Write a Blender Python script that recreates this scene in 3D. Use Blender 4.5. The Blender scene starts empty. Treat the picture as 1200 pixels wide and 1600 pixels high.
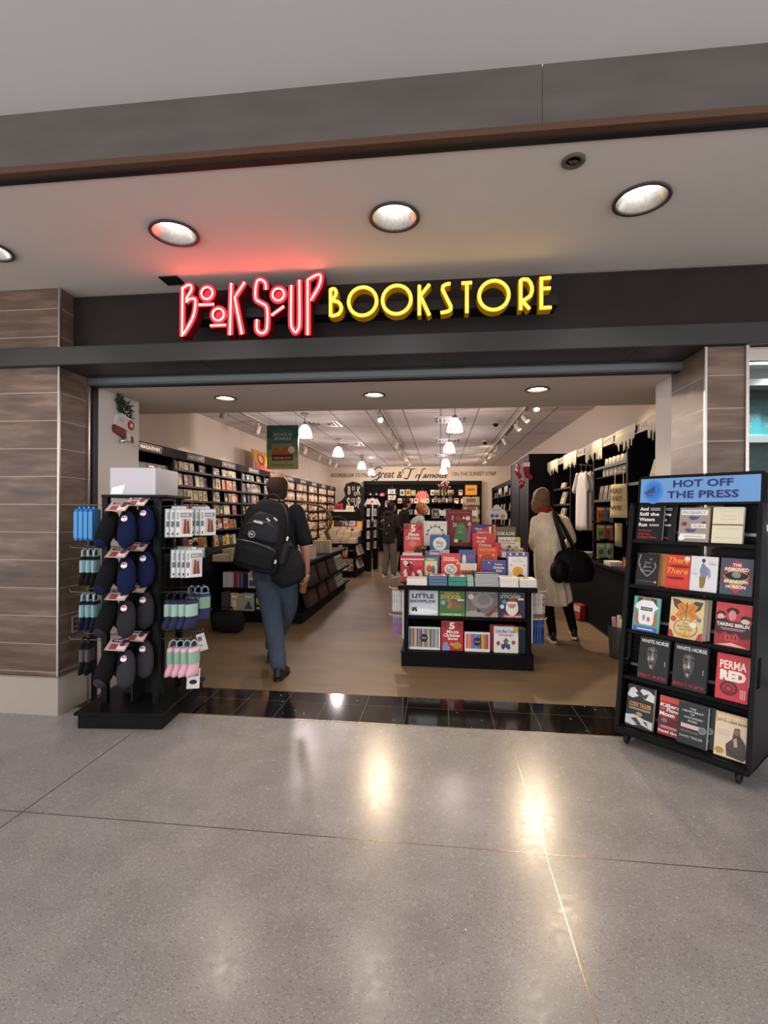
import bpy, math, random
from mathutils import Vector, Matrix, Euler
from math import pi, sin, cos, radians as rad

random.seed(7)
S = bpy.context.scene
COL = S.collection

# ------------------------------------------------------------------ camera
cd = bpy.data.cameras.new('camera'); cam = bpy.data.objects.new('camera', cd); COL.objects.link(cam)
cam.location = (0, 0, 1.44)
_yaw, _roll, _pitch = .1135, .005, -.0002
_f = Vector((-sin(_yaw)*cos(_pitch), cos(_yaw)*cos(_pitch), sin(_pitch)))
_r = Vector((cos(_yaw), sin(_yaw), 0)); _u = _r.cross(_f)
_r2 = _r*cos(_roll)+_u*sin(_roll); _u2 = -_r*sin(_roll)+_u*cos(_roll)
_m = Matrix((_r2, _u2, -_f)).transposed()
cam.rotation_euler = _m.to_euler()
cd.sensor_fit = 'VERTICAL'; cd.sensor_height = 36; cd.lens = 36*770/1600; cd.clip_end = 200; cd.clip_start = .05
S.camera = cam

# ------------------------------------------------------------------ light and exposure
S.view_settings.view_transform = 'Standard'; S.view_settings.look = 'None'
S.view_settings.gamma = 1; S.view_settings.exposure = 0.0
S.view_settings.use_curve_mapping = False
W = bpy.data.worlds.new('world'); S.world = W; W.use_nodes = True
W.node_tree.nodes['Background'].inputs[0].default_value = (.92, .90, .92, 1)
W.node_tree.nodes['Background'].inputs[1].default_value = 2.7
S.cycles.use_denoising = True
S.cycles.max_bounces = 7; S.cycles.diffuse_bounces = 4; S.cycles.glossy_bounces = 4; S.cycles.transmission_bounces = 6
S.cycles.sample_clamp_indirect = 4; S.cycles.caustics_reflective = False; S.cycles.caustics_refractive = False

def lamp(kind, name, loc, power, color, size=.1, aim=None, angle=100, blend=.6, parent=None):
    d = bpy.data.lights.new(name, kind); d.energy = power; d.color = color
    if kind == 'AREA': d.shape = 'DISK'; d.size = size
    else: d.shadow_soft_size = size
    if kind == 'SPOT': d.spot_size = rad(angle); d.spot_blend = blend
    o = bpy.data.objects.new(name, d); COL.objects.link(o); o.location = loc
    if aim is not None:
        o.rotation_euler = (Vector(aim)-Vector(loc)).to_track_quat('-Z', 'Y').to_euler()
    if parent: o.parent = parent
    return o

# ------------------------------------------------------------------ materials
_M = {}
def mat(col, rough=.6, metal=0., emit=0., spec=.35, alpha=None, trans=0., coat=0.):
    col = tuple(col[:3]); key = (col, rough, metal, emit, spec, trans, coat)
    if key in _M: return _M[key]
    m = bpy.data.materials.new('surface'); m.use_nodes = True; b = m.node_tree.nodes['Principled BSDF']
    b.inputs['Base Color'].default_value = (*col, 1); b.inputs['Roughness'].default_value = rough
    b.inputs['Metallic'].default_value = metal; b.inputs['Specular IOR Level'].default_value = spec
    b.inputs['Transmission Weight'].default_value = trans; b.inputs['Coat Weight'].default_value = coat
    if trans: b.inputs['IOR'].default_value = 1.2
    if emit: b.inputs['Emission Color'].default_value = (*col, 1); b.inputs['Emission Strength'].default_value = emit
    _M[key] = m; return m
def hexc(h):
    def l(c): c = c/255; return c/12.92 if c <= .04045 else ((c+.055)/1.055)**2.4
    return tuple(round(l(int(h[i:i+2], 16)), 4) for i in (0, 2, 4))
def hm(h, rough=.6, **k): return mat(hexc(h), rough, **k)

class NT:
    """small helper around a node material"""
    def __init__(s, name):
        s.m = bpy.data.materials.new(name); s.m.use_nodes = True; s.t = s.m.node_tree; s.b = s.t.nodes['Principled BSDF']
    def n(s, typ, **k):
        x = s.t.nodes.new(typ)
        for a, v in k.items():
            if a.startswith('i_'):
                key = a[2:]; key = int(key) if key.isdigit() else key.replace('_', ' ')
                if isinstance(v, bpy.types.NodeSocket): s.t.links.new(v, x.inputs[key])
                else: x.inputs[key].default_value = v
            else: setattr(x, a, v)
        return x
    def L(s, a, b): s.t.links.new(a, b)
    def math(s, op, a, b=0.): return s.n('ShaderNodeMath', operation=op, i_0=a, i_1=b).outputs[0]
    def mix(s, fac, a, b):
        x = s.t.nodes.new('ShaderNodeMix'); x.data_type = 'RGBA'
        for i, v in ((0, fac), (6, a), (7, b)):
            if isinstance(v, bpy.types.NodeSocket): s.t.links.new(v, x.inputs[i])
            else: x.inputs[i].default_value = v if i == 0 else (*v[:3], 1)
        return x.outputs[2]
    def obj(s, scale=(1, 1, 1)):
        tc = s.n('ShaderNodeTexCoord'); mp = s.n('ShaderNodeMapping'); s.L(tc.outputs['Object'], mp.inputs[0]); mp.inputs[3].default_value = scale
        return mp.outputs[0]
    def noise(s, vec, scale, detail=3., rough=.5): return s.n('ShaderNodeTexNoise', i_Vector=vec, i_Scale=scale, i_Detail=detail, i_Roughness=rough).outputs[0]
    def ramp(s, fac, *stops):
        x = s.t.nodes.new('ShaderNodeValToRGB'); s.L(fac, x.inputs[0]); e = x.color_ramp.elements
        while len(e) > len(stops): e.remove(e[-1])
        while len(e) < len(stops): e.new(.5)
        for q, (p, c) in zip(e, stops): q.position = p; q.color = (*c, 1) if not isinstance(c, (int, float)) else (c, c, c, 1)
        return x.outputs[0]
    def bump(s, h, strength=.2, dist=.01):
        x = s.n('ShaderNodeBump', i_Height=h, i_Strength=strength, i_Distance=dist); s.L(x.outputs[0], s.b.inputs['Normal'])
    def set(s, **k):
        for a, v in k.items():
            i = s.b.inputs[a.replace('_', ' ')]
            if isinstance(v, bpy.types.NodeSocket): s.L(v, i)
            else: i.default_value = (*v, 1) if isinstance(v, tuple) and len(v) == 3 else v
        return s.m

# ------------------------------------------------------------------ mesh builder
def frame(o, x, y, z): return Matrix(((x[0], y[0], z[0], o[0]), (x[1], y[1], z[1], o[1]), (x[2], y[2], z[2], o[2]), (0, 0, 0, 1)))
def TR(x=0, y=0, z=0, rz=0, rx=0, ry=0, s=1):
    return Matrix.Translation((x, y, z)) @ Euler((rx, ry, rz)).to_matrix().to_4x4() @ Matrix.Scale(s, 4)
class MB:
    def __init__(s): s.v = []; s.f = []; s.mi = []; s.ms = []; s.sm = []; s.T = None
    def mid(s, m):
        if m not in s.ms: s.ms.append(m)
        return s.ms.index(m)
    def add(s, vs, fs, m, smooth=False, T=None):
        b = len(s.v); i = s.mid(m)
        for p in vs:
            p = Vector(p)
            if T is not None: p = T @ p
            if s.T is not None: p = s.T @ p
            s.v.append(tuple(p))
        for f in fs: s.f.append([b+k for k in f]); s.mi.append(i); s.sm.append(smooth)
        return s
    def box(s, x0, x1, y0, y1, z0, z1, m, T=None):
        return s.add([(x0,y0,z0),(x1,y0,z0),(x1,y1,z0),(x0,y1,z0),(x0,y0,z1),(x1,y0,z1),(x1,y1,z1),(x0,y1,z1)],
                     [(0,3,2,1),(4,5,6,7),(0,1,5,4),(1,2,6,5),(2,3,7,6),(3,0,4,7)], m, False, T)
    def cbox(s, x0, x1, y0, y1, z0, z1, m, c=.005, T=None):
        """box with chamfered edges"""
        vs = []; fs = []
        X, Y, Z = (x0, x1), (y0, y1), (z0, z1); idx = {}
        for i in (0, 1):
            for j in (0, 1):
                for k in (0, 1):
                    sx, sy, sz = (1-2*i)*c, (1-2*j)*c, (1-2*k)*c
                    for a, p in enumerate(((X[i], Y[j]+sy, Z[k]+sz), (X[i]+sx, Y[j], Z[k]+sz), (X[i]+sx, Y[j]+sy, Z[k]))):
                        idx[(i, j, k, a)] = len(vs); vs.append(p)
        for i in (0, 1):
            q = [idx[(i, j, k, 0)] for j, k in ((0, 0), (1, 0), (1, 1), (0, 1))]; fs.append(q if i else q[::-1])
            q = [idx[(j, i, k, 1)] for j, k in ((0, 0), (1, 0), (1, 1), (0, 1))]; fs.append(q[::-1] if i else q)
            q = [idx[(j, k, i, 2)] for j, k in ((0, 0), (1, 0), (1, 1), (0, 1))]; fs.append(q if i else q[::-1])
        for i in (0, 1):
            for j in (0, 1):
                fs.append([idx[(i, j, 0, 0)], idx[(i, j, 1, 0)], idx[(i, j, 1, 1)], idx[(i, j, 0, 1)]])
                fs.append([idx[(i, 0, j, 0)], idx[(i, 1, j, 0)], idx[(i, 1, j, 2)], idx[(i, 0, j, 2)]])
                fs.append([idx[(0, i, j, 1)], idx[(1, i, j, 1)], idx[(1, i, j, 2)], idx[(0, i, j, 2)]])
                for k in (0, 1): fs.append([idx[(i, j, k, 0)], idx[(i, j, k, 1)], idx[(i, j, k, 2)]])
        return s.add(vs, fs, m, False, T)
    def quad(s, a, b, c, d, m, T=None): return s.add([a, b, c, d], [(0, 1, 2, 3)], m, False, T)
    def prism(s, poly, z0, z1, m, T=None, smooth=False, caps=True):
        n = len(poly)
        vs = [(x, y, z0) for x, y in poly]+[(x, y, z1) for x, y in poly]
        fs = [(i, (i+1) % n, n+(i+1) % n, n+i) for i in range(n)]
        s.add(vs, fs, m, smooth, T)
        if caps: s.add(vs, [tuple(range(n))[::-1], tuple(range(n, 2*n))], m, False, T)
        return s
    def lathe(s, prof, m, n=16, T=None, smooth=True, caps=True):
        vs = [(r*cos(2*pi*k/n), r*sin(2*pi*k/n), z) for r, z in prof for k in range(n)]
        fs = [(i*n+k, i*n+(k+1) % n, (i+1)*n+(k+1) % n, (i+1)*n+k) for i in range(len(prof)-1) for k in range(n)]
        if prof[0] == prof[-1]: caps = False
        if caps and prof[0][0] > 1e-6: fs.append(tuple(range(n))[::-1])
        if caps and prof[-1][0] > 1e-6: fs.append(tuple(range((len(prof)-1)*n, len(prof)*n)))
        return s.add(vs, fs, m, smooth, T)
    def cyl(s, r, z0, z1, m, n=16, T=None): return s.lathe([(r, z0), (r, z1)], m, n, T, n > 8)
    def ell(s, c, r, m, n=14, T=None):
        k = max(6, n*2//3)
        M2 = Matrix.Translation(c) @ Matrix.Diagonal((*((r,)*3 if isinstance(r, (int, float)) else r), 1))
        if T is not None: M2 = T @ M2
        return s.lathe([(max(1e-7, sin(pi*i/k)), -cos(pi*i/k)) for i in range(k+1)], m, n, M2)
    def loft(s, rings, m, T=None, smooth=True, caps=True, closed=True):
        n = len(rings[0]); vs = [p for r in rings for p in r]
        e = n if closed else n-1
        fs = [(i*n+k, i*n+(k+1) % n, (i+1)*n+(k+1) % n, (i+1)*n+k) for i in range(len(rings)-1) for k in range(e)]
        if caps and closed: fs += [tuple(range(n))[::-1], tuple(range((len(rings)-1)*n, len(rings)*n))]
        return s.add(vs, fs, m, smooth, T)
    def tube(s, pts, r, m, n=8, closed=False, T=None, caps=True, flat=None):
        P = [Vector(p) for p in pts]; N = len(P); rs = r if isinstance(r, (list, tuple)) else [r]*N
        rings = []; prev = None
        for i, p in enumerate(P):
            if closed: t = (P[(i+1) % N]-P[i-1])
            else: t = (P[min(i+1, N-1)]-P[max(i-1, 0)])
            t.normalize()
            if prev is None:
                a = Vector((0, 0, 1)) if abs(t.z) < .9 else Vector((1, 0, 0)); u = t.cross(a).normalized()
            else: u = (prev-t*prev.dot(t)); u = u.normalized() if u.length > 1e-6 else t.orthogonal().normalized()
            w = t.cross(u); prev = u; fl = flat or 1
            rings.append([tuple(p+(u*cos(2*pi*k/n)+w*sin(2*pi*k/n)*fl)*rs[i]) for k in range(n)])
        if closed: rings.append(rings[0])
        return s.loft(rings, m, T, n > 4, caps and not closed)
    def path(s, path2d, w, d, m, closed=False, T=None):
        """flat ribbon of width w along a 2-D path in xz, from y=0 to y=-d (channel letter strokes)"""
        P = [Vector(p) for p in path2d]; N = len(P); L = []; R = []
        for i in range(N):
            if closed: a, b = P[i-1], P[(i+1) % N]
            else: a, b = P[max(i-1, 0)], P[min(i+1, N-1)]
            t1 = (P[i]-a).normalized() if (P[i]-a).length else None; t2 = (b-P[i]).normalized() if (b-P[i]).length else None
            t1 = t1 or t2; t2 = t2 or t1
            t = (t1+t2); t = t.normalized() if t.length > .1 else t2
            nrm = Vector((-t.y, t.x)); k = 1/max(.45, t.dot(t1))
            L.append(P[i]+nrm*w/2*k); R.append(P[i]-nrm*w/2*k)
        idx = range(N if closed else N-1)
        vs = [(p.x, y, p.y) for y in (-d, 0) for p in L]+[(p.x, y, p.y) for y in (-d, 0) for p in R]
        fs = []
        for i in idx:
            j = (i+1) % N
            fs += [(i, 2*N+i, 2*N+j, j), (N+i, N+j, 3*N+j, 3*N+i), (i, j, N+j, N+i), (2*N+i, 3*N+i, 3*N+j, 2*N+j)]
        if not closed: fs += [(0, N, 3*N, 2*N), (N-1, 3*N-1, 4*N-1, 2*N-1)]
        return s.add(vs, fs, m, False, T)
    def build(s, name, parent=None, loc=None, rz=None, bevel=None):
        me = bpy.data.meshes.new(name); me.from_pydata(s.v, [], s.f)
        for m in s.ms: me.materials.append(m)
        me.polygons.foreach_set('material_index', s.mi); me.polygons.foreach_set('use_smooth', s.sm); me.update()
        o = bpy.data.objects.new(name, me); COL.objects.link(o)
        if parent: o.parent = parent; KIDS.setdefault(parent.name, []).append(o)
        if loc: o.location = loc
        if rz: o.rotation_euler = (0, 0, rz)
        if bevel:
            b = o.modifiers.new('bevel', 'BEVEL'); b.width = bevel; b.segments = 2; b.limit_method = 'ANGLE'
        return o

def tag(o, label, cat, group=None):
    o['label'] = label; o['category'] = cat
    if group: o['group'] = group
    return o
def thing(name, label, cat, loc=(0, 0, 0), rz=0, group=None):
    o = bpy.data.objects.new(name, None); COL.objects.link(o); o.location = loc; o.rotation_euler = (0, 0, rz); o.empty_display_size = .1
    return tag(o, label, cat, group)
def struct(name, mb, label=None):
    o = mb.build(name); o['kind'] = 'structure'
    if label: o['label'] = label
    return o
def dup(o, loc=None, rz=None, label=None, group=None, parent=None):
    c = o.copy(); COL.objects.link(c)
    if parent is not None: c.parent = parent
    if loc is not None: c.location = loc
    if rz is not None: c.rotation_euler = (0, 0, rz) if isinstance(rz, (int, float)) else rz
    if label: c['label'] = label
    if group: c['group'] = group
    for ch in KIDS.get(o.name, ()):
        k = dup(ch, parent=c); KIDS.setdefault(c.name, []).append(k)
    return c
KIDS = {}
def kids(o, *cs):
    KIDS[o.name] = list(cs); return o
ORD = ['first', 'second', 'third', 'fourth', 'fifth', 'sixth', 'seventh', 'eighth', 'ninth', 'tenth', 'eleventh', 'twelfth', 'thirteenth', 'fourteenth',
       'fifteenth', 'sixteenth', 'seventeenth', 'eighteenth', 'nineteenth', 'twentieth']

# text as flat mesh
_TC = {}
def text2d(txt, bold=0., shear=0., res=2):
    key = (txt, bold, shear, res)
    if key in _TC: return _TC[key]
    c = bpy.data.curves.new('lettering', 'FONT'); c.body = txt; c.size = 1; c.offset = bold; c.shear = shear; c.resolution_u = res; c.align_x = 'LEFT'
    o = bpy.data.objects.new('lettering', c); me = o.to_mesh()
    v = [(p.co.x, p.co.y) for p in me.vertices]; f = [tuple(p.vertices) for p in me.polygons]
    o.to_mesh_clear(); bpy.data.objects.remove(o); bpy.data.curves.remove(c)
    if v:
        x0 = min(p[0] for p in v); x1 = max(p[0] for p in v); y0 = min(p[1] for p in v); y1 = max(p[1] for p in v)
    else: x0 = y0 = 0; x1 = y1 = 1
    _TC[key] = (v, f, x0, x1, y0, y1); return _TC[key]
def add_text(mb, txt, x0, x1, y0, y1, m, T, bold=0., shear=0., z=0., res=2):
    """lettering fitted to the rectangle x0..x1, y0..y1 of the plane T (T maps (x, y, z) -> space)"""
    v, f, a, b, c, d = text2d(txt, bold, shear, res); sx = (x1-x0)/(b-a); sy = (y1-y0)/(d-c)
    mb.add([(x0+(p[0]-a)*sx, y0+(p[1]-c)*sy, z) for p in v], f, m, False, T)
def circ(cx, cy, rx, ry=None, n=20, a0=0, a1=2*pi):
    ry = rx if ry is None else ry; e = n if abs(a1-a0-2*pi) < 1e-6 else n+1
    return [(cx+rx*cos(a0+(a1-a0)*k/n), cy+ry*sin(a0+(a1-a0)*k/n)) for k in range(e)]
def art(mb, spec, w, h, T, r=.45, dz=.0003):
    """flat printed design: shapes in cover units (0..1, 0..1) laid on plane T of size w x h"""
    z = dz
    for s in spec:
        k = s[0]
        m = hm(s[-1], r) if isinstance(s[-1], str) else s[-1]
        if k == 'r': x0, y0, x1, y1 = s[1:5]; pts = [(x0, y0), (x1, y0), (x1, y1), (x0, y1)]
        elif k == 'e': pts = circ(s[1], s[2], s[3], s[4], 18)
        elif k == 'p': pts = s[1]
        elif k == 't':
            add_text(mb, s[1], s[2]*w, s[4]*w, s[3]*h, s[5]*h, m, T, bold=s[6] if len(s) > 7 else 0, shear=s[7] if len(s) > 8 else 0, z=z); z += dz; continue
        elif k == 'l':       # polyline stroke: pts, width
            P = s[1]; wd = s[2]
            for a, b in zip(P, P[1:]):
                d = Vector(((b[0]-a[0])*w, (b[1]-a[1])*h)); L = d.length
                if L < 1e-6: continue
                nn = Vector((-d.y, d.x))/L*wd/2*w; A = Vector((a[0]*w, a[1]*h)); B = Vector((b[0]*w, b[1]*h))
                mb.add([(*(A+nn), z), (*(A-nn), z), (*(B-nn), z), (*(B+nn), z)], [(0, 1, 2, 3)], m, False, T)
            z += dz; continue
        mb.add([(x*w, y*h, z) for x, y in pts], [tuple(range(len(pts)))], m, False, T); z += dz
# ------------------------------------------------------------------ surface materials
def m_terrazzo():
    t = NT('terrazzo'); v = t.obj()
    base = t.ramp(t.noise(v, 5, 4), (.3, hexc('8c8786')), (.7, hexc('9d9897')))
    vs = t.obj((1, 1.6, 1))
    fl = t.n('ShaderNodeTexVoronoi', i_Vector=vs, i_Scale=120.); sep = t.n('ShaderNodeSeparateColor', i_Color=fl.outputs['Color'])
    dark = t.math('MULTIPLY', t.math('LESS_THAN', sep.outputs[0], .16), t.math('LESS_THAN', fl.outputs['Distance'], .42))
    lite = t.math('MULTIPLY', t.math('GREATER_THAN', sep.outputs[0], .82), t.math('LESS_THAN', fl.outputs['Distance'], .4))
    fn = t.n('ShaderNodeTexVoronoi', i_Vector=v, i_Scale=330.); sf = t.n('ShaderNodeSeparateColor', i_Color=fn.outputs['Color'])
    c = t.mix(t.math('MULTIPLY', sf.outputs[1], .5), base, hexc('7c7776'))
    c = t.mix(t.math('MULTIPLY', dark, .55), c, hexc('5a5452')); c = t.mix(t.math('MULTIPLY', lite, .45), c, hexc('c8c0ba'))
    sp = t.n('ShaderNodeTexVoronoi', i_Vector=v, i_Scale=9.); s2 = t.n('ShaderNodeSeparateColor', i_Color=sp.outputs['Color'])
    c = t.mix(t.math('MULTIPLY', t.math('LESS_THAN', sp.outputs['Distance'], .035), t.math('GREATER_THAN', s2.outputs[0], .75)), c, hexc('d8d2ca'))
    r = t.ramp(t.noise(v, 30, 2), (.3, .21), (.7, .28))
    return t.set(Base_Color=c, Roughness=r, Specular_IOR_Level=.42)
def m_plank(z0, dz, side=False):
    """horizontal wood-look porcelain courses with pale joints"""
    t = NT('wood_look_tile'); tc = t.n('ShaderNodeTexCoord'); sx = t.n('ShaderNodeSeparateXYZ', i_Vector=tc.outputs['Object'])
    h = t.math('ADD', sx.outputs[0], t.math('MULTIPLY', sx.outputs[1], 1.3)); z = t.math('DIVIDE', t.math('SUBTRACT', sx.outputs[2], z0), dz)
    row = t.math('FLOOR', z); fr = t.math('FRACT', z)
    joint = t.math('ADD', t.math('LESS_THAN', fr, .012), t.math('GREATER_THAN', fr, .99))
    cb = t.n('ShaderNodeCombineXYZ', i_0=t.math('MULTIPLY', h, 3.), i_1=t.math('MULTIPLY', row, 7.3), i_2=t.math('MULTIPLY', sx.outputs[2], 19))
    n1 = t.noise(cb.outputs[0], 1, 3, .5)
    c2 = t.n('ShaderNodeCombineXYZ', i_0=t.math('MULTIPLY', h, 2.), i_1=t.math('MULTIPLY', row, 3.1), i_2=t.math('MULTIPLY', sx.outputs[2], 6))
    n2 = t.noise(c2.outputs[0], 1, 3)
    k = t.math('ADD', t.math('MULTIPLY', n1, .7), t.math('MULTIPLY', n2, .4))
    c = t.ramp(k, (.36, hexc('46352a')), (.55, hexc('5f4b3c')), (.76, hexc('846e5e')))
    wn = t.n('ShaderNodeTexWhiteNoise', noise_dimensions='1D', i_W=row); c = t.mix(t.math('MULTIPLY', wn.outputs[0], .22), c, hexc('6a5850'))
    c = t.mix(joint, c, hexc('a99a8b'))
    return t.set(Base_Color=c, Roughness=.42, Specular_IOR_Level=.4)
def m_plaster(h, s=.03):
    t = NT('painted_plaster'); v = t.obj(); a = hexc(h); c = t.ramp(t.noise(v, 1.3, 3), (.3, tuple(x*(1-s) for x in a)), (.7, tuple(min(1, x*(1+s)) for x in a)))
    t.bump(t.noise(v, 160, 2), .12, .002)
    return t.set(Base_Color=c, Roughness=.85, Specular_IOR_Level=.25)
def m_brushed(h, rough=.35, metal=.9, sc=(1, 60, 60)):
    t = NT('brushed_metal'); n = t.noise(t.obj(sc), 3, 3); a = hexc(h)
    c = t.ramp(n, (.3, tuple(x*.88 for x in a)), (.7, tuple(min(1, x*1.1) for x in a)))
    return t.set(Base_Color=c, Metallic=metal, Roughness=rough)
def m_darkpanel(h, rough=.4, metal=.0):
    t = NT('dark_panel'); n = t.noise(t.obj(), 3, 3); a = hexc(h)
    return t.set(Base_Color=t.ramp(n, (.3, tuple(x*.9 for x in a)), (.7, tuple(x*1.1 for x in a))), Metallic=metal, Roughness=rough, Specular_IOR_Level=.14)
def m_granite():
    t = NT('black_granite_tile'); v = t.obj()
    mp = t.n('ShaderNodeMapping', i_Vector=v, i_Location=(1.764, -3.325, 0))
    br = t.n('ShaderNodeTexBrick', offset=0., i_Vector=mp.outputs[0], i_Scale=1., i_Mortar_Size=.0022, i_Mortar_Smooth=0., i_Brick_Width=.305, i_Row_Height=.305, i_Bias=0.)
    br.inputs['Color1'].default_value = (*hexc('120f0f'), 1); br.inputs['Color2'].default_value = (*hexc('1b1716'), 1); br.inputs['Mortar'].default_value = (*hexc('5d5650'), 1)
    vo = t.n('ShaderNodeTexVoronoi', i_Vector=v, i_Scale=13.); s = t.n('ShaderNodeSeparateColor', i_Color=vo.outputs['Color'])
    k = t.math('MULTIPLY', t.math('LESS_THAN', vo.outputs['Distance'], .06), t.math('GREATER_THAN', s.outputs[0], .55))
    return t.set(Base_Color=t.mix(k, br.outputs[0], hexc('e8e4e0')), Roughness=.1, Specular_IOR_Level=.5)
def m_storefloor():
    t = NT('tan_concrete'); n = t.noise(t.obj((.8, 2.2, 1)), 1.6, 4); c = t.ramp(n, (.3, hexc('66523d')), (.7, hexc('78634b')))
    c = t.mix(t.math('MULTIPLY', t.noise(t.obj((1, 2, 1)), 3, 2), .2), c, hexc('74604a'))
    return t.set(Base_Color=c, Roughness=.48, Specular_IOR_Level=.3)
def m_ceiltile():
    t = NT('ceiling_tile'); tc = t.n('ShaderNodeTexCoord'); sx = t.n('ShaderNodeSeparateXYZ', i_Vector=tc.outputs['Object'])
    def g(o, off, per, w):
        f = t.math('FRACT', t.math('DIVIDE', t.math('ADD', o, off), per)); return t.math('LESS_THAN', f, w/per)
    ln = t.math('MAXIMUM', g(sx.outputs[0], 20*.61+.012, .61, .024), g(sx.outputs[1], 40*1.22+.3, 1.22, .024))
    return t.set(Base_Color=t.mix(ln, hexc('dcd3cc'), hexc('978d86')), Roughness=.85, Specular_IOR_Level=.2)

PLANK = m_plank(.497-.1967*2, .1967)
WHITE = m_plaster('d6cec8'); CEIL = m_plaster('d0c8bf'); STOREWALL = m_plaster('d3c3b2'); STEEL = m_brushed('b9b1a8', .3)
BLACKP = m_darkpanel('2a2423', .5); DARKSTEEL = m_darkpanel('3c3b3b', .42, .2); SHUTTER = m_brushed('686d6d', .45, .4)
CHAN = hm('141212', .5)

# ------------------------------------------------------------------ concourse shell
b = MB(); b.box(-9, 9, -2.6, 3.325, -.2, 0, m_terrazzo()); struct('floor_concourse', b)
b = MB(); J = hm('3c3733', .5); JB = m_brushed('9a8d76', .22, .9)
def zstrip(x0, x1, y0, y1, m): b.box(x0, x1, y0, y1, -.01, .0008, m)
zstrip(.4475, .4515, -2.6, 3.3, JB); zstrip(-1.9745, -1.9705, -2.6, 2.96, J); zstrip(-9, -1.9745, 2.139, 2.143, J); zstrip(-1.9705, -.45, 2.139, 2.143, J); zstrip(-.45, .84, 2.139, 2.143, JB); zstrip(.84, 9, 2.139, 2.143, J)
struct('trim_1', b)
b = MB(); b.box(-2.66, 1.6, 3.325, 3.83, -.2, 0, m_granite()); struct('floor_threshold', b)
b = MB(); b.box(-2.66, 1.6, 3.318, 3.326, -.01, .003, m_brushed('b8ab90', .25)); struct('trim_2', b)
b = MB(); b.box(-4.4, 2.8, 3.83, 18.2, -.2, 0, m_storefloor()); struct('floor_store', b)
CW = 2.12
b = MB(); b.box(-9, 9, CW, 3.6, 3.0, 3.16, CEIL); struct('ceiling_front', b)
b = MB(); b.box(-9, 9, -2.6, CW-.05, 3.27, 3.4, m_plaster('d8d5d3')); struct('ceiling_concourse', b)
b = MB(); FA = m_brushed('66615c', .42, .35, (1, 1, 4))
b.box(-9, .405, CW-.05, CW-.012, 3.03, 3.27, FA); b.box(.407, 9, CW-.05, CW-.012, 3.03, 3.27, FA)
b.box(-9, 9, CW-.05, CW-.012, 3.0, 3.03, m_brushed('694e3e', .4, .5)); b.box(-9, 9, CW-.012, CW+.02, 2.992, 3.008, CHAN)
struct('trim_3', b)
# side columns
def corner_trim(x, y, z0, z1):
    b = MB(); b.box(x-.007, x+.007, y-.007, y+.007, z0, z1, STEEL); return b
b = MB(); b.box(-9, -2.66, 3.177, 3.56, .274, 3.0, PLANK); struct('wall_left_column', b)
b = MB(); BASEM = m_plaster('aaa093', .06); b.box(-9, -2.652, 3.169, 3.56, 0, .274, BASEM); b.box(-9, -2.648, 3.165, 3.56, .262, .274, hm('7d7368', .5)); struct('baseboard_left', b)
b = corner_trim(-2.66, 3.177, .274, 3.0); struct('trim_4', b)
b = MB(); b.box(1.58, 1.806, 3.16, 3.6, .274, 2.44, PLANK); struct('wall_right_column', b)
b = MB(); b.box(1.572, 1.812, 3.152, 3.6, 0, .274, BASEM); struct('baseboard_right', b)
b = corner_trim(1.58, 3.16, .274, 2.44); b.box(1.80, 1.818, 3.148, 3.166, .0, 2.44, STEEL); struct('trim_5', b)
# header panel, canopy, shutter box
b = MB(); b.box(-2.66, 9, 3.31, 3.6, 2.5, 3.0, BLACKP); b.box(-2.655, 9, 3.296, 3.31, 2.985, 3.0, STEEL); struct('wall_header', b)
b = MB(); b.cbox(-9, 9, 3.13, 3.44, 2.445, 2.572, DARKSTEEL, .004)
for x in (-1.6, .02, 1.2): b.box(x, x+.004, 3.135, 3.43, 2.4435, 2.446, CHAN)
struct('trim_6', b)
b = MB(); b.cbox(-2.66, 1.6, 3.44, 3.56, 2.385, 2.445, SHUTTER, .012); b.box(-2.66, 1.6, 3.475, 3.52, 2.379, 2.386, CHAN); struct('trim_7', b)
for i, (x0, x1) in enumerate(((-2.662, -2.648), (1.588, 1.602))):
    b = MB(); b.box(x0, x1, 3.5, 3.56, 0, 2.385, CHAN); b.box(x0, x1, 3.455, 3.47, 0, 2.385, STEEL); struct('trim_%d' % (8+i), b)
# tunnel side walls and soffit
b = MB(); b.box(-4.3, -2.655, 3.56, 4.09, 0, 2.40, WHITE); struct('wall_left_return', b)
b = MB(); b.box(1.6, 2.75, 3.56, 3.9, 0, 2.40, WHITE); struct('wall_right_return', b)
SOF = m_plaster('d6c8bc')
b = MB(); b.box(-4.3, 2.75, 3.56, 4.6, 2.40, 3.2, SOF); struct('ceiling_entrance_soffit', b)
# store shell
b = MB(); b.box(-4.3, -4.1, 4.09, 18.2, 0, 3.1, STOREWALL); struct('wall_left', b)
b = MB(); b.box(2.4, 2.6, 3.9, 18.2, 0, 3.1, STOREWALL); struct('wall_right', b)
b = MB(); b.box(-4.3, 2.6, 18.0, 18.2, 0, 3.1, STOREWALL); struct('wall_back', b)
b = MB(); b.box(-4.3, 2.6, 4.6, 18.2, 3.1, 3.25, m_ceiltile()); struct('ceiling_store', b)

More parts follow.
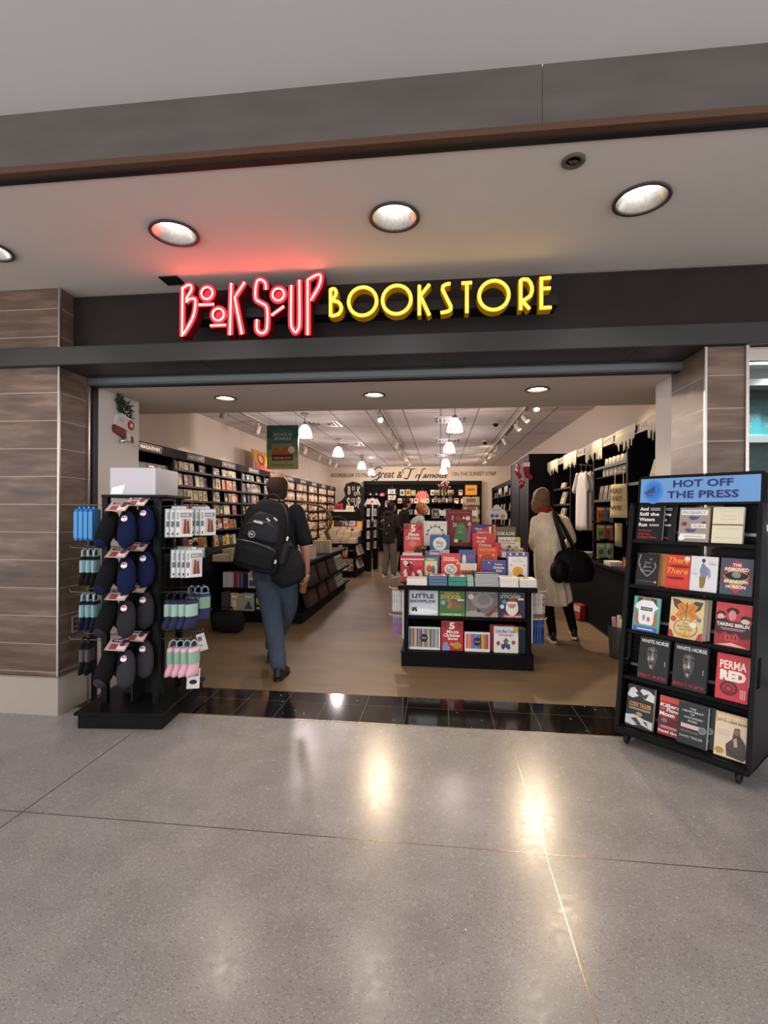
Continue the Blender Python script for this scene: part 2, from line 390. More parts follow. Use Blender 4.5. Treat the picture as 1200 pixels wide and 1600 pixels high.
# ------------------------------------------------------------------ recessed downlights
CAN = m_brushed('d6d2cc', .28, .8, (30, 30, 2)); WARM = (1, .86, .66); NEUT = (1, .94, .86)
LED = mat((1, .95, .88), emit=22.)
def downlight(name, x, y, z, r, label, group, power, hood=.10, col=NEUT, em=LED, ang=120, lr=.62):
    t = thing(name, label, 'ceiling light', (x, y, z), 0, group)
    b = MB(); b.lathe([(r*.93, .002), (r*1.06, -.004), (r*1.08, -.012), (r*.93, -.012), (r*.93, .002)], hm('403a36', .4), 28); b.build('trim_ring', t)
    b = MB(); b.lathe([(r*.94, -.004), (r*.9, -.001), (r*lr, hood)], CAN, 28, None, True, False); b.build('reflector', t)
    b = MB(); b.lathe([(1e-6, hood-.012), (r*(lr+.02), hood-.01)], em, 20); b.build('lens', t)
    lamp('SPOT', 'light_beam', (0, 0, -.02), power, col, .05, None, ang, .8, t)
    return t
def carve(o, holes):
    """cut round holes (x, y, z0, z1, r) through a slab"""
    for i, (x, y, z0, z1, r) in enumerate(holes):
        c = MB().cyl(r, z0, z1, CEIL, 28, TR(x, y, 0)).build('cutter'); m = o.modifiers.new('hole', 'BOOLEAN'); m.object = c; m.operation = 'DIFFERENCE'; m.solver = 'EXACT'
        dg = bpy.context.evaluated_depsgraph_get(); me = bpy.data.meshes.new_from_object(o.evaluated_get(dg))
        o.modifiers.clear(); o.data = me; bpy.data.objects.remove(c)
_front = [(-2.70, 2.66, 'recessed ceiling light half cut off at the edge, nearest the wood tiled column'), (-1.487, 2.61, 'recessed ceiling light above the red neon lettering'),
          (-.248, 2.59, 'recessed ceiling light above the yellow letters, middle of the row'), (.983, 2.57, 'recessed ceiling light beside the round sprinkler plate')]
for x, y, lab in _front: downlight('ceiling_light', x, y, 3.0, .125, lab, 'recessed ceiling lights outside the shop', 26, .065)
carve(bpy.data.objects['ceiling_front'], [(x, y, 2.9, 3.145, .119) for x, y, _ in _front])
_sof = [(-1.81, 3.99, 'recessed light in the entrance soffit nearest the hanging stocking'), (-.54, 3.99, 'recessed light in the middle of the entrance soffit'), (.745, 3.93, 'recessed light in the entrance soffit on the side of the blue topped book rack')]
for x, y, lab in _sof: downlight('ceiling_light', x, y, 2.4, .085, lab, 'recessed lights in the entrance soffit', 24, .024, WARM, mat((1, .88, .68), emit=45.), 130, .8)
carve(bpy.data.objects['ceiling_entrance_soffit'], [(x, y, 2.3, 2.49, .08) for x, y, _ in _sof])

t = thing('sprinkler_plate', 'small round dark sprinkler plate set in the outer ceiling', 'sprinkler', (.578, 2.262, 3.0))
b = MB(); b.lathe([(.05, 0), (.052, -.006), (.04, -.012), (.03, -.006), (.03, 0)], hm('5b5248', .4), 20); b.build('plate', t)
b = MB(); b.lathe([(.012, 0), (.018, -.012), (.008, -.02), (1e-6, -.021)], hm('26211e', .4), 12); b.tube([(-.02, 0, -.004), (.02, 0, -.004)], .004, hm('8a8078', .3)); b.build('sprinkler_head', t)
b = MB(); b.box(-.065, .065, -.06, .06, -.006, 0, CHAN); b.box(-.055, .055, -.05, .05, -.008, -.006, hm('080707'))
tag(b.build('ceiling_vent', loc=(-1.81, 3.15, 3.0)), 'small black square vent in the ceiling above the red lettering', 'vent')

# ------------------------------------------------------------------ shop ceiling
PEND = mat((1, .92, .94), emit=5.)
def pendant_parts(t):
    b = MB(); b.lathe([(1e-6, 0), (.065, 0), (.07, -.012), (.05, -.035), (.018, -.05)], hm('b7a9a2', .5), 18); b.build('ceiling_rose', t)
    b = MB(); b.cyl(.006, -.2, -.04, hm('6d6360', .4), 6); b.lathe([(.02, -.14), (.035, -.17), (.035, -.2), (.05, -.215)], hm('8f8680', .35), 14); b.build('stem', t)
    b = MB(); b.lathe([(.03, -.19), (.06, -.215), (.09, -.26), (.112, -.325), (.124, -.39), (.124, -.405), (.117, -.405), (.117, -.39), (.1, -.31), (.07, -.24)], PEND, 22)
    sh = b.build('glass_shade', t)
    b = MB(); b.lathe([(.1245, -.372), (.128, -.376), (.128, -.382), (.1245, -.386)], hm('8a7f80', .4), 22); b.build('shade_ring', sh)
_pl = [(-2.28, 8.13), (-2.30, 10.96), (-2.28, 14.2), (-2.33, 16.6), (.22, 7.76), (.18, 10.4), (.14, 13.6), (.1, 16.2)]
_pn = ['nearest the entrance in the row over the bookcases', 'second from the entrance in the row over the bookcases', 'third from the entrance in the row over the bookcases', 'farthest from the entrance in the row over the bookcases',
       'nearest the entrance in the row above the holiday table', 'second from the entrance in the row above the holiday table', 'third from the entrance in the row above the holiday table', 'farthest from the entrance in the row above the holiday table']
p0 = None
for (x, y), lab in zip(_pl, _pn):
    if p0 is None:
        p0 = thing('pendant_lamp', 'x', 'pendant lamp', (x, y, 3.1), 0, 'white glass pendant lamps'); pendant_parts(p0); p = p0
    else: p = dup(p0, (x, y, 3.1))
    p['label'] = 'white glowing pendant, ' + lab
    lamp('POINT', 'pendant_glow', (0, 0, -.45), 52, (1, .86, .84), .1, None, parent=p)
# linear air vents
_vl = [(-2.18, 9.1), (-2.18, 11.9), (-2.15, 14.8), (.17, 8.9), (.16, 11.5), (.12, 14.4)]
_vn = ['over the bookcases, nearest the entrance', 'over the bookcases, middle one', 'over the bookcases, farthest in', 'above the holiday table, nearest the entrance', 'above the holiday table, middle one', 'above the holiday table, farthest in']
v0 = None
for (x, y), lab in zip(_vl, _vn):
    if v0 is None:
        v0 = thing('air_vent', 'x', 'air vent', (x, y, 3.1), 0, 'square ceiling air vents'); v = v0
        b = MB(); M1 = hm('c9c0b8', .4)
        for x0, x1, y0, y1 in ((-.3, .3, -.3, -.27), (-.3, .3, .27, .3), (-.3, -.27, -.27, .27), (.27, .3, -.27, .27)): b.box(x0, x1, y0, y1, -.012, 0, M1)
        b.build('vent_frame', v0)
        b = MB(); b.box(-.27, .27, -.27, .27, -.003, 0, hm('2c2724', .6)); b.build('backing', v0)
        b = MB()
        for k in (.22, .15, .08):
            for x0, x1, y0, y1 in ((-k, k, -k, -k+.02), (-k, k, k-.02, k), (-k, -k+.02, -k, k), (k-.02, k, -k, k)): b.box(x0, x1, y0, y1, -.02, -.003, M1)
        b.build('louvres', v0)
    else: v = dup(v0, (x, y, 3.1))
    v['label'] = 'square louvred ceiling vent ' + lab
# light tracks with adjustable heads
HW = hm('cfc4b8', .45)
def spot_head(x, y, aim, power, on=True, tilt=0):
    t = thing('track_spotlight', 'x', 'spotlight', (x, y, 3.03), 0, 'white track spotlights')
    b = MB(); b.cyl(.012, -.07, 0.0, HW, 8); b.box(-.02, .02, -.03, .03, -.012, .01, HW); b.build('mount', t)
    d = (Vector(aim)-Vector((x, y, 2.93))).normalized(); q = d.to_track_quat('-Z', 'Y').to_matrix().to_4x4(); T = Matrix.Translation((0, 0, -.1)) @ q
    b = MB(); b.lathe([(.03, .07), (.042, .06), (.045, -.06), (.05, -.075), (.044, -.075), (.04, -.05)], HW, 16, T); b.build('housing', t)
    b = MB(); b.lathe([(1e-6, -.052), (.04, -.052)], mat((1, .76, .40), emit=17. if on else 6.), 14, T); b.build('lens', t)
    if power:
        l = lamp('SPOT', 'spot_beam', (0, 0, 0), power, (1, .77, .50), .04, None, 75, .7, t); l.location = (T @ Vector((0, 0, -.08))); l.rotation_euler = q.to_euler()
    return t
def track(x, y0, y1, label):
    b = MB(); b.box(-.018, .018, 0, y1-y0, -.03, 0, hm('b5aaa0', .5)); b.box(-.006, .006, 0, y1-y0, -.031, -.03, hm('4a4440')); tag(b.build('light_track', loc=(x, y0, 3.1)), label, 'light track', 'ceiling light tracks')
track(-3.3, 4.62, 15.6, 'ceiling light track running along above the tall bookcases')
track(-.97, 5.2, 16.4, 'ceiling light track down the middle of the shop ceiling')
track(1.33, 4.62, 15.5, 'ceiling light track running beside the icicle decorated cabinets')
_k = 0
for i, y in enumerate((5.6, 7.2, 8.65, 10.3, 11.8, 13.2, 14.5, 15.4)):
    s = spot_head(-3.3, y, (-4.0, y+.5, 1.45), 95 if i < 7 else 0); s['label'] = 'white spotlight, %s from the entrance on the track along the tall bookcases' % ORD[i]
for i, (y, aim, pw) in enumerate(((7.86, (.3, 4.0, .9), 150), (9.3, (-1.9, 11.4, .8), 90), (10.9, (-1.9, 12, .8), 50), (12.6, (-.6, 17, 1.8), 80), (14.2, (-.3, 18, 2.4), 50), (15.6, (-1.5, 18, 2.4), 50))):
    s = spot_head(-.97, y, aim, pw); s['label'] = 'white spotlight, %s from the entrance on the middle ceiling track' % ORD[i]
for i, (y, aim, pw) in enumerate(((5.45, (.9, 3.2, 0.), 60), (6.3, (2.3, 5.95, 1.85), 60), (7.1, (1.25, 5.9, 1.2), 200), (8.0, (2.3, 7.3, 1.5), 80), (8.8, (2.3, 8.2, 1.4), 60), (10.5, (2.3, 11.0, 1.5), 50), (12.0, (-.2, 17, 2.2), 50), (13.6, (.8, 18, 2.4), 50), (15.0, (.2, 18, 2.4), 50))):  # second head, aimed at the mugs, is added to brighten them
    s = spot_head(1.33, y, aim, pw); s['label'] = 'white spotlight, %s from the entrance on the track beside the icicle cabinets' % ORD[i]
# small dome cameras
for (x, y), lab in (((1.0, 9.2), 'small dark dome camera nearest the entrance on the shop ceiling'), ((1.02, 11.6), 'small dark dome camera farther inside on the shop ceiling')):
    t = thing('dome_camera', lab, 'security camera', (x, y, 3.1)); b = MB(); b.lathe([(.07, 0), (.072, -.02), (.06, -.035)], hm('bdb2a8', .5), 16); b.build('housing', t)
    b = MB(); b.lathe([(.058, -.03), (.052, -.06), (.03, -.085), (1e-6, -.095)], hm('1b1718', .15), 14); b.build('dome', t)

# ------------------------------------------------------------------ lit lettering above the entrance
KS = 3.10/3.16
def kp(p): return (p[0]*KS, 1.44+(p[1]-1.44)*KS)
def kps(q): return [kp(p) for p in q]
def smooth(P, n=3):
    """Catmull-Rom through the points"""
    if len(P) < 3: return P
    o = []; Q = [P[0]]+list(P)+[P[-1]]
    for i in range(1, len(Q)-2):
        a, b_, c, d = [Vector(q) for q in Q[i-1:i+3]]
        for k in range(n):
            t = k/n; o.append(tuple(.5*((2*b_)+(c-a)*t+(2*a-5*b_+4*c-d)*t*t+(3*b_-a-3*c+d)*t**3)))
    return o+[tuple(P[-1])]
def sign_letter(name, strokes, rings, wid, dep, body, face, tube, label, group, tr):
    P0 = (strokes+[[(c[0], c[1])] for c in rings])[0][0]
    t = thing(name, label, 'sign letter', (P0[0], 3.10+dep, P0[1]), 0, group); off = Vector(P0)
    b = MB(); g = MB()
    for q in strokes:
        q = [tuple(Vector(p)-off) for p in q]
        b.path(q, wid, dep, body); b.path(q, wid*.86, .002, face, T=TR(0, -dep+.0005, 0))
        g.tube([(p[0], -dep-.004, p[1]) for p in q], tr, tube, 8)
    for cx, cz, r, inner in rings:
        q = [(cx-off.x+r*cos(2*pi*k/28), cz-off.y+r*sin(2*pi*k/28)) for k in range(28)]
        b.path(q, wid, dep, body, True); b.path(q, wid*.86, .002, face, True, TR(0, -dep+.0005, 0))
        if inner:
            b.prism(circ(cx-off.x, cz-off.y, r-wid*.2, n=24), dep*.6, dep*.75, face, Matrix(((1, 0, 0, 0), (0, 0, -1, 0), (0, 1, 0, 0), (0, 0, 0, 1))))
        rr = r if not inner else r*.82
        g.tube([(cx-off.x+rr*cos(2*pi*k/28), -dep-.004, cz-off.y+rr*sin(2*pi*k/28)) for k in range(28)], tr, tube, 8, True)
    b.build('channel_body', t); g.build('neon_tube', t); return t
RB = hm('6a090f', .45); RF = mat(hexc('f02a3c'), .4, emit=.9); RT = mat((1, .115, .08), emit=12.)
YB = mat(hexc('b8860a'), .45, emit=.12); YF = mat(hexc('f2c414'), .4, emit=.8); YT = mat((1, .74, .09), emit=3.4)
RED = {'B' : [[(-1.739, 2.951), (-1.74, 2.621)], [(-1.734, 2.946), (-1.704, 2.965), (-1.679, 2.962), (-1.675, 2.934), (-1.691, 2.904), (-1.716, 2.87)], [(-1.716, 2.851), (-1.686, 2.872), (-1.653, 2.87), (-1.646, 2.839), (-1.657, 2.767), (-1.685, 2.705), (-1.732, 2.635)]],
'K' : [[(-1.395, 2.962), (-1.403, 2.618)], [(-1.302, 2.966), (-1.371, 2.867), (-1.319, 2.62)]],
'S' : [[(-1.155, 2.91), (-1.16, 2.955), (-1.192, 2.978), (-1.221, 2.958), (-1.226, 2.856), (-1.186, 2.823), (-1.147, 2.786), (-1.148, 2.649), (-1.185, 2.622), (-1.216, 2.647), (-1.216, 2.714)]],
'U' : [[(-0.982, 2.929), (-0.983, 2.696), (-0.972, 2.643), (-0.953, 2.62), (-0.934, 2.641), (-0.925, 2.693), (-0.928, 2.961)]],
'P' : [[(-0.872, 2.963), (-0.87, 2.599)], [(-0.872, 2.959), (-0.829, 2.983), (-0.794, 2.992), (-0.783, 2.972), (-0.798, 2.911), (-0.851, 2.826)]]}
RO = [((-1.565, 2.905), [(-1.624, 2.829), (-1.516, 2.828)], 'raised red neon letter O over a level bar, after the letter B'), ((-1.485, 2.758), [(-1.541, 2.685), (-1.431, 2.686)], 'lowered red neon letter O over a level bar, before the letter K'),
      ((-1.07, 2.874), [(-1.116, 2.738), (-1.031, 2.795)], 'red neon letter O over a slanting bar, between S and U')]
G1 = 'red neon letters of the shop sign'; G2 = 'yellow lit letters of the shop sign'
for k, v in RED.items():
    sign_letter('neon_letter', [smooth(kps(q)) if len(q) > 3 else kps(q) for q in v], [], .046, .075, RB, RF, RT, 'tall red neon letter %s on the shop sign' % k, G1, .006)
for c, bar, lab in RO: sign_letter('neon_letter', [kps(bar)], [(*kp(c), .047, True)], .030, .075, RB, RF, RT, lab, G1, .006)
YEL = {'B' : [[(-0.719, 2.897), (-0.718, 2.714)], [(-0.715, 2.894), (-0.692, 2.893), (-0.681, 2.869), (-0.692, 2.84), (-0.711, 2.817)], [(-0.711, 2.817), (-0.668, 2.808), (-0.646, 2.772), (-0.664, 2.729), (-0.714, 2.718)]],
'K' : [[(-0.14, 2.893), (-0.139, 2.699)], [(-0.075, 2.895), (-0.133, 2.824), (-0.074, 2.696)]],
'S' : [[(0.058, 2.893), (0.025, 2.888), (0.008, 2.857), (0.06, 2.751), (0.047, 2.719), (-0.004, 2.711)]],
'T' : [[(0.127, 2.892), (0.193, 2.893)], [(0.161, 2.891), (0.162, 2.702)]],
'R' : [[(0.493, 2.898), (0.494, 2.707)], [(0.495, 2.896), (0.536, 2.896), (0.562, 2.85), (0.553, 2.794), (0.499, 2.762)], [(0.506, 2.761), (0.549, 2.711)]],
'E' : [[(0.677, 2.901), (0.619, 2.898), (0.619, 2.715), (0.681, 2.716)], [(0.619, 2.835), (0.675, 2.836)]]}
for k, v in YEL.items():
    sign_letter('lit_letter', [smooth(kps(q), 2) if len(q) > 4 else kps(q) for q in v], [], .026, .072, YB, YF, YT, 'yellow lit letter %s on the shop sign' % k, G2, .0045)
for c, lab in (((-0.507, 2.805), 'round yellow letter O directly after the yellow B'), ((-0.285, 2.806), 'round yellow letter O directly before the yellow K'), ((0.329, 2.807), 'round yellow letter O between the yellow T and R')):
    sign_letter('lit_letter', [], [(*kp(c), .090, False)], .026, .072, YB, YF, YT, lab, G2, .0045)
b = MB(); b.box(-1.75, .72, 3.169, 3.31, 2.735, 2.80, CHAN); tag(b.build('sign_raceway'), 'dark mounting bar behind the red and yellow sign letters', 'sign mount')
# ------------------------------------------------------------------ books
FT = Matrix(((1, 0, 0, 0), (0, 0, -1, 0), (0, 1, 0, 0), (0, 0, 0, 1)))      # cover plane: (u, v, out) -> (u, -out, v)
PAGE = hm('d8cfbf', .8); PAGEW = hm('e6e2da', .8)
def book(w, h, th, cover, spec=(), label=None, M=None, hard=False, page=PAGE, group=None, edge=None, name='book', cat='book', spine=None, rough=.38):
    """a book standing with its front cover on y=0 facing -y, spine on the left"""
    c = hm(cover, rough); sc = hm(spine, rough) if spine else c; b = MB(); k = .0022 if hard else .0008; e = .003 if hard else 0
    b.box(0, w, 0, k, 0, h, c); b.box(0, w, th-k, th, 0, h, c); b.box(0, k, k, th-k, 0, h, sc)
    art(b, spec, w, h, FT, rough)
    o = b.build(name)
    p = MB(); p.box(k, w-e-.0005, k, th-k, e, h-e, page)
    if edge: p.box(w-e-.0005, w-e, k, th-k, e, h-e, hm(edge, .7))
    p.build('page_block', o)
    if M is not None: o.matrix_world = M
    if label: tag(o, label, cat, group)
    return o

RK = TR(1.114, 3.241, 0, math.atan2(-.6983, .7158))
rk = thing('book_rack', 'black wheeled slatted book rack topped by a blue HOT OFF THE PRESS sign', 'display rack', (1.114, 3.241, 0), math.atan2(-.6983, .7158))
RB1 = m_darkpanel('101012', .42); RB2 = m_darkpanel('111113', .5); LEAN = .145
def ly(z): return .02+LEAN*z
# side frames: tapering plates with a round-ended grip slot
SPm = Matrix(((0, 0, 1, 0), (1, 0, 0, 0), (0, 1, 0, 0), (0, 0, 0, 1)))       # (y, z, out x)
for x in (-.022, .668):
    b = MB()
    for z0, z1, ya, yb in ((.075, .50, 0, 0), (.50, .66, 1, 0), (.66, 1.16, 0, 0), (1.16, 1.505, 0, 0)):
        pa = [(ly(z0)-.03, z0), (.50-.16*z0, z0), (.50-.16*z1, z1), (ly(z1)-.03, z1)]
        if ya:
            b.prism([(ly(z0)-.03, z0), (ly(z0)+.012, z0), (ly(z1)+.012, z1), (ly(z1)-.03, z1)], x, x+.02, RB1, SPm)
            b.prism([(ly(z0)+.08, z0), (.50-.16*z0, z0), (.50-.16*z1, z1), (ly(z1)+.08, z1)], x, x+.02, RB1, SPm)
        else: b.prism(pa, x, x+.02, RB1, SPm)
    b.cbox(x-.003, x+.023, -.018, 0.0, .075, 1.5, RB1, .004, Matrix.Translation((0, ly(0)-.012, 0)) @ Matrix.Rotation(-math.atan(LEAN), 4, 'X'))
    b.build('side_frame', rk)
b = MB(); b.cbox(-.018, .688, -.015, .46, .07, .10, RB1, .006); b.box(-.002, .668, -.012, .01, .09, .112, RB1); b.build('base', rk)
SHZ = [.105, .405, .69, .975, 1.26]
for i, z in enumerate(SHZ):
    b = MB(); y = ly(z); b.box(-.002, .668, y-.008, y+.13, z-.008, z, RB2); b.box(-.002, .668, y-.012, y-.006, z-.012, z+.01, RB2)
    b.build('shelf', rk)
    zt = SHZ[i+1]-.03 if i < 4 else 1.5
    b = MB(); k = z+.02
    while k < zt:
        yy = ly(k)+.10
        b.box(0, .668, yy, yy+.012, k, k+.02, RB2); b.box(0, .668, yy+.012, yy+.016, k-.01, k+.03, hm('0c0b0c', .7)); k += .03
    b.build('slat_back', rk)
    b = MB(); yy = ly(z+.055)+.095; b.box(0, .668, yy-.004, yy, z+.05, z+.068, mat(hexc('8d8c90'), .3, .3)); b.build('price_rail', rk)
b = MB(); b.box(0, .668, 0, .006, 0, 1.42, hm('060607', .8), Matrix.Translation((0, ly(.1)+.128, .1)) @ Matrix.Rotation(-math.atan(LEAN), 4, 'X')); b.build('back_panel', rk)
# header board
def rrect(x0, x1, y0, y1, r, n=5):
    P = []
    for cx, cy, a in ((x1-r, y0+r, -pi/2), (x1-r, y1-r, 0), (x0+r, y1-r, pi/2), (x0+r, y0+r, pi)):
        P += [(cx+r*cos(a+k*pi/2/n), cy+r*sin(a+k*pi/2/n)) for k in range(n+1)]
    return P
Hm = Matrix.Translation((0, ly(1.5)+.0, 1.5)) @ Matrix.Rotation(-.12, 4, 'X') @ FT
b = MB(); b.prism(rrect(.01, .70, -.006, .182, .03), -.045, .0, RB1, Hm); b.build('header_board', rk)
b = MB(); b.prism([(.028, .008), (.67, .008), (.67, .162), (.028, .162)], .0, .006, hm('6f9fd6', .35), Hm)
Hs = Hm @ Matrix.Translation((.028, .008, .0062)); NAVY = hm('2b2a68', .4)
spec = []
for r, c in ((.085, '5f97d8'), (.075, '4a8cd8'), (.06, '3380d6'), (.045, '2a78d0')): spec.append(('e', .125, .47, r*1.15, r*6.2, c))
spec += [('p', [(.035, .40), (.135, .68), (.145, .42), (.05, .36)], '4c3f70'), ('p', [(.06, .36), (.075, .36), (.08, .3), (.11, .31), (.105, .36), (.118, .37), (.118, .27), (.07, .26)], '4c3f70'),
         ('l', [(.155, .62), (.175, .75)], .004, '2b5a9a'), ('l', [(.16, .55), (.185, .6)], .004, '2b5a9a'), ('l', [(.16, .47), (.185, .44)], .004, '2b5a9a'),
         ('t', 'HOT OFF', .305, .60, .80, .90, .022, '2b2a68'), ('t', 'THE PRESS', .255, .16, .845, .46, .022, '2b2a68')]
art(b, spec, .642, .154, Hs); b.build('sign_panel', rk)
for x, y in ((.04, .04), (.63, .04), (.04, .40), (.63, .40)):
    c = MB(); c.box(x-.02, x+.02, y-.02, y+.02, .062, .072, RB1); c.box(x-.016, x-.012, y-.015, y+.015, .03, .066, RB1); c.box(x+.012, x+.016, y-.015, y+.015, .03, .066, RB1); ck = c.build('caster_fork', rk)
    c = MB(); c.lathe([(1e-6, -.011), (.028, -.011), (.033, -.006), (.033, .006), (.028, .011), (1e-6, .011)], hm('161515', .6), 16, Matrix.Translation((x, y, .033)) @ Matrix.Rotation(pi/2, 4, 'Y')); c.build('caster_wheel', ck)

def on_rack(x, tier, off=0., tilt=.20, dx=0.):
    z = SHZ[tier]; return RK @ Matrix.Translation((x, ly(z)+.008+off, z+.008)) @ Matrix.Rotation(-tilt, 4, 'X')
def stack(n, th): pass
W1 = 'f2efe9'; R1 = 'c03a34'
still = [('t', 'And', .1, .83, .42, .93, .03, W1), ('r', .5, .84, .85, .855, W1), ('r', .5, .885, .85, .9, W1), ('t', 'Still the', .1, .68, .83, .78, .03, W1), ('t', 'Waters', .1, .53, .68, .63, .03, W1), ('t', 'Run', .1, .38, .42, .48, .03, W1), ('r', .5, .4, .85, .413, W1), ('r', .5, .43, .85, .443, W1),
         ('t', 'The Betrayal', .1, .23, .6, .29, .02, R1), ('t', 'of the Five', .1, .14, .55, .20, .02, R1), ('t', 'Civilized Tribes', .1, .05, .8, .11, .02, R1)]
ruby = [('r', .05, .78, .93, .93, 'e9e6e0'), ('t', 'PROBABLY', .1, .81, .86, .9, .01, '8f8a86'), ('p', [(.3, .72), (.42, .76), (.58, .73), (.7, .75), (.6, .66), (.42, .63)], '4d5480'), ('e', .18, .52, .08, .06, '8e3b3b'), ('e', .82, .55, .08, .05, '8e3b3b'),
        ('l', [(.05, .52), (.3, .52)], .02, '8e3b3b'), ('l', [(.1, .46), (.26, .58)], .02, '8e3b3b'), ('l', [(.1, .58), (.26, .46)], .02, '8e3b3b'), ('r', .42, .4, .9, .53, 'e9e6e0'), ('t', 'RUBY', .5, .425, .84, .5, .01, '8f8a86'),
        ('p', [(.2, .36), (.32, .39), (.5, .36), (.62, .38), (.52, .29), (.32, .27)], '4d5480'), ('r', .07, .1, .92, .24, 'e9e6e0'), ('r', .2, .15, .8, .17, 'a8a29c'), ('p', [(.0, .1), (.12, .24), (.25, .08), (.1, .02)], 'f5f3ef')]
cream = [('r', .25, .87, .72, .878, 'c0b79c'), ('r', .3, .75, .75, .757, 'a79e84'), ('r', .25, .66, .75, .667, 'b0a78c'), ('r', .2, .4, .85, .406, 'a79e84'), ('r', .1, .15, .9, .157, 'a79e84'), ('r', 0, .49, 1, .53, '8a7159'), ('l', [(0, .515), (.25, .52), (.5, .505), (.75, .52), (1, .50)], .02, '5f4a3a'), ('l', [(0, .5), (.3, .507), (.6, .498), (1, .515)], .012, 'b8a285')]
antl = [('l', [(.16, .95), (.08, .7), (.22, .45), (.5, .28), (.72, .42), (.85, .6), (.78, .72)], .05, '8d8d8b'), ('l', [(.22, .45), (.38, .6), (.4, .75)], .035, '8d8d8b'), ('l', [(.08, .7), (.2, .62)], .03, '777775')] + \
       [('t', s, x0, y, x1, y+.035, .02, 'b9b9b6') for s, x0, x1, y in (('THE', .55, .68, .8), ('ONLY', .45, .65, .68), ('GOOD', .38, .66, .55), ('INDIANS', .3, .68, .43))] + [('r', .1, .12, .8, .135, '6f6e6c'), ('e', .88, .12, .05, .035, 'd8b13a')]
there = [('t', 'There', .08, .76, .92, .93, .015, .25, 'f0a03c'), ('e', .55, .66, .42, .035, '7a1c18'), ('t', 'There', .04, .44, .9, .61, .015, .25, 'f0a03c'), ('e', .42, .31, .38, .04, '7a1c18'), ('e', .84, .9, .11, .07, 'e8e2da'), ('r', .1, .05, .6, .07, 'a82018')]
whitec = [('e', .5, .88, .07, .055, '3f4558'), ('p', [(.5, .84), (.58, .72), (.72, .66), (.7, .5), (.6, .4), (.42, .42), (.38, .6), (.44, .75)], '8286a8'), ('p', [(.62, .7), (.75, .62), (.78, .45), (.7, .35), (.68, .5)], '9a9db8'), ('p', [(.38, .42), (.62, .42), (.6, .25), (.55, .1), (.42, .09), (.4, .25)], '8c7c3e'),
          ('r', .12, .45, .3, .52, 'c9c9cf'), ('r', .68, .84, .9, .85, '9b9ba0'), ('r', .7, .78, .93, .80, '8a8a90'), ('r', .15, .6, .32, .61, 'b5b5ba')]
rem = [('p', [(.5, .95), (.92, .68), (.92, .32), (.5, .04), (.08, .32), (.08, .68)], '8d2f3c'), ('p', [(.5, .88), (.9, .5), (.5, .12), (.1, .5)], 'b99b4a'), ('p', [(.5, .95), (.72, .8), (.5, .72), (.28, .8)], 'c2375a'), ('p', [(.5, .04), (.7, .2), (.5, .26), (.3, .2)], 'c2375a'), ('e', .5, .52, .36, .11, '242428'), ('e', .5, .55, .14, .08, '8d8d8a'),
       ('t', 'THE', .38, .78, .64, .86, .03, W1), ('t', 'REMOVED', .14, .65, .88, .75, .03, W1), ('t', 'BRANDON', .14, .32, .86, .41, .03, W1), ('t', 'HOBSON', .2, .18, .8, .27, .03, W1)]
teal = [('p', [(.15, .98), (.35, .98), (.3, .8), (.1, .7)], '5e3a2a'), ('p', [(.62, .98), (.85, .96), (.92, .65), (.75, .7)], '5e3a2a'), ('p', [(.38, 1), (.64, 1), (.6, .9), (.42, .9)], '9c6b4c'), ('p', [(.3, .9), (.72, .9), (.95, .7), (.8, .62), (.78, .25), (.72, .2), (.28, .2), (.22, .3), (.2, .62), (.05, .68), (.12, .8)], 'efeeee'),
        ('r', .28, .6, .72, .70, '2e2c2c'), ('t', 'DISTURBED', .31, .625, .69, .675, .02, 'cfc9b0'), ('e', .42, .4, .06, .09, 'a8a49a'), ('e', .6, .36, .06, .07, 'c25b66'), ('r', .05, 0, .95, .14, '3d66b0'), ('p', [(.05, .6), (.2, .5), (.22, .25), (.3, .15), (.1, .2)], 'a87450'), ('p', [(.9, .6), (.8, .5), (.8, .28), (.72, .16), (.92, .2)], 'a87450'), ('r', .2, .05, .8, .08, 'dfe4ee')]
bfly = [('p', [(.5, .8), (.25, .95), (.05, .97), (.12, .78), (.3, .66)], '4f4a48'), ('p', [(.5, .8), (.75, .95), (.97, .94), (.9, .76), (.7, .64)], '4f4a48'), ('p', [(.5, .84), (.36, .9), (.2, .82), (.28, .68), (.16, .56), (.34, .46), (.48, .56)], 'd98634'), ('p', [(.52, .84), (.66, .9), (.84, .82), (.74, .68), (.86, .56), (.68, .46), (.54, .56)], 'd98634'),
        ('l', [(.5, .9), (.5, .5)], .03, '6b4423'), ('l', [(.3, .82), (.46, .66), (.3, .56)], .018, 'a2561c'), ('l', [(.72, .82), (.56, .66), (.72, .56)], .018, 'a2561c'), ('e', .12, .46, .09, .07, 'c24a4a'), ('e', .88, .5, .07, .05, '6f7f8e'), ('e', .5, .26, .33, .2, 'd9c488'), ('l', circ(.5, .26, .34, .21, 20)+[(.84, .26)], .022, '9b4a3a'),
        ('t', 'The', .4, .35, .56, .41, .015, '8a6a3a'), ('t', 'BUTTERFLY', .26, .27, .74, .32, .015, '8a6a3a'), ('t', 'CATCHER', .3, .2, .7, .25, .015, '8a6a3a'), ('e', .72, .36, .1, .07, 'efe7cf'), ('p', [(.3, .06), (.36, .16), (.43, .09), (.5, .2), (.57, .09), (.64, .16), (.72, .06)], 'e59433'), ('p', [(0, 0), (.18, 0), (.1, .16), (0, .2)], 'b23a38'), ('p', [(1, 0), (.82, 0), (.9, .16), (1, .2)], 'b23a38')]
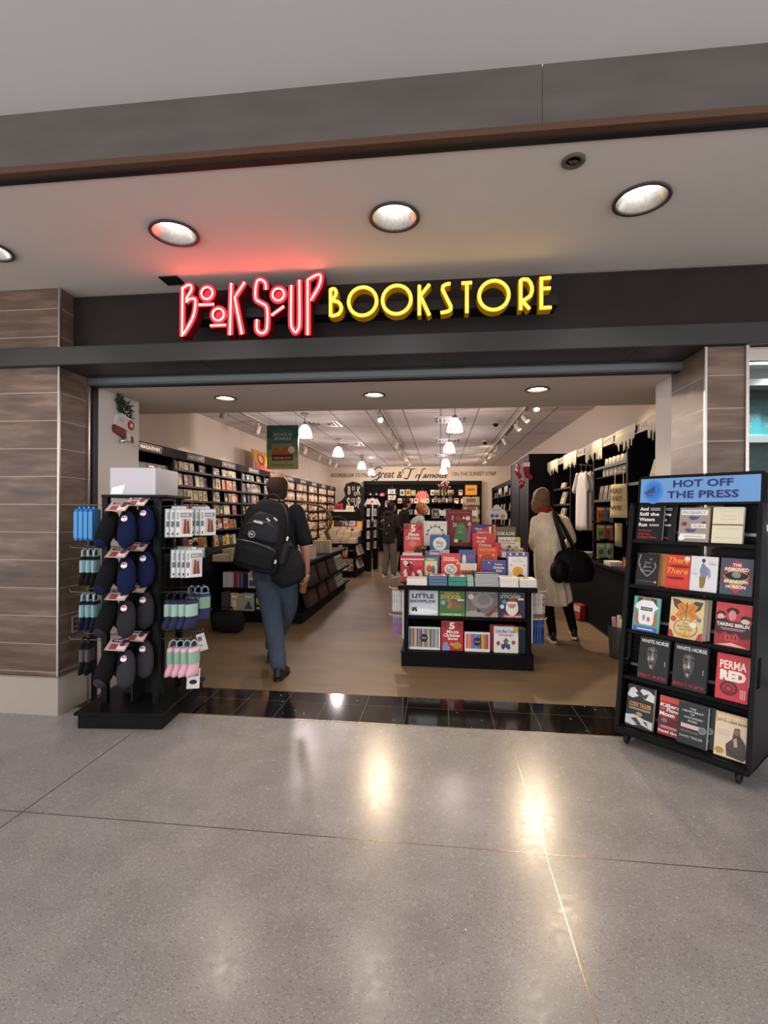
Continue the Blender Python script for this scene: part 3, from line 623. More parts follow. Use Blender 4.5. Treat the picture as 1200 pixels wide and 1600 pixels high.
berl = [('r', 0, .75, 1, 1, 'd0434a'), ('r', 0, .6, 1, .75, 'b8434a'), ('e', .15, .73, .13, .07, '3a1618'), ('e', .15, .66, .1, .08, 'd9b9b0'), ('e', .48, .82, .18, .08, '3a1618'), ('e', .47, .72, .11, .12, 'd98f88'), ('e', .85, .68, .15, .06, '3a1618'), ('e', .84, .61, .12, .06, 'e6ccc4'), ('p', [(0, .6), (.3, .64), (.4, .58), (.6, .58), (1, .55), (1, .2), (0, .22)], '4a1a1c'),
        ('t', 'TAKING BERLIN', .05, .46, .95, .545, .03, 'f4f0ec'), ('r', .15, .41, .85, .42, 'e0cfc9'), ('r', .2, .38, .8, .389, 'd0bdb8'), ('p', [(0, .3), (.15, .26), (.3, .34), (.45, .22), (.6, .34), (.75, .2), (1, .24), (1, 0), (0, 0)], 'a02a30'), ('r', .3, .13, .65, .28, 'c8424a'), ('r', .36, .17, .4, .26, '6a1418'), ('r', .47, .17, .51, .26, '6a1418'), ('r', .57, .17, .61, .26, '6a1418'), ('p', [(.05, .02), (.5, .1), (.95, .02)], 'e7b0a8')]
wh = [('t', 'WHITE HORSE', .06, .86, .96, .945, .018, 'efece6'), ('p', [(.3, .76), (.5, .8), (.62, .72), (.62, .55), (.58, .4), (.5, .24), (.38, .27), (.3, .45), (.27, .62)], '4c4a49'), ('p', [(.38, .74), (.5, .76), (.5, .6), (.44, .6)], '757270'), ('e', .38, .66, .075, .022, '1b1a1a'), ('e', .58, .67, .07, .022, '1b1a1a'), ('p', [(.46, .62), (.42, .48), (.48, .46), (.52, .5)], 'b3afab'), ('e', .45, .39, .08, .022, '2a2727'), ('p', [(.4, .36), (.48, .35), (.46, .28), (.42, .29)], 'a39f9b'), ('e', .36, .5, .05, .06, '8c8884'),
      ('r', .88, .38, .90, .5, 'b5b1ad'), ('t', 'ERIKA T. WURTH', .05, .06, .94, .13, .015, 'c42a2c')]
perma = [('t', 'PERMA', .1, .68, .92, .86, .02, 'f3ecdf'), ('t', 'RED', .12, .42, .92, .65, .07, 'f3ecdf'), ('l', circ(.42, .26, .24, .13, 16)+[(.66, .26)], .09, '5a2228'), ('l', circ(.42, .25, .12, .07, 12)+[(.54, .25)], .06, '5a2228'), ('e', .42, .25, .05, .03, 'c8303a'), ('r', .25, .38, .6, .42, '6b3034')] + [('r', .78+.06*i, .08, .81+.06*i, .28, 'e9b9ae') for i in range(3)]
code = [('p', [(0, .72), (.1, .9), (.25, .95), (.4, .85), (.55, .95), (.8, .93), (1, .85), (1, .68), (.7, .7), (.45, .76), (.2, .68)], 'd9d9d9'), ('p', [(.3, .82), (.45, .9), (.6, .8), (.8, .86), (.7, .72), (.45, .74)], '3a3a3c'), ('r', 0, .38, 1, .62, '171718'), ('t', 'CODE TALKER', .1, .49, .92, .6, .035, 'cf9338'), ('r', .1, .45, .9, .46, 'e0ddd8'), ('r', .12, .42, .88, .43, 'c0bcb6'), ('e', .5, .33, .12, .05, 'a9903e'),
        ('p', [(0, .06), (0, .26), (.3, .3), (.7, .24), (1, .22), (1, .04), (.6, .1), (.3, .04)], 'c9c9ca'), ('p', [(.2, .2), (.4, .24), (.6, .12), (.5, .06)], '3a3a3c'), ('p', [(.65, .2), (.8, .19), (.85, .08)], '4a4a4c')]
kill = [('r', 0, .86, 1, 1, 'd6503f'), ('t', 'Killers', .04, .72, .8, .82, .03, W1), ('t', 'of the', .05, .66, .22, .69, .01, W1), ('t', 'Flower', .3, .61, .98, .71, .03, W1), ('t', 'Moon', .04, .49, .62, .6, .035, W1), ('e', .28, .38, .13, .06, '6d6468'), ('e', .88, .44, .1, .08, 'f0e6da'), ('r', 0, .26, 1, .44, '5c1218'), ('e', .24, .38, .12, .055, '77707a'), ('r', .12, .22, .9, .235, 'e9c9c2'), ('r', .12, .19, .8, .2, 'e9c9c2'), ('t', 'David Grann', .04, .07, .95, .14, .03, W1)]
heart = [('t', s, x0, y, x1, y+.045, .015, 'cfd2cf') for s, x0, x1, y in (('THE', .38, .6, .86), ('HEARTBEAT', .14, .86, .79), ('OF', .42, .56, .72), ('WOUNDED', .2, .84, .64), ('KNEE', .35, .66, .56))] + [('r', .12, .4, .82, .5, 'dfb4ae'), ('e', .84, .43, .14, .085, '8d9294'), ('e', .84, .43, .1, .06, '686d70'), ('r', .12, .33, .8, .338, '9a9d9c'), ('r', .12, .3, .7, .308, '8a8d8c'), ('t', 'DAVID TREUER', .1, .17, .88, .225, .015, 'b9bcba')]
emp = [('p', [(0, .75), (.35, .86), (1, .8), (1, 1), (0, 1)], 'cfae7f'), ('t', 'EMPIRE', .08, .86, .92, .96, .03, 'e9d6ae'), ('t', 'OF THE SUMMER MOON', .08, .79, .95, .83, .02, '5d3a24'), ('p', [(.6, .7), (.76, .72), (.78, .56), (.95, .4), (1, .1), (.9, .02), (.4, .05), (.36, .3), (.55, .45)], '4f4238'), ('e', .67, .62, .09, .07, '8a6a50'), ('p', [(.58, .45), (.68, .5), (.72, .3), (.62, .28)], 'b9a48a'), ('e', .18, .13, .14, .07, 'b98e35'), ('r', .05, .6, .45, .607, 'b0a28e'), ('r', .05, .55, .42, .557, 'b0a28e'), ('r', .05, .5, .45, .507, 'b0a28e'), ('l', [(.4, .2), (.7, .1), (.98, .12)], .03, '2b2520')]
RG = 'books on the slatted wheeled rack'
def rb(x, t, w, h, th, cover, spec, label, off=0., tilt=.2, **k): return book(w, h, th, cover, spec, label, on_rack(x, t, off, tilt), group=RG, **k)
rb(.006, 4, .165, .232, .022, '0b0b0d', still, 'black book with white title And Still the Waters Run', hard=True, page=PAGEW)
rb(.062, 4, .165, .232, .022, '0b0b0d', still, 'black book half hidden behind And Still the Waters Run', .04, hard=True, page=PAGEW)
rb(.262, 4, .163, .212, .024, 'a0968f', ruby, 'grey book titled Probably Ruby with two dark birds', edge='c98f52')
rb(.440, 4, .152, .215, .03, 'e4dcbf', cream, 'plain cream book with a brown cord across its cover', page=PAGEW, edge='d5d2c8')
rb(.026, 3, .138, .205, .02, '151516', antl, 'black book showing pale antlers on the rack', edge='b98746')
rb(.075, 3, .118, .205, .02, 'b98746', [], 'tan edged book peeking out behind the antler cover', .03, page=hm('c49455', .7))
rb(.203, 3, .138, .206, .018, 'd8402f', there, 'orange red book with There printed twice in slanted letters')
rb(.332, 3, .148, .207, .022, 'e3e2e4', whitec, 'white book with a violet standing figure beside the orange red one', edge='b9b6b0')
rb(.494, 3, .156, .207, .018, '4b5462', rem, 'slate book with pink and gold diamond titled The Removed', edge='cdb27c')
rb(.026, 2, .158, .215, .016, '63b0a0', teal, 'teal book showing a white shirted torso', edge='87b8ac')
rb(.242, 2, .18, .237, .018, 'ddc78e', bfly, 'yellow book with an orange butterfly, front of its stack')
for k in (1, 2): rb(.242+.012*k, 2, .18, .237, .016, 'a39a86', [], 'copy %s behind the orange butterfly book' % ('directly', 'second')[k-1], .02*k)
rb(.483, 2, .17, .242, .018, 'b8373c', berl, 'red book titled Taking Berlin with helmeted soldiers')
rb(.077, 1, .174, .257, .03, '101012', wh, 'black White Horse book nearest the side frame, at the left', hard=True, page=hm('3a3a3a', .6))
rb(.277, 1, .178, .257, .034, '101012', wh, 'black White Horse book in the middle of its shelf, next to Perma Red', hard=True, page=hm('3a3a3a', .6))
rb(.500, 1, .152, .247, .022, 'cf3540', perma, 'red book titled Perma Red with a coiled snake')
rb(.024, 0, .16, .252, .034, '1b1b1d', code, 'black and white book titled Code Talker in gold letters', page=hm('c9b7ac', .7), hard=True)
rb(.205, 0, .142, .225, .022, '8c1f26', kill, 'dark red book titled Killers of the Flower Moon', .027)
rb(.320, 0, .152, .228, .026, '1b2423', heart, 'dark green book titled The Heartbeat of Wounded Knee', .0, .2, page=PAGEW, edge='e1e1dd')
rb(.345, 0, .152, .228, .022, '1b2423', heart, 'second copy tucked behind The Heartbeat of Wounded Knee', .03, page=PAGEW, hard=True)
rb(.508, 0, .152, .232, .022, 'e0cdb0', emp, 'tan book titled Empire of the Summer Moon with a seated man', edge='6a5a4a')
# ------------------------------------------------------------------ sock tower
TW = TR(-2.385, 2.99, 0, .09)
tw = thing('sock_tower', 'black square merchandising tower hung with socks and slippers beside the wood tiled column', 'display stand', (-2.385, 2.99, 0), .09)
b = MB(); b.box(.015, .575, .015, .70, 0, .088, RB1); b.build('plinth', tw)
b = MB(); b.cbox(-.005, .595, -.005, .72, .088, .11, RB1, .005); b.build('deck', tw)
X0, X1, Y0, Y1 = .075, .475, .17, .56
for x in (X0, X1-.04):
    for y in (Y0, Y1-.04):
        b = MB(); b.box(x, x+.04, y, y+.04, .11, 1.535, RB1); b.build('post', tw)
b = MB(); b.cbox(X0-.005, X1+.06, Y0-.005, Y1+.005, 1.53, 1.55, RB1, .004); b.build('top', tw)
b = MB(); b.box(X0+.05, X1-.05, .36, .37, .11, 1.45, hm('070708', .7)); b.box(.27, .28, .2, .54, .11, 1.45, hm('0c0c0d', .6)); b.build('peg_panel', tw)
PEGM = mat(hexc('6d6d70'), .3, .8)
pegs = []
for z in (1.47, 1.17, .86, .53):
    b = MB()
    for x in (.17, .34): b.tube([(x, .36, z), (x, .02, z+.012), (x, .01, z+.03)], .0035, PEGM, 6)
    for y in (.26, .47): b.tube([(.27, y, z), (.66, y, z+.01), (.67, y, z+.03)], .0035, PEGM, 6)
    for y in (.2, .36): b.tube([(.27, y, z), (-.16, y, z+.01), (-.17, y, z+.03)], .0035, PEGM, 6)
    b.build('peg', tw)
# white acrylic box on top
b = MB(); WB = mat(hexc('bebbc0'), .18); b.box(.115, .435, .2, .55, 1.551, 1.738, WB)
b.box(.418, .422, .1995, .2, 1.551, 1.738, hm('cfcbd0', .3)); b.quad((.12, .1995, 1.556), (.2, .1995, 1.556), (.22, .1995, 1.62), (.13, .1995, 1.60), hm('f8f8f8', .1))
bx = b.build('display_box'); bx.matrix_world = TW; tag(bx, 'glossy white acrylic box on top of the sock tower', 'box')
def put(o, M): o.matrix_world = TW @ M; return o
# slippers hanging on the front pegs
DK = m_darkpanel('0f0f11', .9)
def slipper_pair(col, M, label, group, flip=1):
    t = thing('slipper_pair', label, 'slippers', (0, 0, 0), 0, group); c = NT('fleece'); n = c.noise(c.obj(), 300, 2); a = hexc(col)
    c.bump(n, .4, .003); m = c.set(Base_Color=a, Roughness=.95, Specular_IOR_Level=.1); m2 = DK
    for s, dx, dy, rot in ((0, .055, 0, -.12), (1, -.045, .02, .25)):
        b = MB(); T = TR(dx, dy, -.02, rx=-.30, ry=rot)
        rings = []
        for k in range(13):
            q = k/12; z = -.245*q; w = .052*(1-.12*cos(q*2*pi*.9))*(1 if q < .8 else math.sqrt(max(.02, 1-((q-.8)/.2)**2*.95))); w *= math.sqrt(min(1, .25+q*4)); d = .036*(w/.052)
            rings.append([(w*cos(2*pi*j/16), d*sin(2*pi*j/16)*(1.0 if sin(2*pi*j/16) < 0 else 1.5), z) for j in range(16)])
        b.loft(rings, m if s == 0 else m2, T)
        # dark ribbed upper over the fleece toe
        rings2 = []
        for k in range(7):
            q = k/12; w, d = .0535, .037; w *= math.sqrt(min(1, .25+q*4)); z = -.245*q
            rings2.append([((-.004+(w*cos(a2))) if 1 else 0, d*sin(a2), z) for a2 in [pi*.5+pi*j/10 for j in range(11)]])
        b.loft(rings2, m2, T, caps=False, closed=False)
        if s == 1: b.ell((0, -.01, -.09), (.036, .03, .075), hm('060606', 1), 12, T); b.ell((0.0, 0, -.215), (.044, .04, .04), m, 12, T)
        b.build('slipper', t)
    b = MB(); b.cyl(.021, 0, .0012, hm('e7c3d4', .5), 20, TR(.062, -.052, -.062, rx=pi/2-.3)); 
    Ts = TR(.062, -.0535, -.062, rx=-.3) @ FT
    b.add([(-.0195, -.012, 0), (.0195, -.012, 0), (.0195, .0, 0), (-.0195, .0, 0)], [(0, 1, 2, 3)], hm('f4eef2', .5), False, Ts)
    b.add([(x, y, 0) for x, y in circ(-.006, .009, .006, n=8)], [tuple(range(8))], hm('3c2a38', .5), False, Ts); b.add([(x, y, 0) for x, y in circ(.008, .009, .004, n=8)], [tuple(range(8))], hm('3c2a38', .5), False, Ts)
    b.build('round_sticker', t)
    b = MB(); T = TR(-.02, -.045, -.012, rx=-.85, rz=-.15) @ FT
    art(b, [('r', 0, 0, 1, 1, 'c9a8a4'), ('r', .05, .1, .45, .6, '8d4a48'), ('r', .5, .15, .9, .5, 'e9d9ce'), ('r', 0, .75, 1, 1, '2a2030'), ('t', 'cozy', .1, .8, .6, .95, .01, 'e8dfe8'), ('e', .7, .6, .15, .2, '6b3040')], .13, .085, T @ Matrix.Translation((-.04, 0, 0)))
    b.box(-.06, .09, -.0015, 0, 0, .085, hm('b99a96', .5), TR(-.02, -.0435, -.013, rx=-.85, rz=-.15)); b.build('header_card', t)
    t.matrix_world = TW @ M; return t
_sl = [('161f3d', 1.47), ('161f3d', 1.165), ('2c2c30', .885), ('343438', .555)]
_ln = ['top', 'second', 'third', 'lowest']
for i, (c, z) in enumerate(_sl):
    cn = 'navy' if i < 2 else 'grey'
    for j, (dx, dy, dz) in enumerate(((.275, .035, 0), (.345, .14, .035))):
        slipper_pair(c, TR(dx, dy, z+dz-.02), '%s slippers with round pink sticker, %s row of the sock tower, %s pair' % (cn, _ln[i], ('front', 'rear')[j]), 'slippers on the tower front')
# boxed packs hanging on the side pegs, faces outward (+x), edges towards -y
def pack(kind):
    """hang-card in a clear sleeve: white side band, grey header, leg picture; front face at x=d, hung from the top middle"""
    w, h, d = .125, .20, .016; b = MB()
    b.box(0, d, 0, w, -h, 0, mat(hexc('b9c0c4'), .2))
    art(b, [('r', .02, .02, .98, .97, 'e3e2de'), ('r', .05, .05, .24, .93, 'f0efec'), ('r', .05, .36, .24, .56, '6f7d88'), ('r', .10, .08, .18, .16, '26282c'), ('r', .09, .62, .2, .88, 'a9b0b6'), ('r', .30, .70, .94, .86, '8593a0'), ('t', 'SOCKS', .36, .74, .8, .82, .02, 'f2f2f0'), ('r', .36, .12, .90, .66, 'cdb8aa'), ('p', [(.45, .12), (.52, .62), (.62, .64), (.66, .12)], '7a3f32'), ('p', [(.68, .12), (.66, .55), (.76, .6), (.84, .12)], '6a342a')], w, h, SXF @ Matrix.Translation((0, -h, d+.0006)))
    b.box(0, d, w*.38, w*.62, 0, .018, mat(hexc('d4d8da'), .25))
    return b
SXF = Matrix(((0, 0, 1, 0), (1, 0, 0, 0), (0, 1, 0, 0), (0, 0, 0, 1)))
def sock_pack(top, mid, bottom, n=1):
    """card-topped sock pair seen from the edge"""
    w, h, d = .10, .24, .030; b = MB()
    rings = []
    for k, (z, yy, dd) in enumerate(((-.05, .045, .012), (-.12, .048, .017), (-.18, .045, .016), (-.21, .05, .018), (-.235, .055, .016), (-.25, .05, .006))):
        rings.append([(d/2+dd*cos(2*pi*j/12), w/2+yy*sin(2*pi*j/12)-(.012 if k > 2 else 0), z) for j in range(12)])
    b.loft(rings, hm(bottom, .95))
    b.loft([[(d/2+r*cos(2*pi*j/12), w/2+.05*sin(2*pi*j/12), z) for j in range(12)] for z, r in ((-.16, .0185), (-.12, .0195), (-.075, .016))], hm(mid, .5), caps=False)
    b.prism([(d/2+.012*cos(2*pi*j/12), w/2+.04*sin(2*pi*j/12)) for j in range(12)], -.08, -.045, hm(top, .5))
    b.tube([(d/2, w/2-.03, -.05), (d/2, w/2-.025, -.01), (d/2, w/2, .004), (d/2, w/2+.025, -.01), (d/2, w/2+.03, -.05)], .006, hm(top, .4), 6)
    return b
proto = pack('knee').build('boxed_socks'); k0 = 0
tag(proto, 'x', 'boxed socks')
def place_row(proto, spots, lab, group, rz=0, jit=.0, cat=None):
    global USED
    for i, (x, y, z) in enumerate(spots):
        o = proto if proto.get('label') in (None, 'x') else dup(proto)
        o.matrix_world = TW @ TR(x, y, z, rz=rz+random.uniform(-jit, jit), rx=random.uniform(-jit, jit)*.5)
        o['label'] = lab[i] if isinstance(lab, list) else lab; o['group'] = group
        if cat: o['category'] = cat
pl_ = lambda n, what: ['%s, %s' % (what, q) for q in (['outermost of its peg', 'next to the outermost', 'third from the outside', 'fourth from the outside', 'innermost of its peg'][:n])][::-1]
def run(x0, dx, n, y, z): return [(x0+dx*i, y, z) for i in range(n)]
place_row(proto, run(.49, .034, 3, .22, 1.455), pl_(3, 'white boxed leg socks on the top peg nearest the tower front'), 'boxed socks on the tower side', -.75, .03)
place_row(proto, run(.53, .034, 4, .47, 1.455), pl_(4, 'white boxed leg socks on the top peg beside the shop entrance'), 'boxed socks on the tower side', -.75, .03)
place_row(proto, run(.51, .034, 4, .27, 1.165), pl_(4, 'white boxed leg socks on the second row of pegs'), 'boxed socks on the tower side', -.75, .03)
for what, (t_, m_, b_), x0, n, y, z, grp, dx, rz in (
    ('mint carded sock pair with dark top, third row facing the entrance', ('1c1c20', '9fc3b2', '2e3050'), .48, 4, .22, .86, 'mint carded socks', .05, -.6),
    ('blue carded sock pair, third row on the far peg', ('8d9fb0', '8fae9f', '34406a'), .53, 3, .46, .87, 'blue carded socks', .05, -.6),
    ('pink sock pair in a mint band on the lowest row', ('9fb6cc', '8fb59f', 'efb9c8'), .49, 4, .24, .52, 'pink socks', .05, -.6)):
    p = sock_pack(t_, m_, b_).build('sock_pair'); tag(p, 'x', 'socks'); place_row(p, run(x0, dx, n, y, z), pl_(n, what), grp, rz, .05)
for what, (t_, m_, b_), n, y, z, grp in (
    ('pale teal carded sock pair with black toes on the column side', ('a9c4c6', '8fb8bd', '121214'), 3, .24, 1.17, 'teal and black socks'),
    ('pale teal carded sock pair with navy toes on the column side', ('a9c4c6', '8fb8bd', '161a36'), 3, .24, .86, 'teal and navy socks'),
    ('black floral sock pair on the column side', ('16161a', '5a5560', '121216'), 2, .24, .55, 'dark floral socks')):
    p = sock_pack(t_, m_, b_).build('sock_pair'); tag(p, 'x', 'socks'); place_row(p, [(-.085+.042*i, y-.08, z) for i in range(n)], pl_(n, what)[::-1], grp, 0, .04)
for i in range(4):
    b = MB(); b.cbox(0, .03, 0, .12, -.22, 0, mat(hexc('1c6fb4'), .25), .008); b.box(.002, .028, -.001, 0, -.2, -.02, mat(hexc('3b8fd0'), .2)); b.box(.008, .022, .04, .08, 0, .015, mat(hexc('2c7fc0'), .2))
    o = b.build('plastic_pouch'); o.matrix_world = TW @ TR(-.105+.034*i, .14, 1.45, rz=.03*i); tag(o, 'blue glossy pouch hanging beside the column, ' + ['outermost', 'second from outside', 'third from outside', 'innermost'][i], 'pouch', 'blue pouches on the tower')
# odd hanging cards at the lower corner
for (x, y, z, ry, lab, spec) in ((.60, .5, .50, -.25, 'white tag card dangling at the tower corner above the insole box', [('r', 0, 0, 1, 1, 'e6e4e0'), ('r', .1, .6, .6, .85, '6f7680'), ('r', .1, .3, .5, .36, '9a9a9a')]),
                            (.58, .40, .27, .05, 'white insole box hanging low at the tower corner', [('r', 0, 0, 1, 1, 'eceae8'), ('r', .1, .65, .9, .9, '7d98a0'), ('e', .5, .35, .3, .12, '1c1c22')])):
    b = MB(); w, h = (.06, .13) if z > .4 else (.09, .14); b.box(0, w, 0, .01 if z > .4 else .035, -h, 0, hm('dddbd8', .5)); art(b, spec, w, h, TR(0, -.0005, -h) @ FT)
    b.tube([(w/2, .005, 0), (w/2, .005, .04), (w/2-.05, .02, .05)], .002, hm('333333', .5), 5)
    o = b.build('hanging_card'); o.matrix_world = TW @ TR(x, y, z, ry=ry, rz=.35); tag(o, lab, 'sock package')
# socket on the column side
b = MB(); b.box(0, .008, -.035, .035, -.06, .06, hm('8d857c', .4)); b.box(.008, .010, -.022, .022, -.045, .045, hm('2a2624', .4)); b.box(.01, .012, -.012, .012, .008, .03, hm('6d665f', .4)); b.box(.01, .012, -.012, .012, -.03, -.008, hm('6d665f', .4))
tag(b.build('power_outlet', loc=(-2.66, 3.338, .608)), 'metal power outlet plate on the side of the wood tiled column', 'outlet')

t = thing('travel_pillow', 'black and grey neck pillow with a card, hanging right of the white sock boxes', 'neck pillow'); b = MB()
b.tube([(.055*cos(a), 0, .06*sin(a)) for a in [pi*.62+2*pi*.76*k/14 for k in range(15)]], [.022]*15, hm('131315', .9), 10); b.build('cushion', t)
b = MB(); art(b, [('r', 0, 0, 1, 1, '9fb0b4'), ('e', .5, .5, .3, .3, 'd8b8a4'), ('r', .1, .8, .9, .95, 'e4e4e2')], .06, .075, Matrix.Translation((-.01, -.03, -.05)) @ FT); b.box(-.01, .05, -.03, -.028, -.05, .025, hm('8fa0a4', .5)); b.build('card', t)
t.matrix_world = TW @ TR(.62, .52, 1.14)
# ------------------------------------------------------------------ holiday display table
gd = thing('holiday_table', 'low black display table with two shelves, loaded with holiday books', 'display table', (.235, 4.6, 0))
BK = m_darkpanel('080809', .62); BKI = m_darkpanel('050505', .8)
b = MB(); b.box(-.59, .615, 0, 1.08, 0, .135, BK); b.box(-.595, .62, -.004, 1.084, .125, .14, BK); b.build('plinth', gd)
for x in (-.565, .555):
    b = MB(); b.box(x, x+.04, .01, 1.05, .14, .712, BK); b.build('side_panel', gd)
b = MB(); b.box(-.525, .555, .35, .36, .14, .712, BKI); b.build('back_panel', gd)
b = MB(); b.box(-.525, .555, .012, .35, .445, .468, BK); b.build('shelf', gd)
b = MB(); b.cbox(-.625, .645, -.01, 1.1, .712, .755, BK, .004); b.build('tabletop', gd)
for z, y in ((.80, .32), (.98, .58), (1.10, .80)):
    pass
b = MB(); b.box(-.56, .60, .30, 1.05, .756, .80, BK); b.build('riser', gd)
b = MB(); b.box(-.54, .60, .52, 1.05, .80, .985, BK); b.build('riser', gd)
b = MB(); b.box(-.50, .58, .78, 1.05, .985, 1.07, BK); b.build('riser', gd)

def fbook(x0, x1, z0, z1, Y, th, cover, spec, label, name='book', cat='book', group=None, tilt=.06, **k):
    return book(x1-x0, z1-z0, th, cover, spec, label, Matrix.Translation((x0, Y, z0+.0005+th*tilt)) @ Matrix.Rotation(-tilt, 4, 'X'), group=group, name=name, cat=cat, **k)
WH_ = 'f3f0ea'
GG = 'books facing out of the holiday table shelves'
fbook(-.30, -.014, .470, .702, 4.64, .012, 'b9bfc9', [('r', .06, .06, .94, .94, 'c6ccd4'), ('t', 'THE', .38, .87, .58, .93, .02, '6f7480'), ('t', 'LITTLE', .14, .68, .86, .86, .06, '3c4252'), ('t', 'SNOWPLOW', .08, .50, .92, .63, .05, '3c4252'), ('e', .5, .15, .48, .12, 'e8ebef'), ('r', .14, .2, .3, .32, '4d3038'), ('e', .17, .19, .04, .05, '26262a'), ('e', .28, .19, .04, .05, '26262a')], 'silvery picture book titled The Little Snowplow', group=GG)
fbook(-.004, .234, .470, .708, 4.64, .012, '3f6a33', [('r', .0, .0, 1, .12, '5b8a3e'), ('t', 'PAINT BY', .2, .84, .8, .93, .03, 'c7a83c'), ('t', 'STICKER', .06, .66, .86, .82, .05, 'c7a83c'), ('e', .15, .52, .09, .09, '7fb2c9'), ('p', [(.3, .7), (.5, .62), (.85, .45), (.9, .32), (.5, .3), (.35, .4)], '8a5a36'), ('p', [(.3, .3), (.36, .55), (.5, .5), (.45, .3)], 'a36f43'), ('e', .36, .6, .08, .07, 'a36f43'), ('r', .7, .6, .95, .66, 'e5e2d4'), ('t', 'CHRISTMAS', .08, .03, .85, .09, .03, 'dfe6cf')], 'green Paint by Sticker book with a reindeer', group=GG)
fbook(.242, .536, .470, .706, 4.64, .012, '6c6664', [('e', .52, .62, .34, .28, '8f8987'), ('e', .55, .66, .2, .18, '7a7472'), ('e', .16, .78, .09, .11, 'd8cf92'), ('t', 'The Polar Express', .1, .9, .9, .97, .02, 'c9c4bc'), ('p', [(0, 0), (1, 0), (1, .2), (.6, .12), (.3, .25), (0, .2)], '9a9592'), ('p', [(.55, .05), (.72, .18), (.95, .48), (.98, .38), (.75, .02)], '7a3430'), ('r', .35, .18, .45, .3, '3a3534')], 'dim grey picture book with a pale round moon', group=GG)
fbook(.544, .780, .470, .708, 4.64, .012, '2a2346', [('t', 'PAINT BY', .15, .88, .7, .96, .03, '8a8f6f'), ('t', 'STICKER', .06, .74, .86, .87, .05, 'a8b08a'), ('e', .5, .38, .24, .3, 'e6dcd6'), ('e', .5, .48, .14, .12, 'c58a72'), ('p', [(.32, .58), (.7, .6), (.62, .74), (.4, .74)], 'b3262a'), ('e', .5, .57, .22, .05, 'efe9e4'), ('p', [(.1, 0), (.9, 0), (.8, .18), (.65, .08), (.35, .08), (.2, .18)], 'b3262a'), ('e', .12, .42, .08, .08, 'd9dce4'), ('e', .2, .6, .09, .09, '4f8fc0'), ('t', 'CHRISTMAS', .2, .02, .85, .09, .03, 'e8cfc0'), ('r', .72, .68, .95, .75, 'e5e2d4')], 'dark purple Paint by Sticker book with a bearded Santa', group=GG)
cols = ['39506b', '5f7d92', '8d3d3a', 'c9a54a', '3f3f47', '7f5a78', '2b2b31', 'a6a6aa', '86597b', '5a7f6a', 'c9b069', '4a4a52', '7d96ad', '6c7a5a', 'b9a8c4', '8a8a92']
fbook(-.298, .006, .142, .352, 4.66, .03, 'e8e4de', [('r', .04+.058*i, .14, .04+.058*(i+.82), .93, c) for i, c in enumerate(cols)] + [('p', circ(.5, .52, .13, .2, 6), '1d1c24'), ('t', 'PENS', .43, .49, .57, .55, .01, 'cfcfd4'), ('r', 0, .12, 1, .135, '26262a')], 'wide white tin of muted coloured pens', 'pen_box', 'art supplies', GG)
red5 = [('t', '5', .36, .72, .62, .96, .05, WH_), ('t', 'Minute', .25, .58, .8, .7, .03, WH_), ('t', 'Christmas', .1, .46, .85, .58, .03, .2, WH_), ('t', 'Stories', .3, .36, .75, .45, .03, WH_), ('e', .72, .18, .2, .11, 'b98f2e'), ('p', [(.05, 0), (.1, .25), (.25, .3), (.4, .1), (.4, 0)], '7f8ec0'), ('e', .14, .88, .12, .08, '7a2a22'), ('e', .85, .86, .1, .07, '7a2a22'), ('e', .48, .22, .07, .05, 'e0a03a')]
fbook(.016, .220, .142, .415, 4.66, .02, 'b8242c', red5, 'red storybook with a big 5 on the lowest table shelf', group=GG)
rb_ = ['c9484a', 'd9674a', 'd98a4a', 'c25a8a', '8a5ab0', '5a62b8', '4a7fc0', '49a0b0', '5a5ab0', '8a6a9a', '4a4a52', 'c9a83c', 'd98a3a', 'c9693a', '9a5a3a', '7a4a34']
fbook(.233, .463, .142, .322, 4.65, .03, 'eae6e2', [('r', .05+.056*i, .16, .05+.056*(i+.9), .9, c) for i, c in enumerate(rb_)] + [('p', circ(.5, .52, .17, .24, 6), '1d1c24'), ('t', 'PENCILS', .39, .49, .61, .55, .01, 'cfcfd4')], 'narrow white tin of rainbow coloured pencils', 'pencil_box', 'art supplies', GG)
fbook(.468, .70, .142, .385, 4.70, .014, 'b01f28', [('r', .0, .0, .06, 1, '8a141c')], 'plain red book behind the little truck book', group=GG)
truck = [('r', .8, .78, 1, 1, 'd9b03c'), ('t', 'Little Blue Truck', .08, .76, .86, .88, .02, '3c5aa0'), ('t', 'Christmas', .2, .63, .78, .73, .02, .2, 'c05a6a'), ('r', .3, .2, .66, .34, '3c4c8a'), ('r', .42, .32, .56, .44, '3c4c8a'), ('e', .38, .19, .06, .06, '2b2b33'), ('e', .6, .19, .06, .06, '2b2b33'), ('p', [(.36, .42), (.5, .58), (.62, .44)], '3f6a33'), ('e', .18, .36, .07, .09, '9a3a3a'), ('e', .8, .4, .08, .08, 'a0603a'), ('e', .5, .42, .05, .06, '8a5a3a')]
fbook(.50, .722, .142, .382, 4.65, .018, 'e6e3e0', truck, 'white picture book with a small blue truck on the lowest shelf', group=GG)
for i in range(3):
    o = book(.11, .225, .018, '1f2636', [('r', .1, .1, .9, .2, '6f7f96'), ('r', .2, .5, .8, .7, '9aa4b0')], ['dark slim spine beside the blue truck book, inner', 'dark slim spine beside the blue truck book, middle', 'dark slim spine at the right end of the lowest shelf'][i], Matrix.Translation((.745+.021*i, 4.655, .142)) @ Matrix.Rotation(pi/2, 4, 'Z'), group='slim dark spines')
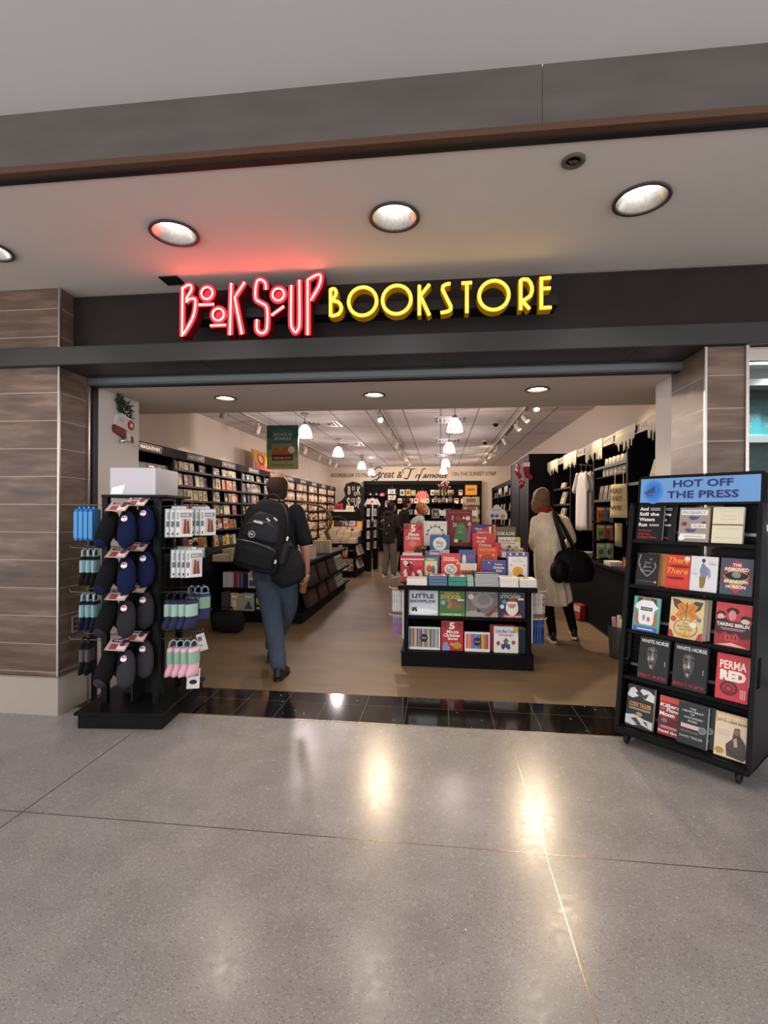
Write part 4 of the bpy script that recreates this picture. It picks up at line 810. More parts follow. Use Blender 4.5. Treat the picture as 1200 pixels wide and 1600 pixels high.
# flat stacks along the front edge
def flat_stack(x0, x1, y0, d, z0, z1, n, cover, name, labf, group, page=PAGEW, top=None, M=None):
    h = (z1-z0)/n; proto = None; rnd = random.Random(int(x0*1000)+n)
    b = MB(); w = x1-x0; c = hm(cover, .4); h2 = h*.965
    b.box(0, w, 0, d, 0, .0015, c); b.box(0, w, 0, d, h2-.0015, h2, c); b.box(0, .003, 0, d, 0, h2, c); b.box(.003, w-.002, .002, d-.002, .0015, h2-.0015, page)
    if top: art(b, top, w, d, Matrix.Translation((0, 0, h2)))
    proto = b.build(name)
    for i in range(n):
        o = proto if i == 0 else proto.copy()
        if i: COL.objects.link(o)
        T = TR(x0+rnd.uniform(-.003, .003), y0+rnd.uniform(-.003, .003), z0+h*i+.0003, rz=rnd.uniform(-.02, .02)); o.matrix_world = (M @ T) if M else T
        lab = labf if n == 1 else labf+', '+('lowest' if i == 0 else 'topmost' if i == n-1 else ('%s from the bottom' % ORD[i]))
        tag(o, lab, 'book', group)
    return proto
ST = 'stacks along the holiday table edge'
flat_stack(-.309, -.118, 4.62, .2, .7555, .815, 3, 'e6e0d8', 'book', 'white book in the stack below the red gift box', ST, hm('e9e4de', .7))
flat_stack(-.108, .068, 4.62, .2, .7555, .845, 3, '3c5a7c', 'book', 'blue book in the stack next to the teal one', ST, hm('5a7596', .6), [('r', .1, .1, .9, .9, 'cfe0ea'), ('e', .5, .5, .3, .3, 'c9494a')])
flat_stack(.076, .245, 4.62, .2, .7555, .84, 2, '2f6a60', 'book', 'teal book in the glossy wrapped stack', ST, hm('3a8a7a', .5), [('r', .1, .1, .9, .9, 'd9c4b0'), ('e', .5, .5, .2, .3, '2f6a60')])
flat_stack(.25, .312, 4.62, .2, .7555, .84, 2, '8fa6a0', 'book', 'narrow pale green book by the teal stack', ST, hm('9fb6ae', .5))
flat_stack(.319, .539, 4.62, .22, .7555, .872, 8, '1b1c20', 'book', 'thin black book with white page edge in the tallest stack', ST, hm('c9ccce', .6), [('t', 'DEAR SANTA', .15, .4, .85, .6, .02, 'e9e6e0'), ('e', .5, .75, .2, .12, 'c23a3a')])
flat_stack(.545, .715, 4.62, .2, .7555, .84, 4, 'e9e5df', 'book', 'thick white book in the stack beside the black stack', ST, hm('ece8e2', .7), [('e', .5, .5, .3, .3, 'c9c2b8')])
flat_stack(.724, .878, 4.62, .2, .7555, .828, 3, 'e0ddd8', 'book', 'white book in the stack at the table corner', ST, hm('ece9e4', .7), [('p', [(.2, .3), (.8, .3), (.5, .8)], 'b8a84a')])
# ---- face-out holiday goods on the risers
GH = 'holiday goods propped on the risers'
b = MB(); b.box(0, .235, 0, .10, 0, .205, mat(hexc('a81e2c'), .15)); art(b, [('r', .03, .03, .97, .97, 'b52534'), ('r', 0, .78, 1, .84, 'e9d6d2'), ('p', [(.1, .7), (.2, .75), (.55, .55), (.6, .62), (.4, .7), (.3, .45), (.2, .45)], 'e3c9c6'), ('e', .45, .4, .12, .2, '7d1a24'), ('e', .8, .2, .1, .1, 'e9d6d2'), ('r', .5, .5, .95, .75, 'c9404e'), ('p', [(.1, .1), (.2, .35), (.3, .1)], 'f0e0dc')], .235, .205, FT)
b.box(.02, .215, .0, .1, .205, .23, mat(hexc('c8b8b4'), .15)); o = b.build('gift_box', loc=(-.392, 5.0-.07, .8015)); tag(o, 'glossy red gift box with white scarf picture at the table corner', 'gift box', GH)
b = MB(); b.box(0, .25, 0, .065, 0, .045, hm('b03a44', .4))
for i, c in enumerate(('d9c9a0', 'c9a8c0', '9fd0b8')): b.lathe([(.022, .045), (.026, .05), (.016, .068), (.018, .073), (.008, .09), (1e-6, .10)], hm(c, .6), 10, TR(.05+.075*i, .032, 0))
tag(b.build('tree_candle_tray', loc=(-.385, 4.83, .756)), 'tray of three pastel tree shaped candles in front of the red gift box', 'candles')
fbook(-.155, -.02, .80, .985, 4.93, .02, '5d8a6a', [('r', .06, .05, .94, .82, 'd9c79a'), ('e', .35, .4, .2, .2, 'b8423a'), ('e', .65, .35, .15, .22, '4a6080'), ('t', 'MERRY', .2, .86, .8, .95, .02, 'e9d69a')], 'small green and cream holiday card box with red robin', 'card_box', 'card box', GH)
fbook(.012, .200, .80, 1.03, 4.93, .02, 'd23b34', [('t', 'Christmas', .12, .76, .7, .85, .02, .1, WH_), ('t', 'ORNAMENTS', .1, .67, .9, .74, .02, WH_), ('e', .5, .32, .33, .23, 'efe9e6'), ('e', .5, .32, .26, .18, 'b9a9a4'), ('e', .42, .38, .06, .05, 'efe9e6'), ('e', .58, .28, .07, .06, 'efe9e6'), ('e', .88, .58, .1, .06, 'e0b03a')], 'bright red holiday book with a round white medallion', group=GH)
fbook(.20, .362, .80, .935, 4.93, .02, 'c9694a', [('r', .0, .5, 1, 1, 'e3c9b8'), ('r', .1, .2, .6, .4, '8a3a3a'), ('e', .75, .3, .15, .2, '3f6a50')], 'short orange boxed set below the blue picture book', 'card_box', 'card box', GH)
fbook(.190, .358, .80, 1.062, 5.0, .02, '3c5a94', [('e', .3, .62, .12, .2, 'e3e6ea'), ('r', 0, 0, 1, .3, 'c9d4e6'), ('e', .75, .38, .18, .14, '241f24'), ('e', .75, .3, .13, .1, 'd9a890'), ('e', .2, .35, .16, .12, '241f24'), ('r', .5, .7, .9, .8, 'b83a4a')], 'blue snowy picture book behind the red medallion book', group=GH)
fbook(-.15, .0, .80, 1.045, 5.03, .012, '6a5a94', [('t', 'Christmas', .3, .85, .95, .96, .02, WH_)], 'purple book peeking out behind the green card box', group=GH)
fbook(.374, .572, .80, 1.09, 5.04, .02, 'd84a24', [('t', 'THE NUTCRACKER', .12, .86, .9, .94, .02, 'e9b03a'), ('e', .5, .5, .32, .24, '7a4a24'), ('e', .5, .5, .22, .18, 'd9a87a'), ('e', .5, .6, .2, .07, 'c22a2a'), ('e', .15, .7, .04, .03, 'f0d060'), ('e', .85, .3, .04, .03, 'f0d060'), ('e', .2, .2, .04, .03, 'f0d060'), ('e', .8, .72, .04, .03, 'f0d060')], 'orange red holiday book with a round brown face', group=GH)
fbook(.405, .640, .80, .972, 4.90, .02, '504a8c', [('t', 'Peanuts', .55, .72, .85, .82, .02, WH_), ('t', 'Christmas', .48, .52, .92, .66, .02, .1, WH_), ('t', 'Bible', .6, .34, .84, .46, .02, .1, WH_), ('e', .15, .25, .08, .1, 'e9e6e0'), ('e', .48, .22, .12, .12, 'e6c9b8'), ('e', .3, .85, .03, .04, 'f0e0a0')], 'wide purple holiday book lying lower on the risers', group=GH)
fbook(.652, .862, .80, 1.045, 4.93, .05, '5a5590', [('r', .07, .02, .93, .84, 'eee9df'), ('p', [(.1, .9), (.16, 1), (.22, .9)], WH_), ('p', [(.4, .9), (.46, 1), (.52, .9)], WH_), ('p', [(.7, .9), (.76, 1), (.82, .9)], WH_), ('t', 'The', .45, .72, .58, .77, .01, '8a8a94'), ('t', 'Twelve Days', .25, .62, .75, .68, .01, '8a8a94'), ('e', .5, .25, .24, .2, 'e5a92c'), ('l', [(.5, .25), (.5, .35)], .02, '5a3a1a'), ('p', [(.45, .05), (.6, .16), (.75, .1), (.85, .02), (.5, .02)], '2a2a30'), ('e', .2, .5, .05, .02, '8a8a94'), ('e', .8, .5, .05, .02, '8a8a94')], 'white boxed set with a yellow moon and purple border', 'boxed_set', 'boxed set', GH)
# upper riser
fbook(-.393, -.185, .985, 1.315, 5.35, .015, 'cf2e33', red5, 'tall red storybook with a big 5 at the top corner of the display', group=GH)
fbook(-.375, -.20, .985, 1.14, 5.22, .03, 'd4453f', [('e', .5, .75, .25, .2, 'd97a5a'), ('r', .1, .1, .9, .25, 'e8b0a0')], 'short red box below the tall red storybook', 'gift_box', 'gift box', GH)
fbook(-.180, .075, 1.071, 1.34, 5.42, .015, 'e9e5dc', [('l', circ(.5, .42, .33, .36, 20, 0, pi), .03, '5a5a54'), ('t', 'Christmas', .28, .42, .74, .5, .01, '8a8478'), ('r', .3, .3, .7, .32, 'a8a296')] + [('e', .1+.2*i, .88-.05*(i % 2), .03, .03, 'b0a89a') for i in range(5)] + [('e', .5+.36*cos(a), .42+.38*sin(a), .04, .04, '4a4a44') for a in (.1, .6, 1.1, 1.6, 2.1, 2.6, 3.05)], 'large white book with a dark wreath drawing', group=GH)
fbook(-.108, .10, .985, 1.195, 5.28, .02, '3a6096', [('r', 0, 0, 1, .25, 'cfd3e6'), ('e', .5, .55, .34, .34, 'efece6'), ('e', .42, .62, .12, .1, 'd9a89a'), ('e', .6, .58, .1, .1, 'c9b8a8'), ('e', .15, .06, .1, .06, 'c2303a'), ('r', .3, .4, .7, .45, 'b8a8a0')], 'blue book with a scalloped white medallion', group=GH)
# large poster card
b = MB(); b.box(0, .285, 0, .006, 0, .40, hm('7a1f20', .5)); b.box(.05, .27, -.002, 0, 0, .33, hm('7d2424', .5))
art(b, [('t', 'Happy Holidays', .12, .89, .9, .95, .02, 'c9564a'), ('t', '?', .22, .70, .30, .83, .03, 'e9cfc4'), ('p', [(.62, .74), (.68, .82), (.74, .74)], 'e9cfc4'), ('e', .84, .76, .09, .06, 'e9cfc4'), ('r', .40, .71, .55, .8, '9a4a3c'), ('t', '20', .26, .52, .42, .64, .02, 'e0c890'), ('p', [(.28, .1), (.9, .1), (.78, .5), (.66, .63), (.5, .63), (.4, .5)], '4f7a45'), ('e', .58, .52, .14, .08, '5d8a4e'), ('e', .55, .38, .12, .03, '7aa060'), ('p', [(.82, .1), (.92, .1), (.96, .55), (.86, .5)], 'd04a8a'), ('e', .9, .6, .07, .06, 'd9a890'), ('e', .4, .14, .08, .05, 'e9e4da'), ('e', .55, .13, .08, .04, '2a2a2a')], .285, .40, Matrix.Translation((0, -.0025, 0)) @ FT)
b.box(-.06, .0, .002, .006, .33, .39, hm('e4e0da', .6)); b.box(.285, .345, .002, .006, .33, .39, hm('e4e0da', .6))
tag(b.build('holiday_poster', loc=(.062, 5.47, 1.071)), 'dark red holiday poster card with a green tree, tallest on the display', 'poster')
fbook(.349, .558, 1.071, 1.308, 5.43, .02, '4a2a6a', [('p', [(.05, .6), (.8, .9), (.95, .5), (.15, .25)], 'c9242f'), ('t', 'How to', .15, .74, .5, .86, .02, .1, WH_), ('t', 'Catch a', .25, .58, .8, .7, .02, .1, WH_), ('t', 'Christmas', .25, .42, .85, .54, .02, .1, WH_), ('r', .85, .3, .97, .9, 'efe6dc')], 'purple and red holiday book beside the tree poster', group=GH)
fbook(.344, .575, .985, 1.215, 5.30, .02, 'd42f30', [('t', 'There was', .18, .74, .62, .86, .02, .1, WH_), ('t', 'an odd', .2, .58, .55, .7, .02, .1, WH_), ('t', 'Christmas', .28, .40, .85, .54, .02, .1, WH_), ('p', [(.7, .7), (.78, .9), (.86, .7)], '5a7a4a')], 'plain red holiday book with slanted white words', group=GH)
fbook(.578, .60, .985, 1.30, 5.42, .16, 'd8702a', [('r', .2, .5, .8, .8, 'e9a04a')], 'narrow orange boxed spine between the red and brown books', 'boxed_set', 'boxed set', GH)
fbook(.600, .812, 1.071, 1.285, 5.43, .02, '5a4a3a', [('r', 0, .7, 1, 1, '6f5f4a'), ('t', 'HOME ALONE', .06, .56, .94, .74, .03, 'e6ddca'), ('r', .1, .2, .9, .45, '4a3a30')], 'brown book titled Home Alone', group=GH)
fbook(.611, .838, .985, 1.18, 5.30, .02, 'ddd9c8', [('r', .75, .75, 1, 1, 'd9b840')]+truck[1:], 'cream picture book with a small truck on the upper riser', group=GH)
fbook(.56, .62, .80, 1.13, 5.12, .03, 'c32a2c', [('r', .3, .3, .9, .5, 'e6d9c0')], 'red edge of a book beside the stone bin', group=GH)
def bin_of(name, n, c, r, cx, cy, z, w, d, lab, grp, shapes, bincol=None):
    t = thing(name+'_bin', lab+' bin', 'bin', (cx, cy, z)); b = MB(); m = hm(bincol or '2a2422', .5)
    for x0, x1, y0, y1 in ((-w/2, w/2, -d/2, -d/2+.004), (-w/2, w/2, d/2-.004, d/2), (-w/2, -w/2+.004, -d/2, d/2), (w/2-.004, w/2, -d/2, d/2)): b.box(x0, x1, y0, y1, 0, .055, m)
    b.build('sides', t); b = MB(); b.box(-w/2, w/2, -d/2, d/2, 0, .003, m); b.build('floor_panel', t)
    rnd = random.Random(n)
    b = MB(); b.box(-w/2+.005, w/2-.005, -d/2+.005, d/2-.005, .003, .05, m); b.build('filler_panel', t)
    for i in range(n):
        b = MB(); col = rnd.choice(c); R_ = (r*rnd.uniform(.8, 1.2), r*rnd.uniform(.6, .9), r*rnd.uniform(.6, .9))
        b.ell((0, 0, 0), R_, hm(col, .8), 9)
        if shapes == 'plush': b.ell((R_[0]*.9, 0, R_[2]*.6), r*.45, hm(col, .8), 8); b.ell((R_[0]*1.0, -.2*r, R_[2]*1.1), r*.16, hm(col, .8), 6); b.ell((R_[0]*1.0, .3*r, R_[2]*1.1), r*.16, hm(col, .8), 6)
        o = b.build(name, loc=(cx+(-.5+(i % 4+.5)/4)*w*.92, cy+(-.5+(i//4 % 2+.5)/2)*d*.8, z+.078)); o.rotation_euler = (rnd.uniform(-.4, .4), rnd.uniform(-.4, .4), rnd.uniform(0, 6))
        tag(o, '%s in the bin on the risers' % lab, name.replace('_', ' '), grp)
bin_of('plush_toy', 8, ['8a6038', 'a37a4a', '7a5030'], .022, -.20, 5.17, .985+.001, .13, .12, 'small brown plush toy', 'brown plush toys', 'plush')
bin_of('river_stone', 8, ['cfc4b0', '8f8a82', 'ded6c4', 'a59a88'], .027, .735, 5.12, .985, .24, .12, 'smooth pale stone', 'pale stones in the bin', 'stone', 'd9d2c0')
# side hung goods
def hung_pack(w, h, cols, x, y, z, lab, n, grp, rz=0, dy=.0, dx=.016):
    b = MB(); b.box(0, w, 0, .01, -h, 0, hm(cols[0], .35)); b.box(w*.35, w*.65, .003, .007, 0, .02, hm('d8d8d8', .4))
    art(b, [('r', .05, .1, .95, .9, cols[1]), ('r', .15, .4, .85, .6, cols[2]), ('r', .15, .7, .85, .82, cols[3])], w, h, Matrix.Translation((0, -.0005, -h)) @ FT); p = b.build('hanging_pack')
    for i in range(n):
        o = p if i == 0 else p.copy()
        if i: COL.objects.link(o)
        o.matrix_world = TR(x+dx*i, y+dy*i, z, rz=rz); tag(o, lab+', '+('outermost', 'second', 'third', 'fourth', 'innermost')[min(i, 4)], 'hanging pack', grp)
rail = thing('peg_rail', 'white peg rail on the left end of the holiday table', 'peg rail', (-.335, 4.62, 0))
b = MB(); b.box(-.012, 0, .0, .02, .25, .72, hm('cfcac4', .4)); b.build('upright', rail)
for z in (.715, .46): b = MB(); b.tube([(-.006, .01, z), (-.13, .01, z+.01), (-.14, .01, z+.025)], .003, hm('d8d4cf', .3), 6); b.build('peg', rail)
rail2 = dup(rail, (.842, 4.62, 0), pi); rail2['label'] = 'white peg rail on the right end of the holiday table'; rail2.rotation_euler = (0, 0, pi); rail2.location = (.832, 4.64, 0)
hung_pack(.045, .19, ('dfe3df', 'e9e9e6', 'b9c9bd', 'd8d2cc'), -.455, 4.70, .685, 'white green pack on the left end of the table', 5, 'white packs left of the table', -1.2, 0, .02)
hung_pack(.045, .16, ('a884b4', 'b48ac4', 'd9784a', '9aa0d0'), -.452, 4.70, .435, 'purple orange pack low on the left end of the table', 5, 'purple packs left of the table', -1.2, 0, .02)
hung_pack(.06, .175, ('e3dfd8', 'ece6de', 'c98a84', '8fae9a'), .865, 4.72, .67, 'white patterned pack on the right end of the table', 5, 'white packs right of the table', .9, .0, .02)
hung_pack(.06, .23, ('5a78b8', '3a5aa0', '2a3f7a', '7a98d0'), .865, 4.72, .44, 'blue pack low on the right end of the table', 4, 'blue packs right of the table', .9, .0, .024)
# ------------------------------------------------------------------ bookcases
PAL = [('orange', 'd06a2c'), ('cream', 'e0cf9a'), ('white', 'd8d4cc'), ('black', '1c1a1c'), ('yellow', 'd0a93a'), ('teal', '2f6a66'), ('red', 'a8302c'), ('grey', '77736f'), ('brown', '6f4a34'), ('navy', '23304e'), ('pink', 'c98a8a'), ('green', '4f6a3a')]
def face_specs(i):
    A = ['e6dcc4', 'c9a24a', '8a2f28', '2b2b2e', 'd98a5a', '7f9aa8', 'efeae0', '3a4a3a'][i % 8]; B = ['2a2426', 'e9e2d2', 'b5482c', '41586a', 'e0c070'][i % 5]
    L = [[('r', .12, .72, .88, .84, A), ('e', .5, .4, .28, .2, B)], [('r', .1, .1, .9, .5, B), ('r', .12, .7, .8, .76, A), ('r', .12, .8, .7, .86, A)], [('p', [(.1, .1), (.9, .1), (.5, .6)], B), ('r', .2, .75, .8, .85, A)],
         [('e', .5, .6, .35, .25, A), ('r', .2, .12, .8, .22, B)], [('r', .08, .55, .92, .92, A), ('r', .2, .65, .8, .8, B), ('r', .2, .2, .8, .25, A)], [('p', [(.3, .15), (.7, .15), (.65, .5), (.75, .6), (.5, .75), (.25, .6), (.35, .5)], B), ('r', .1, .85, .9, .92, A)]]
    return L[i % 6]
_FB = {}
def facebook(ci, di, w, h, nm='book'):
    k = (ci, di, w, h)
    if k not in _FB:
        b = MB(); c = hm(PAL[ci][1], .4); b.box(0, w, 0, .001, 0, h, c); b.box(0, w, .018, .019, 0, h, c); b.box(0, .001, 0, .019, 0, h, c); b.box(.001, w-.002, .001, .018, .001, h-.001, PAGE)
        art(b, face_specs(di), w, h, FT, .4, .0006)
        me = b.build('book'); _FB[k] = me.data; bpy.data.objects.remove(me)
    o = bpy.data.objects.new(nm, _FB[k]); COL.objects.link(o); return o
def bookcase(name, label, y0, w, zs, top, face, x0, depth, side, title=None, header=True, kick=.1, backcol=None, group='bookcases along the wall', nsh=True):
    """side=+1: front faces +x; the case occupies x0..x0-side*depth"""
    rz = pi/2 if side > 0 else -pi/2
    t = thing(name, label, 'bookcase', (x0, y0 if side > 0 else y0+w, 0), rz, group)
    for x in (0, w-.025): b = MB(); b.box(x, x+.025, 0, depth, 0, top-.01, BK); b.build('side_panel', t)
    b = MB(); b.box(.025, w-.025, depth-.012, depth, .0, top-.02, backcol or BKI); b.build('back_panel', t)
    b = MB(); b.box(.025, w-.025, .01, depth, 0, kick, BK); b.build('kick', t)
    for z in zs: b = MB(); b.box(.025, w-.025, .004, depth-.012, z-.022, z, BK); b.box(.025, w-.025, .002, .006, z-.026, z+.004, hm('1d1a1c', .5)); b.build('shelf', t)
    if header:
        b = MB(); b.box(0, w, -.01, depth, top-.12, top, m_hd)
        if title:
            b.box(w*.28, w*.72, -.014, -.01, top-.10, top-.02, hm('8f8a8a' if title == 'MAGAZINES' else 'd8cfb8', .5)); b.box(w*.285, w*.715, -.015, -.014, top-.096, top-.024, hm('2c2a30', .5))
            add_text(b, title, w*.32, w*.68, top-.08, top-.04, hm('d8d0c4', .5), Matrix.Translation((0, -.0155, 0)) @ FT, .01)
        b.build('header', t)
    return t
m_hd = m_darkpanel('161318', .7)
BAYN = ['', 'magazine', 'first-lettered', 'third', 'fourth', 'fifth', 'sixth', 'seventh', 'eighth', 'ninth', 'farthest']
TITLES = {1: 'MAGAZINES', 2: 'HISTORY', 3: 'FICTION', 4: 'MYSTERY', 5: 'POETRY', 6: 'TRAVEL', 7: 'FICTION', 8: 'FICTION', 9: 'CLASSICS', 10: 'ART'}
BCN = {1: 'the bookcase headed MAGAZINES', 2: 'the bookcase next to MAGAZINES', 3: 'the second bookcase past MAGAZINES', 4: 'the third bookcase past MAGAZINES', 5: 'the fourth bookcase past MAGAZINES', 6: 'the fifth bookcase past MAGAZINES'}
SHN = ['top', 'second', 'third', 'fourth', 'fifth', 'lowest']
ZL = [2.02, 1.80, 1.59, 1.38, 1.14, .86]
ZS = [1.98, 1.72, 1.46, 1.20, .94, .68]
rnd = random.Random(5)
LX = -3.6; SPB = MB()
for bi in range(1, 11):
    y0 = 4.04+1.15*bi; zs = ZL if bi <= 5 else ZS
    if bi == 1: zs = [1.84, 1.60, 1.36, 1.1, .86]
    bookcase('bookcase', ('black bookcase headed MAGAZINES, nearest the entrance pillar' if bi == 1 else 'black bookcase of face-out books, %s past the MAGAZINES one' % ORD[bi-2]) if bi <= 5 else 'black bookcase of tightly shelved spines, %s from the far wall' % ORD[10-bi], y0, 1.15, zs, 2.28, None, LX, .48, 1, TITLES[bi])
    if bi <= 5:
        # lower counter cabinet that sticks out under the shelves
        b = MB(); b.box(0, 1.15, -.25, -.001, 0, .80, BK); b.box(0, 1.15, -.27, -.001, .80, .83, BK)
        for x in (.02, .585): b.box(x, x+.545, -.256, -.25, .12, .78, m_darkpanel('1d1b1d', .35))
        o = b.build('base_cabinet', loc=(LX, y0, 0), rz=pi/2); tag(o, 'low black base cabinet below %s' % BCN[bi], 'cabinet', 'low cabinets under the wall bookcases')
        for si, z in enumerate(zs):
            if bi == 1 and si > 1: continue
            if bi >= 5 and si > 2: continue
            x = .06; n = 0; warm = bi in (2, 3)
            hmax = (zs[si-1]-z-.05) if si else (2.14-z)
            while x < 1.0 and n < 9:
                ci = rnd.choice([0, 0, 1, 4, 4, 1, 6, 3, 0, 3, 1, 5] if warm else [7, 3, 8, 9, 3, 1, 7, 6, 3, 9]); w, h = rnd.choice([(.12, .17), (.13, .18), (.115, .16), (.14, .185)])
                h = round(min(h, hmax), 3)
                if bi == 1: ci = rnd.choice([5, 8, 7, 1, 11]); w, h = .17, .2
                if rnd.random() < .10: x += w*.6; continue
                o = facebook(ci, rnd.randrange(30), w, h)
                o.matrix_world = TR(LX, y0, z+.003, rz=pi/2) @ TR(x, .035+rnd.uniform(0, .02), 0, rx=-.1, rz=rnd.uniform(-.06, .06))
                tag(o, '%s face-out book, %s from left, %s shelf, %s' % (PAL[ci][0], ORD[n], SHN[si], BCN[bi][4:]), 'book', 'face-out books on the wall shelves'); n += 1
                x += w+rnd.choice([.012, .02, .03, .015])
    else:
        for si, z in enumerate(zs):
            stuff = True; x = .04
            while x < 1.06:
                w = rnd.uniform(.035, .055); h = rnd.uniform(.17, .215); ci = rnd.choice([1, 1, 2, 4, 10, 0, 8, 2, 1, 6, 7]); c = hm(PAL[ci][1], .5); T = TR(x, .02+rnd.uniform(0, .015), z+.001)
                if stuff: T = TR(LX, y0, 0, rz=pi/2) @ T; SPB.box(0, w-.004, 0, .13, 0, h, c, T); SPB.box(.005, w-.009, -.0006, 0, h*.45, h*.8, hm('efe6d0', .6), T)
                else:
                    q = MB(); q.box(0, w-.004, 0, .13, 0, h, c); q.box(.005, w-.009, -.0006, 0, h*.45, h*.8, hm('efe6d0' if ci not in (1, 2) else '8a4a34', .6)); o = q.build('book')
                    o.matrix_world = TR(LX, y0, 0, rz=pi/2) @ T; tag(o, '%s book spine, %s shelf, spine-filled bookcase %s from the far wall' % (PAL[ci][0], SHN[si], ORD[10-bi]), 'book', 'spines, %s shelf, spine-filled bookcase %s from the far wall' % (SHN[si], ORD[10-bi]))
                x += w

o = SPB.build('book_spines'); o['kind'] = 'stuff'; tag(o, 'tightly packed pale and red book spines filling the farthest tall bookcases', 'books')
# ------------------------------------------------------------------ cabinets on the other wall
RX = 1.95
RN = {0: 'the cabinet beside the white entrance pillar', 1: 'the mug cabinet', 2: 'the white shirt cabinet', 3: 'the cabinet past the white shirts'}
BKM = mat(hexc('060606'), .75, spec=.08)
RZ = [[1.75], [2.0, 1.60], [], [1.84, 1.58, 1.32, 1.08]]
m_hw = hm('2b2626', .4); ICE = hm('efe4c8', .7)
for bi in range(4):
    y0 = 4.30+1.14*bi
    t = bookcase('wall_cabinet', ['tall black open cabinet beside the white entrance pillar', 'tall black cabinet holding rows of mugs', 'tall black cabinet with white shirts hanging inside', 'tall black cabinet with small propped goods, past the shirts'][bi], y0, 1.14, RZ[bi]+[.83], 2.33, None, RX, .44, -1, None, False, group='tall cabinets along the wall')
    b = MB(); b.box(0, 1.14, -.01, .44, 2.23, 2.33, m_hw); b.box(0, 1.14, -.014, -.01, 2.315, 2.33, hm('e6d8b8', .5)); b.box(0, 1.14, -.014, -.01, 2.23, 2.238, hm('e6d8b8', .5))
    tt = ['HOLIDAY', 'GIFTS', 'TEES', 'KIDS'][bi]; b.box(.38, .76, -.015, -.012, 2.245, 2.31, hm('cfc4a8', .5)); add_text(b, tt, .42, .72, 2.26, 2.298, hm('3a3030', .5), Matrix.Translation((0, -.016, 0)) @ FT, .01); b.build('header', t)
    b = MB(); b.box(0, 1.14, -.02, -.001, .03, .80, BKM); b.box(0, 1.14, -.05, -.001, .80, .829, BKM); b.box(0, 1.14, -.015, -.001, 0, .03, CHAN)
    o = b.build('base_cabinet', loc=(RX, y0+1.14, 0), rz=-pi/2); tag(o, 'black base cabinet below ' + RN[bi], 'cabinet', 'low cabinets under the wall cabinets')
def icicles(y0, y1, z, lab, x=RX-.02, seed=1, hmax=.2):
    r = random.Random(seed); b = MB(); b.box(0, y1-y0, -.004, 0, -.03, .04, ICE); k = .0
    while k < y1-y0-.02:
        w = r.uniform(.022, .034); h = r.uniform(.08, hmax)
        b.prism([(k, -.028), (k+w, -.028), (k+w*.75, -h), (k+w*.45, -h-.015), (k+w*.25, -h)], 0, .006, ICE, FT); k += w+.006
    o = b.build('icicle_garland', loc=(x, y1, z), rz=-pi/2); tag(o, lab, 'icicle decoration', 'felt icicle decorations')
for i, (a, c) in enumerate(((4.45, 4.86), (5.16, 5.72), (6.17, 6.85), (7.28, 8.02), (8.42, 9.2))):
    icicles(a, c, 2.30, 'cream felt icicles along the cabinet top, %s from the entrance pillar' % ORD[i], seed=i+3)
for i, (a, c) in enumerate(((11.6, 12.3), (12.9, 13.6), (14.2, 14.9))): icicles(a, c, 2.15, 'cream felt icicles deep in the shop, %s from the tall black partition' % ORD[i], x=1.72, seed=i+9)
def mug():
    t = thing('mug', 'x', 'mug', (0, 0, 0), 0, 'round mugs in the cabinet'); b = MB(); b.lathe([(.034, 0), (.04, .005), (.041, .095), (.037, .095), (.036, .01), (1e-6, .01)], hm('e6dcc0', .35), 16)
    b.build('body', t); b = MB(); b.tube([(.038, 0, .075), (.06, 0, .07), (.066, 0, .05), (.058, 0, .028), (.038, 0, .022)], .005, hm('e6dcc0', .35), 6); b.build('handle', t); return t
m0 = None
for r_, z in enumerate((2.001, 1.881)):
    if r_ == 1:
        b = MB(); b.box(.025, 1.115, .02, .3, -.012, 0, BK); o = b.build('mug_shelf', loc=(RX, 4.30+1.14*2, 1.88), rz=-pi/2); tag(o, 'thin black shelf under the lower row of mugs', 'shelf')
    for i in range(7 if r_ else 6):
        k = m0 is None; m = mug() if k else dup(m0); m0 = m0 or m
        m.location = (RX+.08, 5.52+.135*i+.06*(1-r_), z); m.rotation_euler = (0, 0, -pi/2+.7); m['label'] = 'cream mug, %s from the icicle corner in the %s row' % (ORD[i], 'lower' if r_ else 'upper')
# shirts on hangers
def shirt(col, h=.72, w=.40, lab='', cat='shirt', sleeves=True, th=.035, folds=5, name='hanging_shirt'):
    t = thing(name, lab, cat); m = hm(col, .9); n = 28; rings = []
    for k in range(12):
        q = k/11; z = -.06-h*q; ww = w/2*(.42+.58*min(1, q*6))*(1+.08*q); d = th*(.5+.6*q)
        rings.append([(ww*cos(2*pi*j/n), d*sin(2*pi*j/n)*(1+.35*q*sin(folds*2*pi*j/n+k*.3))-0, z+.012*q*sin(3*2*pi*j/n)) for j in range(n)])
    b = MB(); b.loft(rings, m)
    if sleeves:
        for s in (-1, 1): b.loft([[(s*(w*.30+.10*q+.0), 0, -.10-.17*q)] and [(s*(w*.36+.12*q)+.02*cos(2*pi*j/10)*s, .028*sin(2*pi*j/10)*1.1, -.11-.19*q+.06*cos(2*pi*j/10)*(1-q*.2)) for j in range(10)] for q in (0, .5, 1)], m)
    b.build('fabric', t)
    b = MB(); b.tube([(-w*.4, 0, -.085), (0, 0, -.035), (w*.4, 0, -.085)], .006, hm('1a1818', .4), 6); b.tube([(0, 0, -.035), (0, 0, 0), (.012, 0, .02), (.0, 0, .035), (-.014, 0, .022)], .003, hm('8a8a8a', .3), 6); b.build('hanger', t)
    return t
b = MB(); b.tube([(0, 0, 0), (.36, 0, 0)], .012, PEGM, 10); b.box(.34, .36, -.02, .02, -.02, .02, BK); o = b.build('hanging_rail', loc=(1.93, 7.15, 2.11)); tag(o, 'short round rail carrying the white shirts', 'rail')
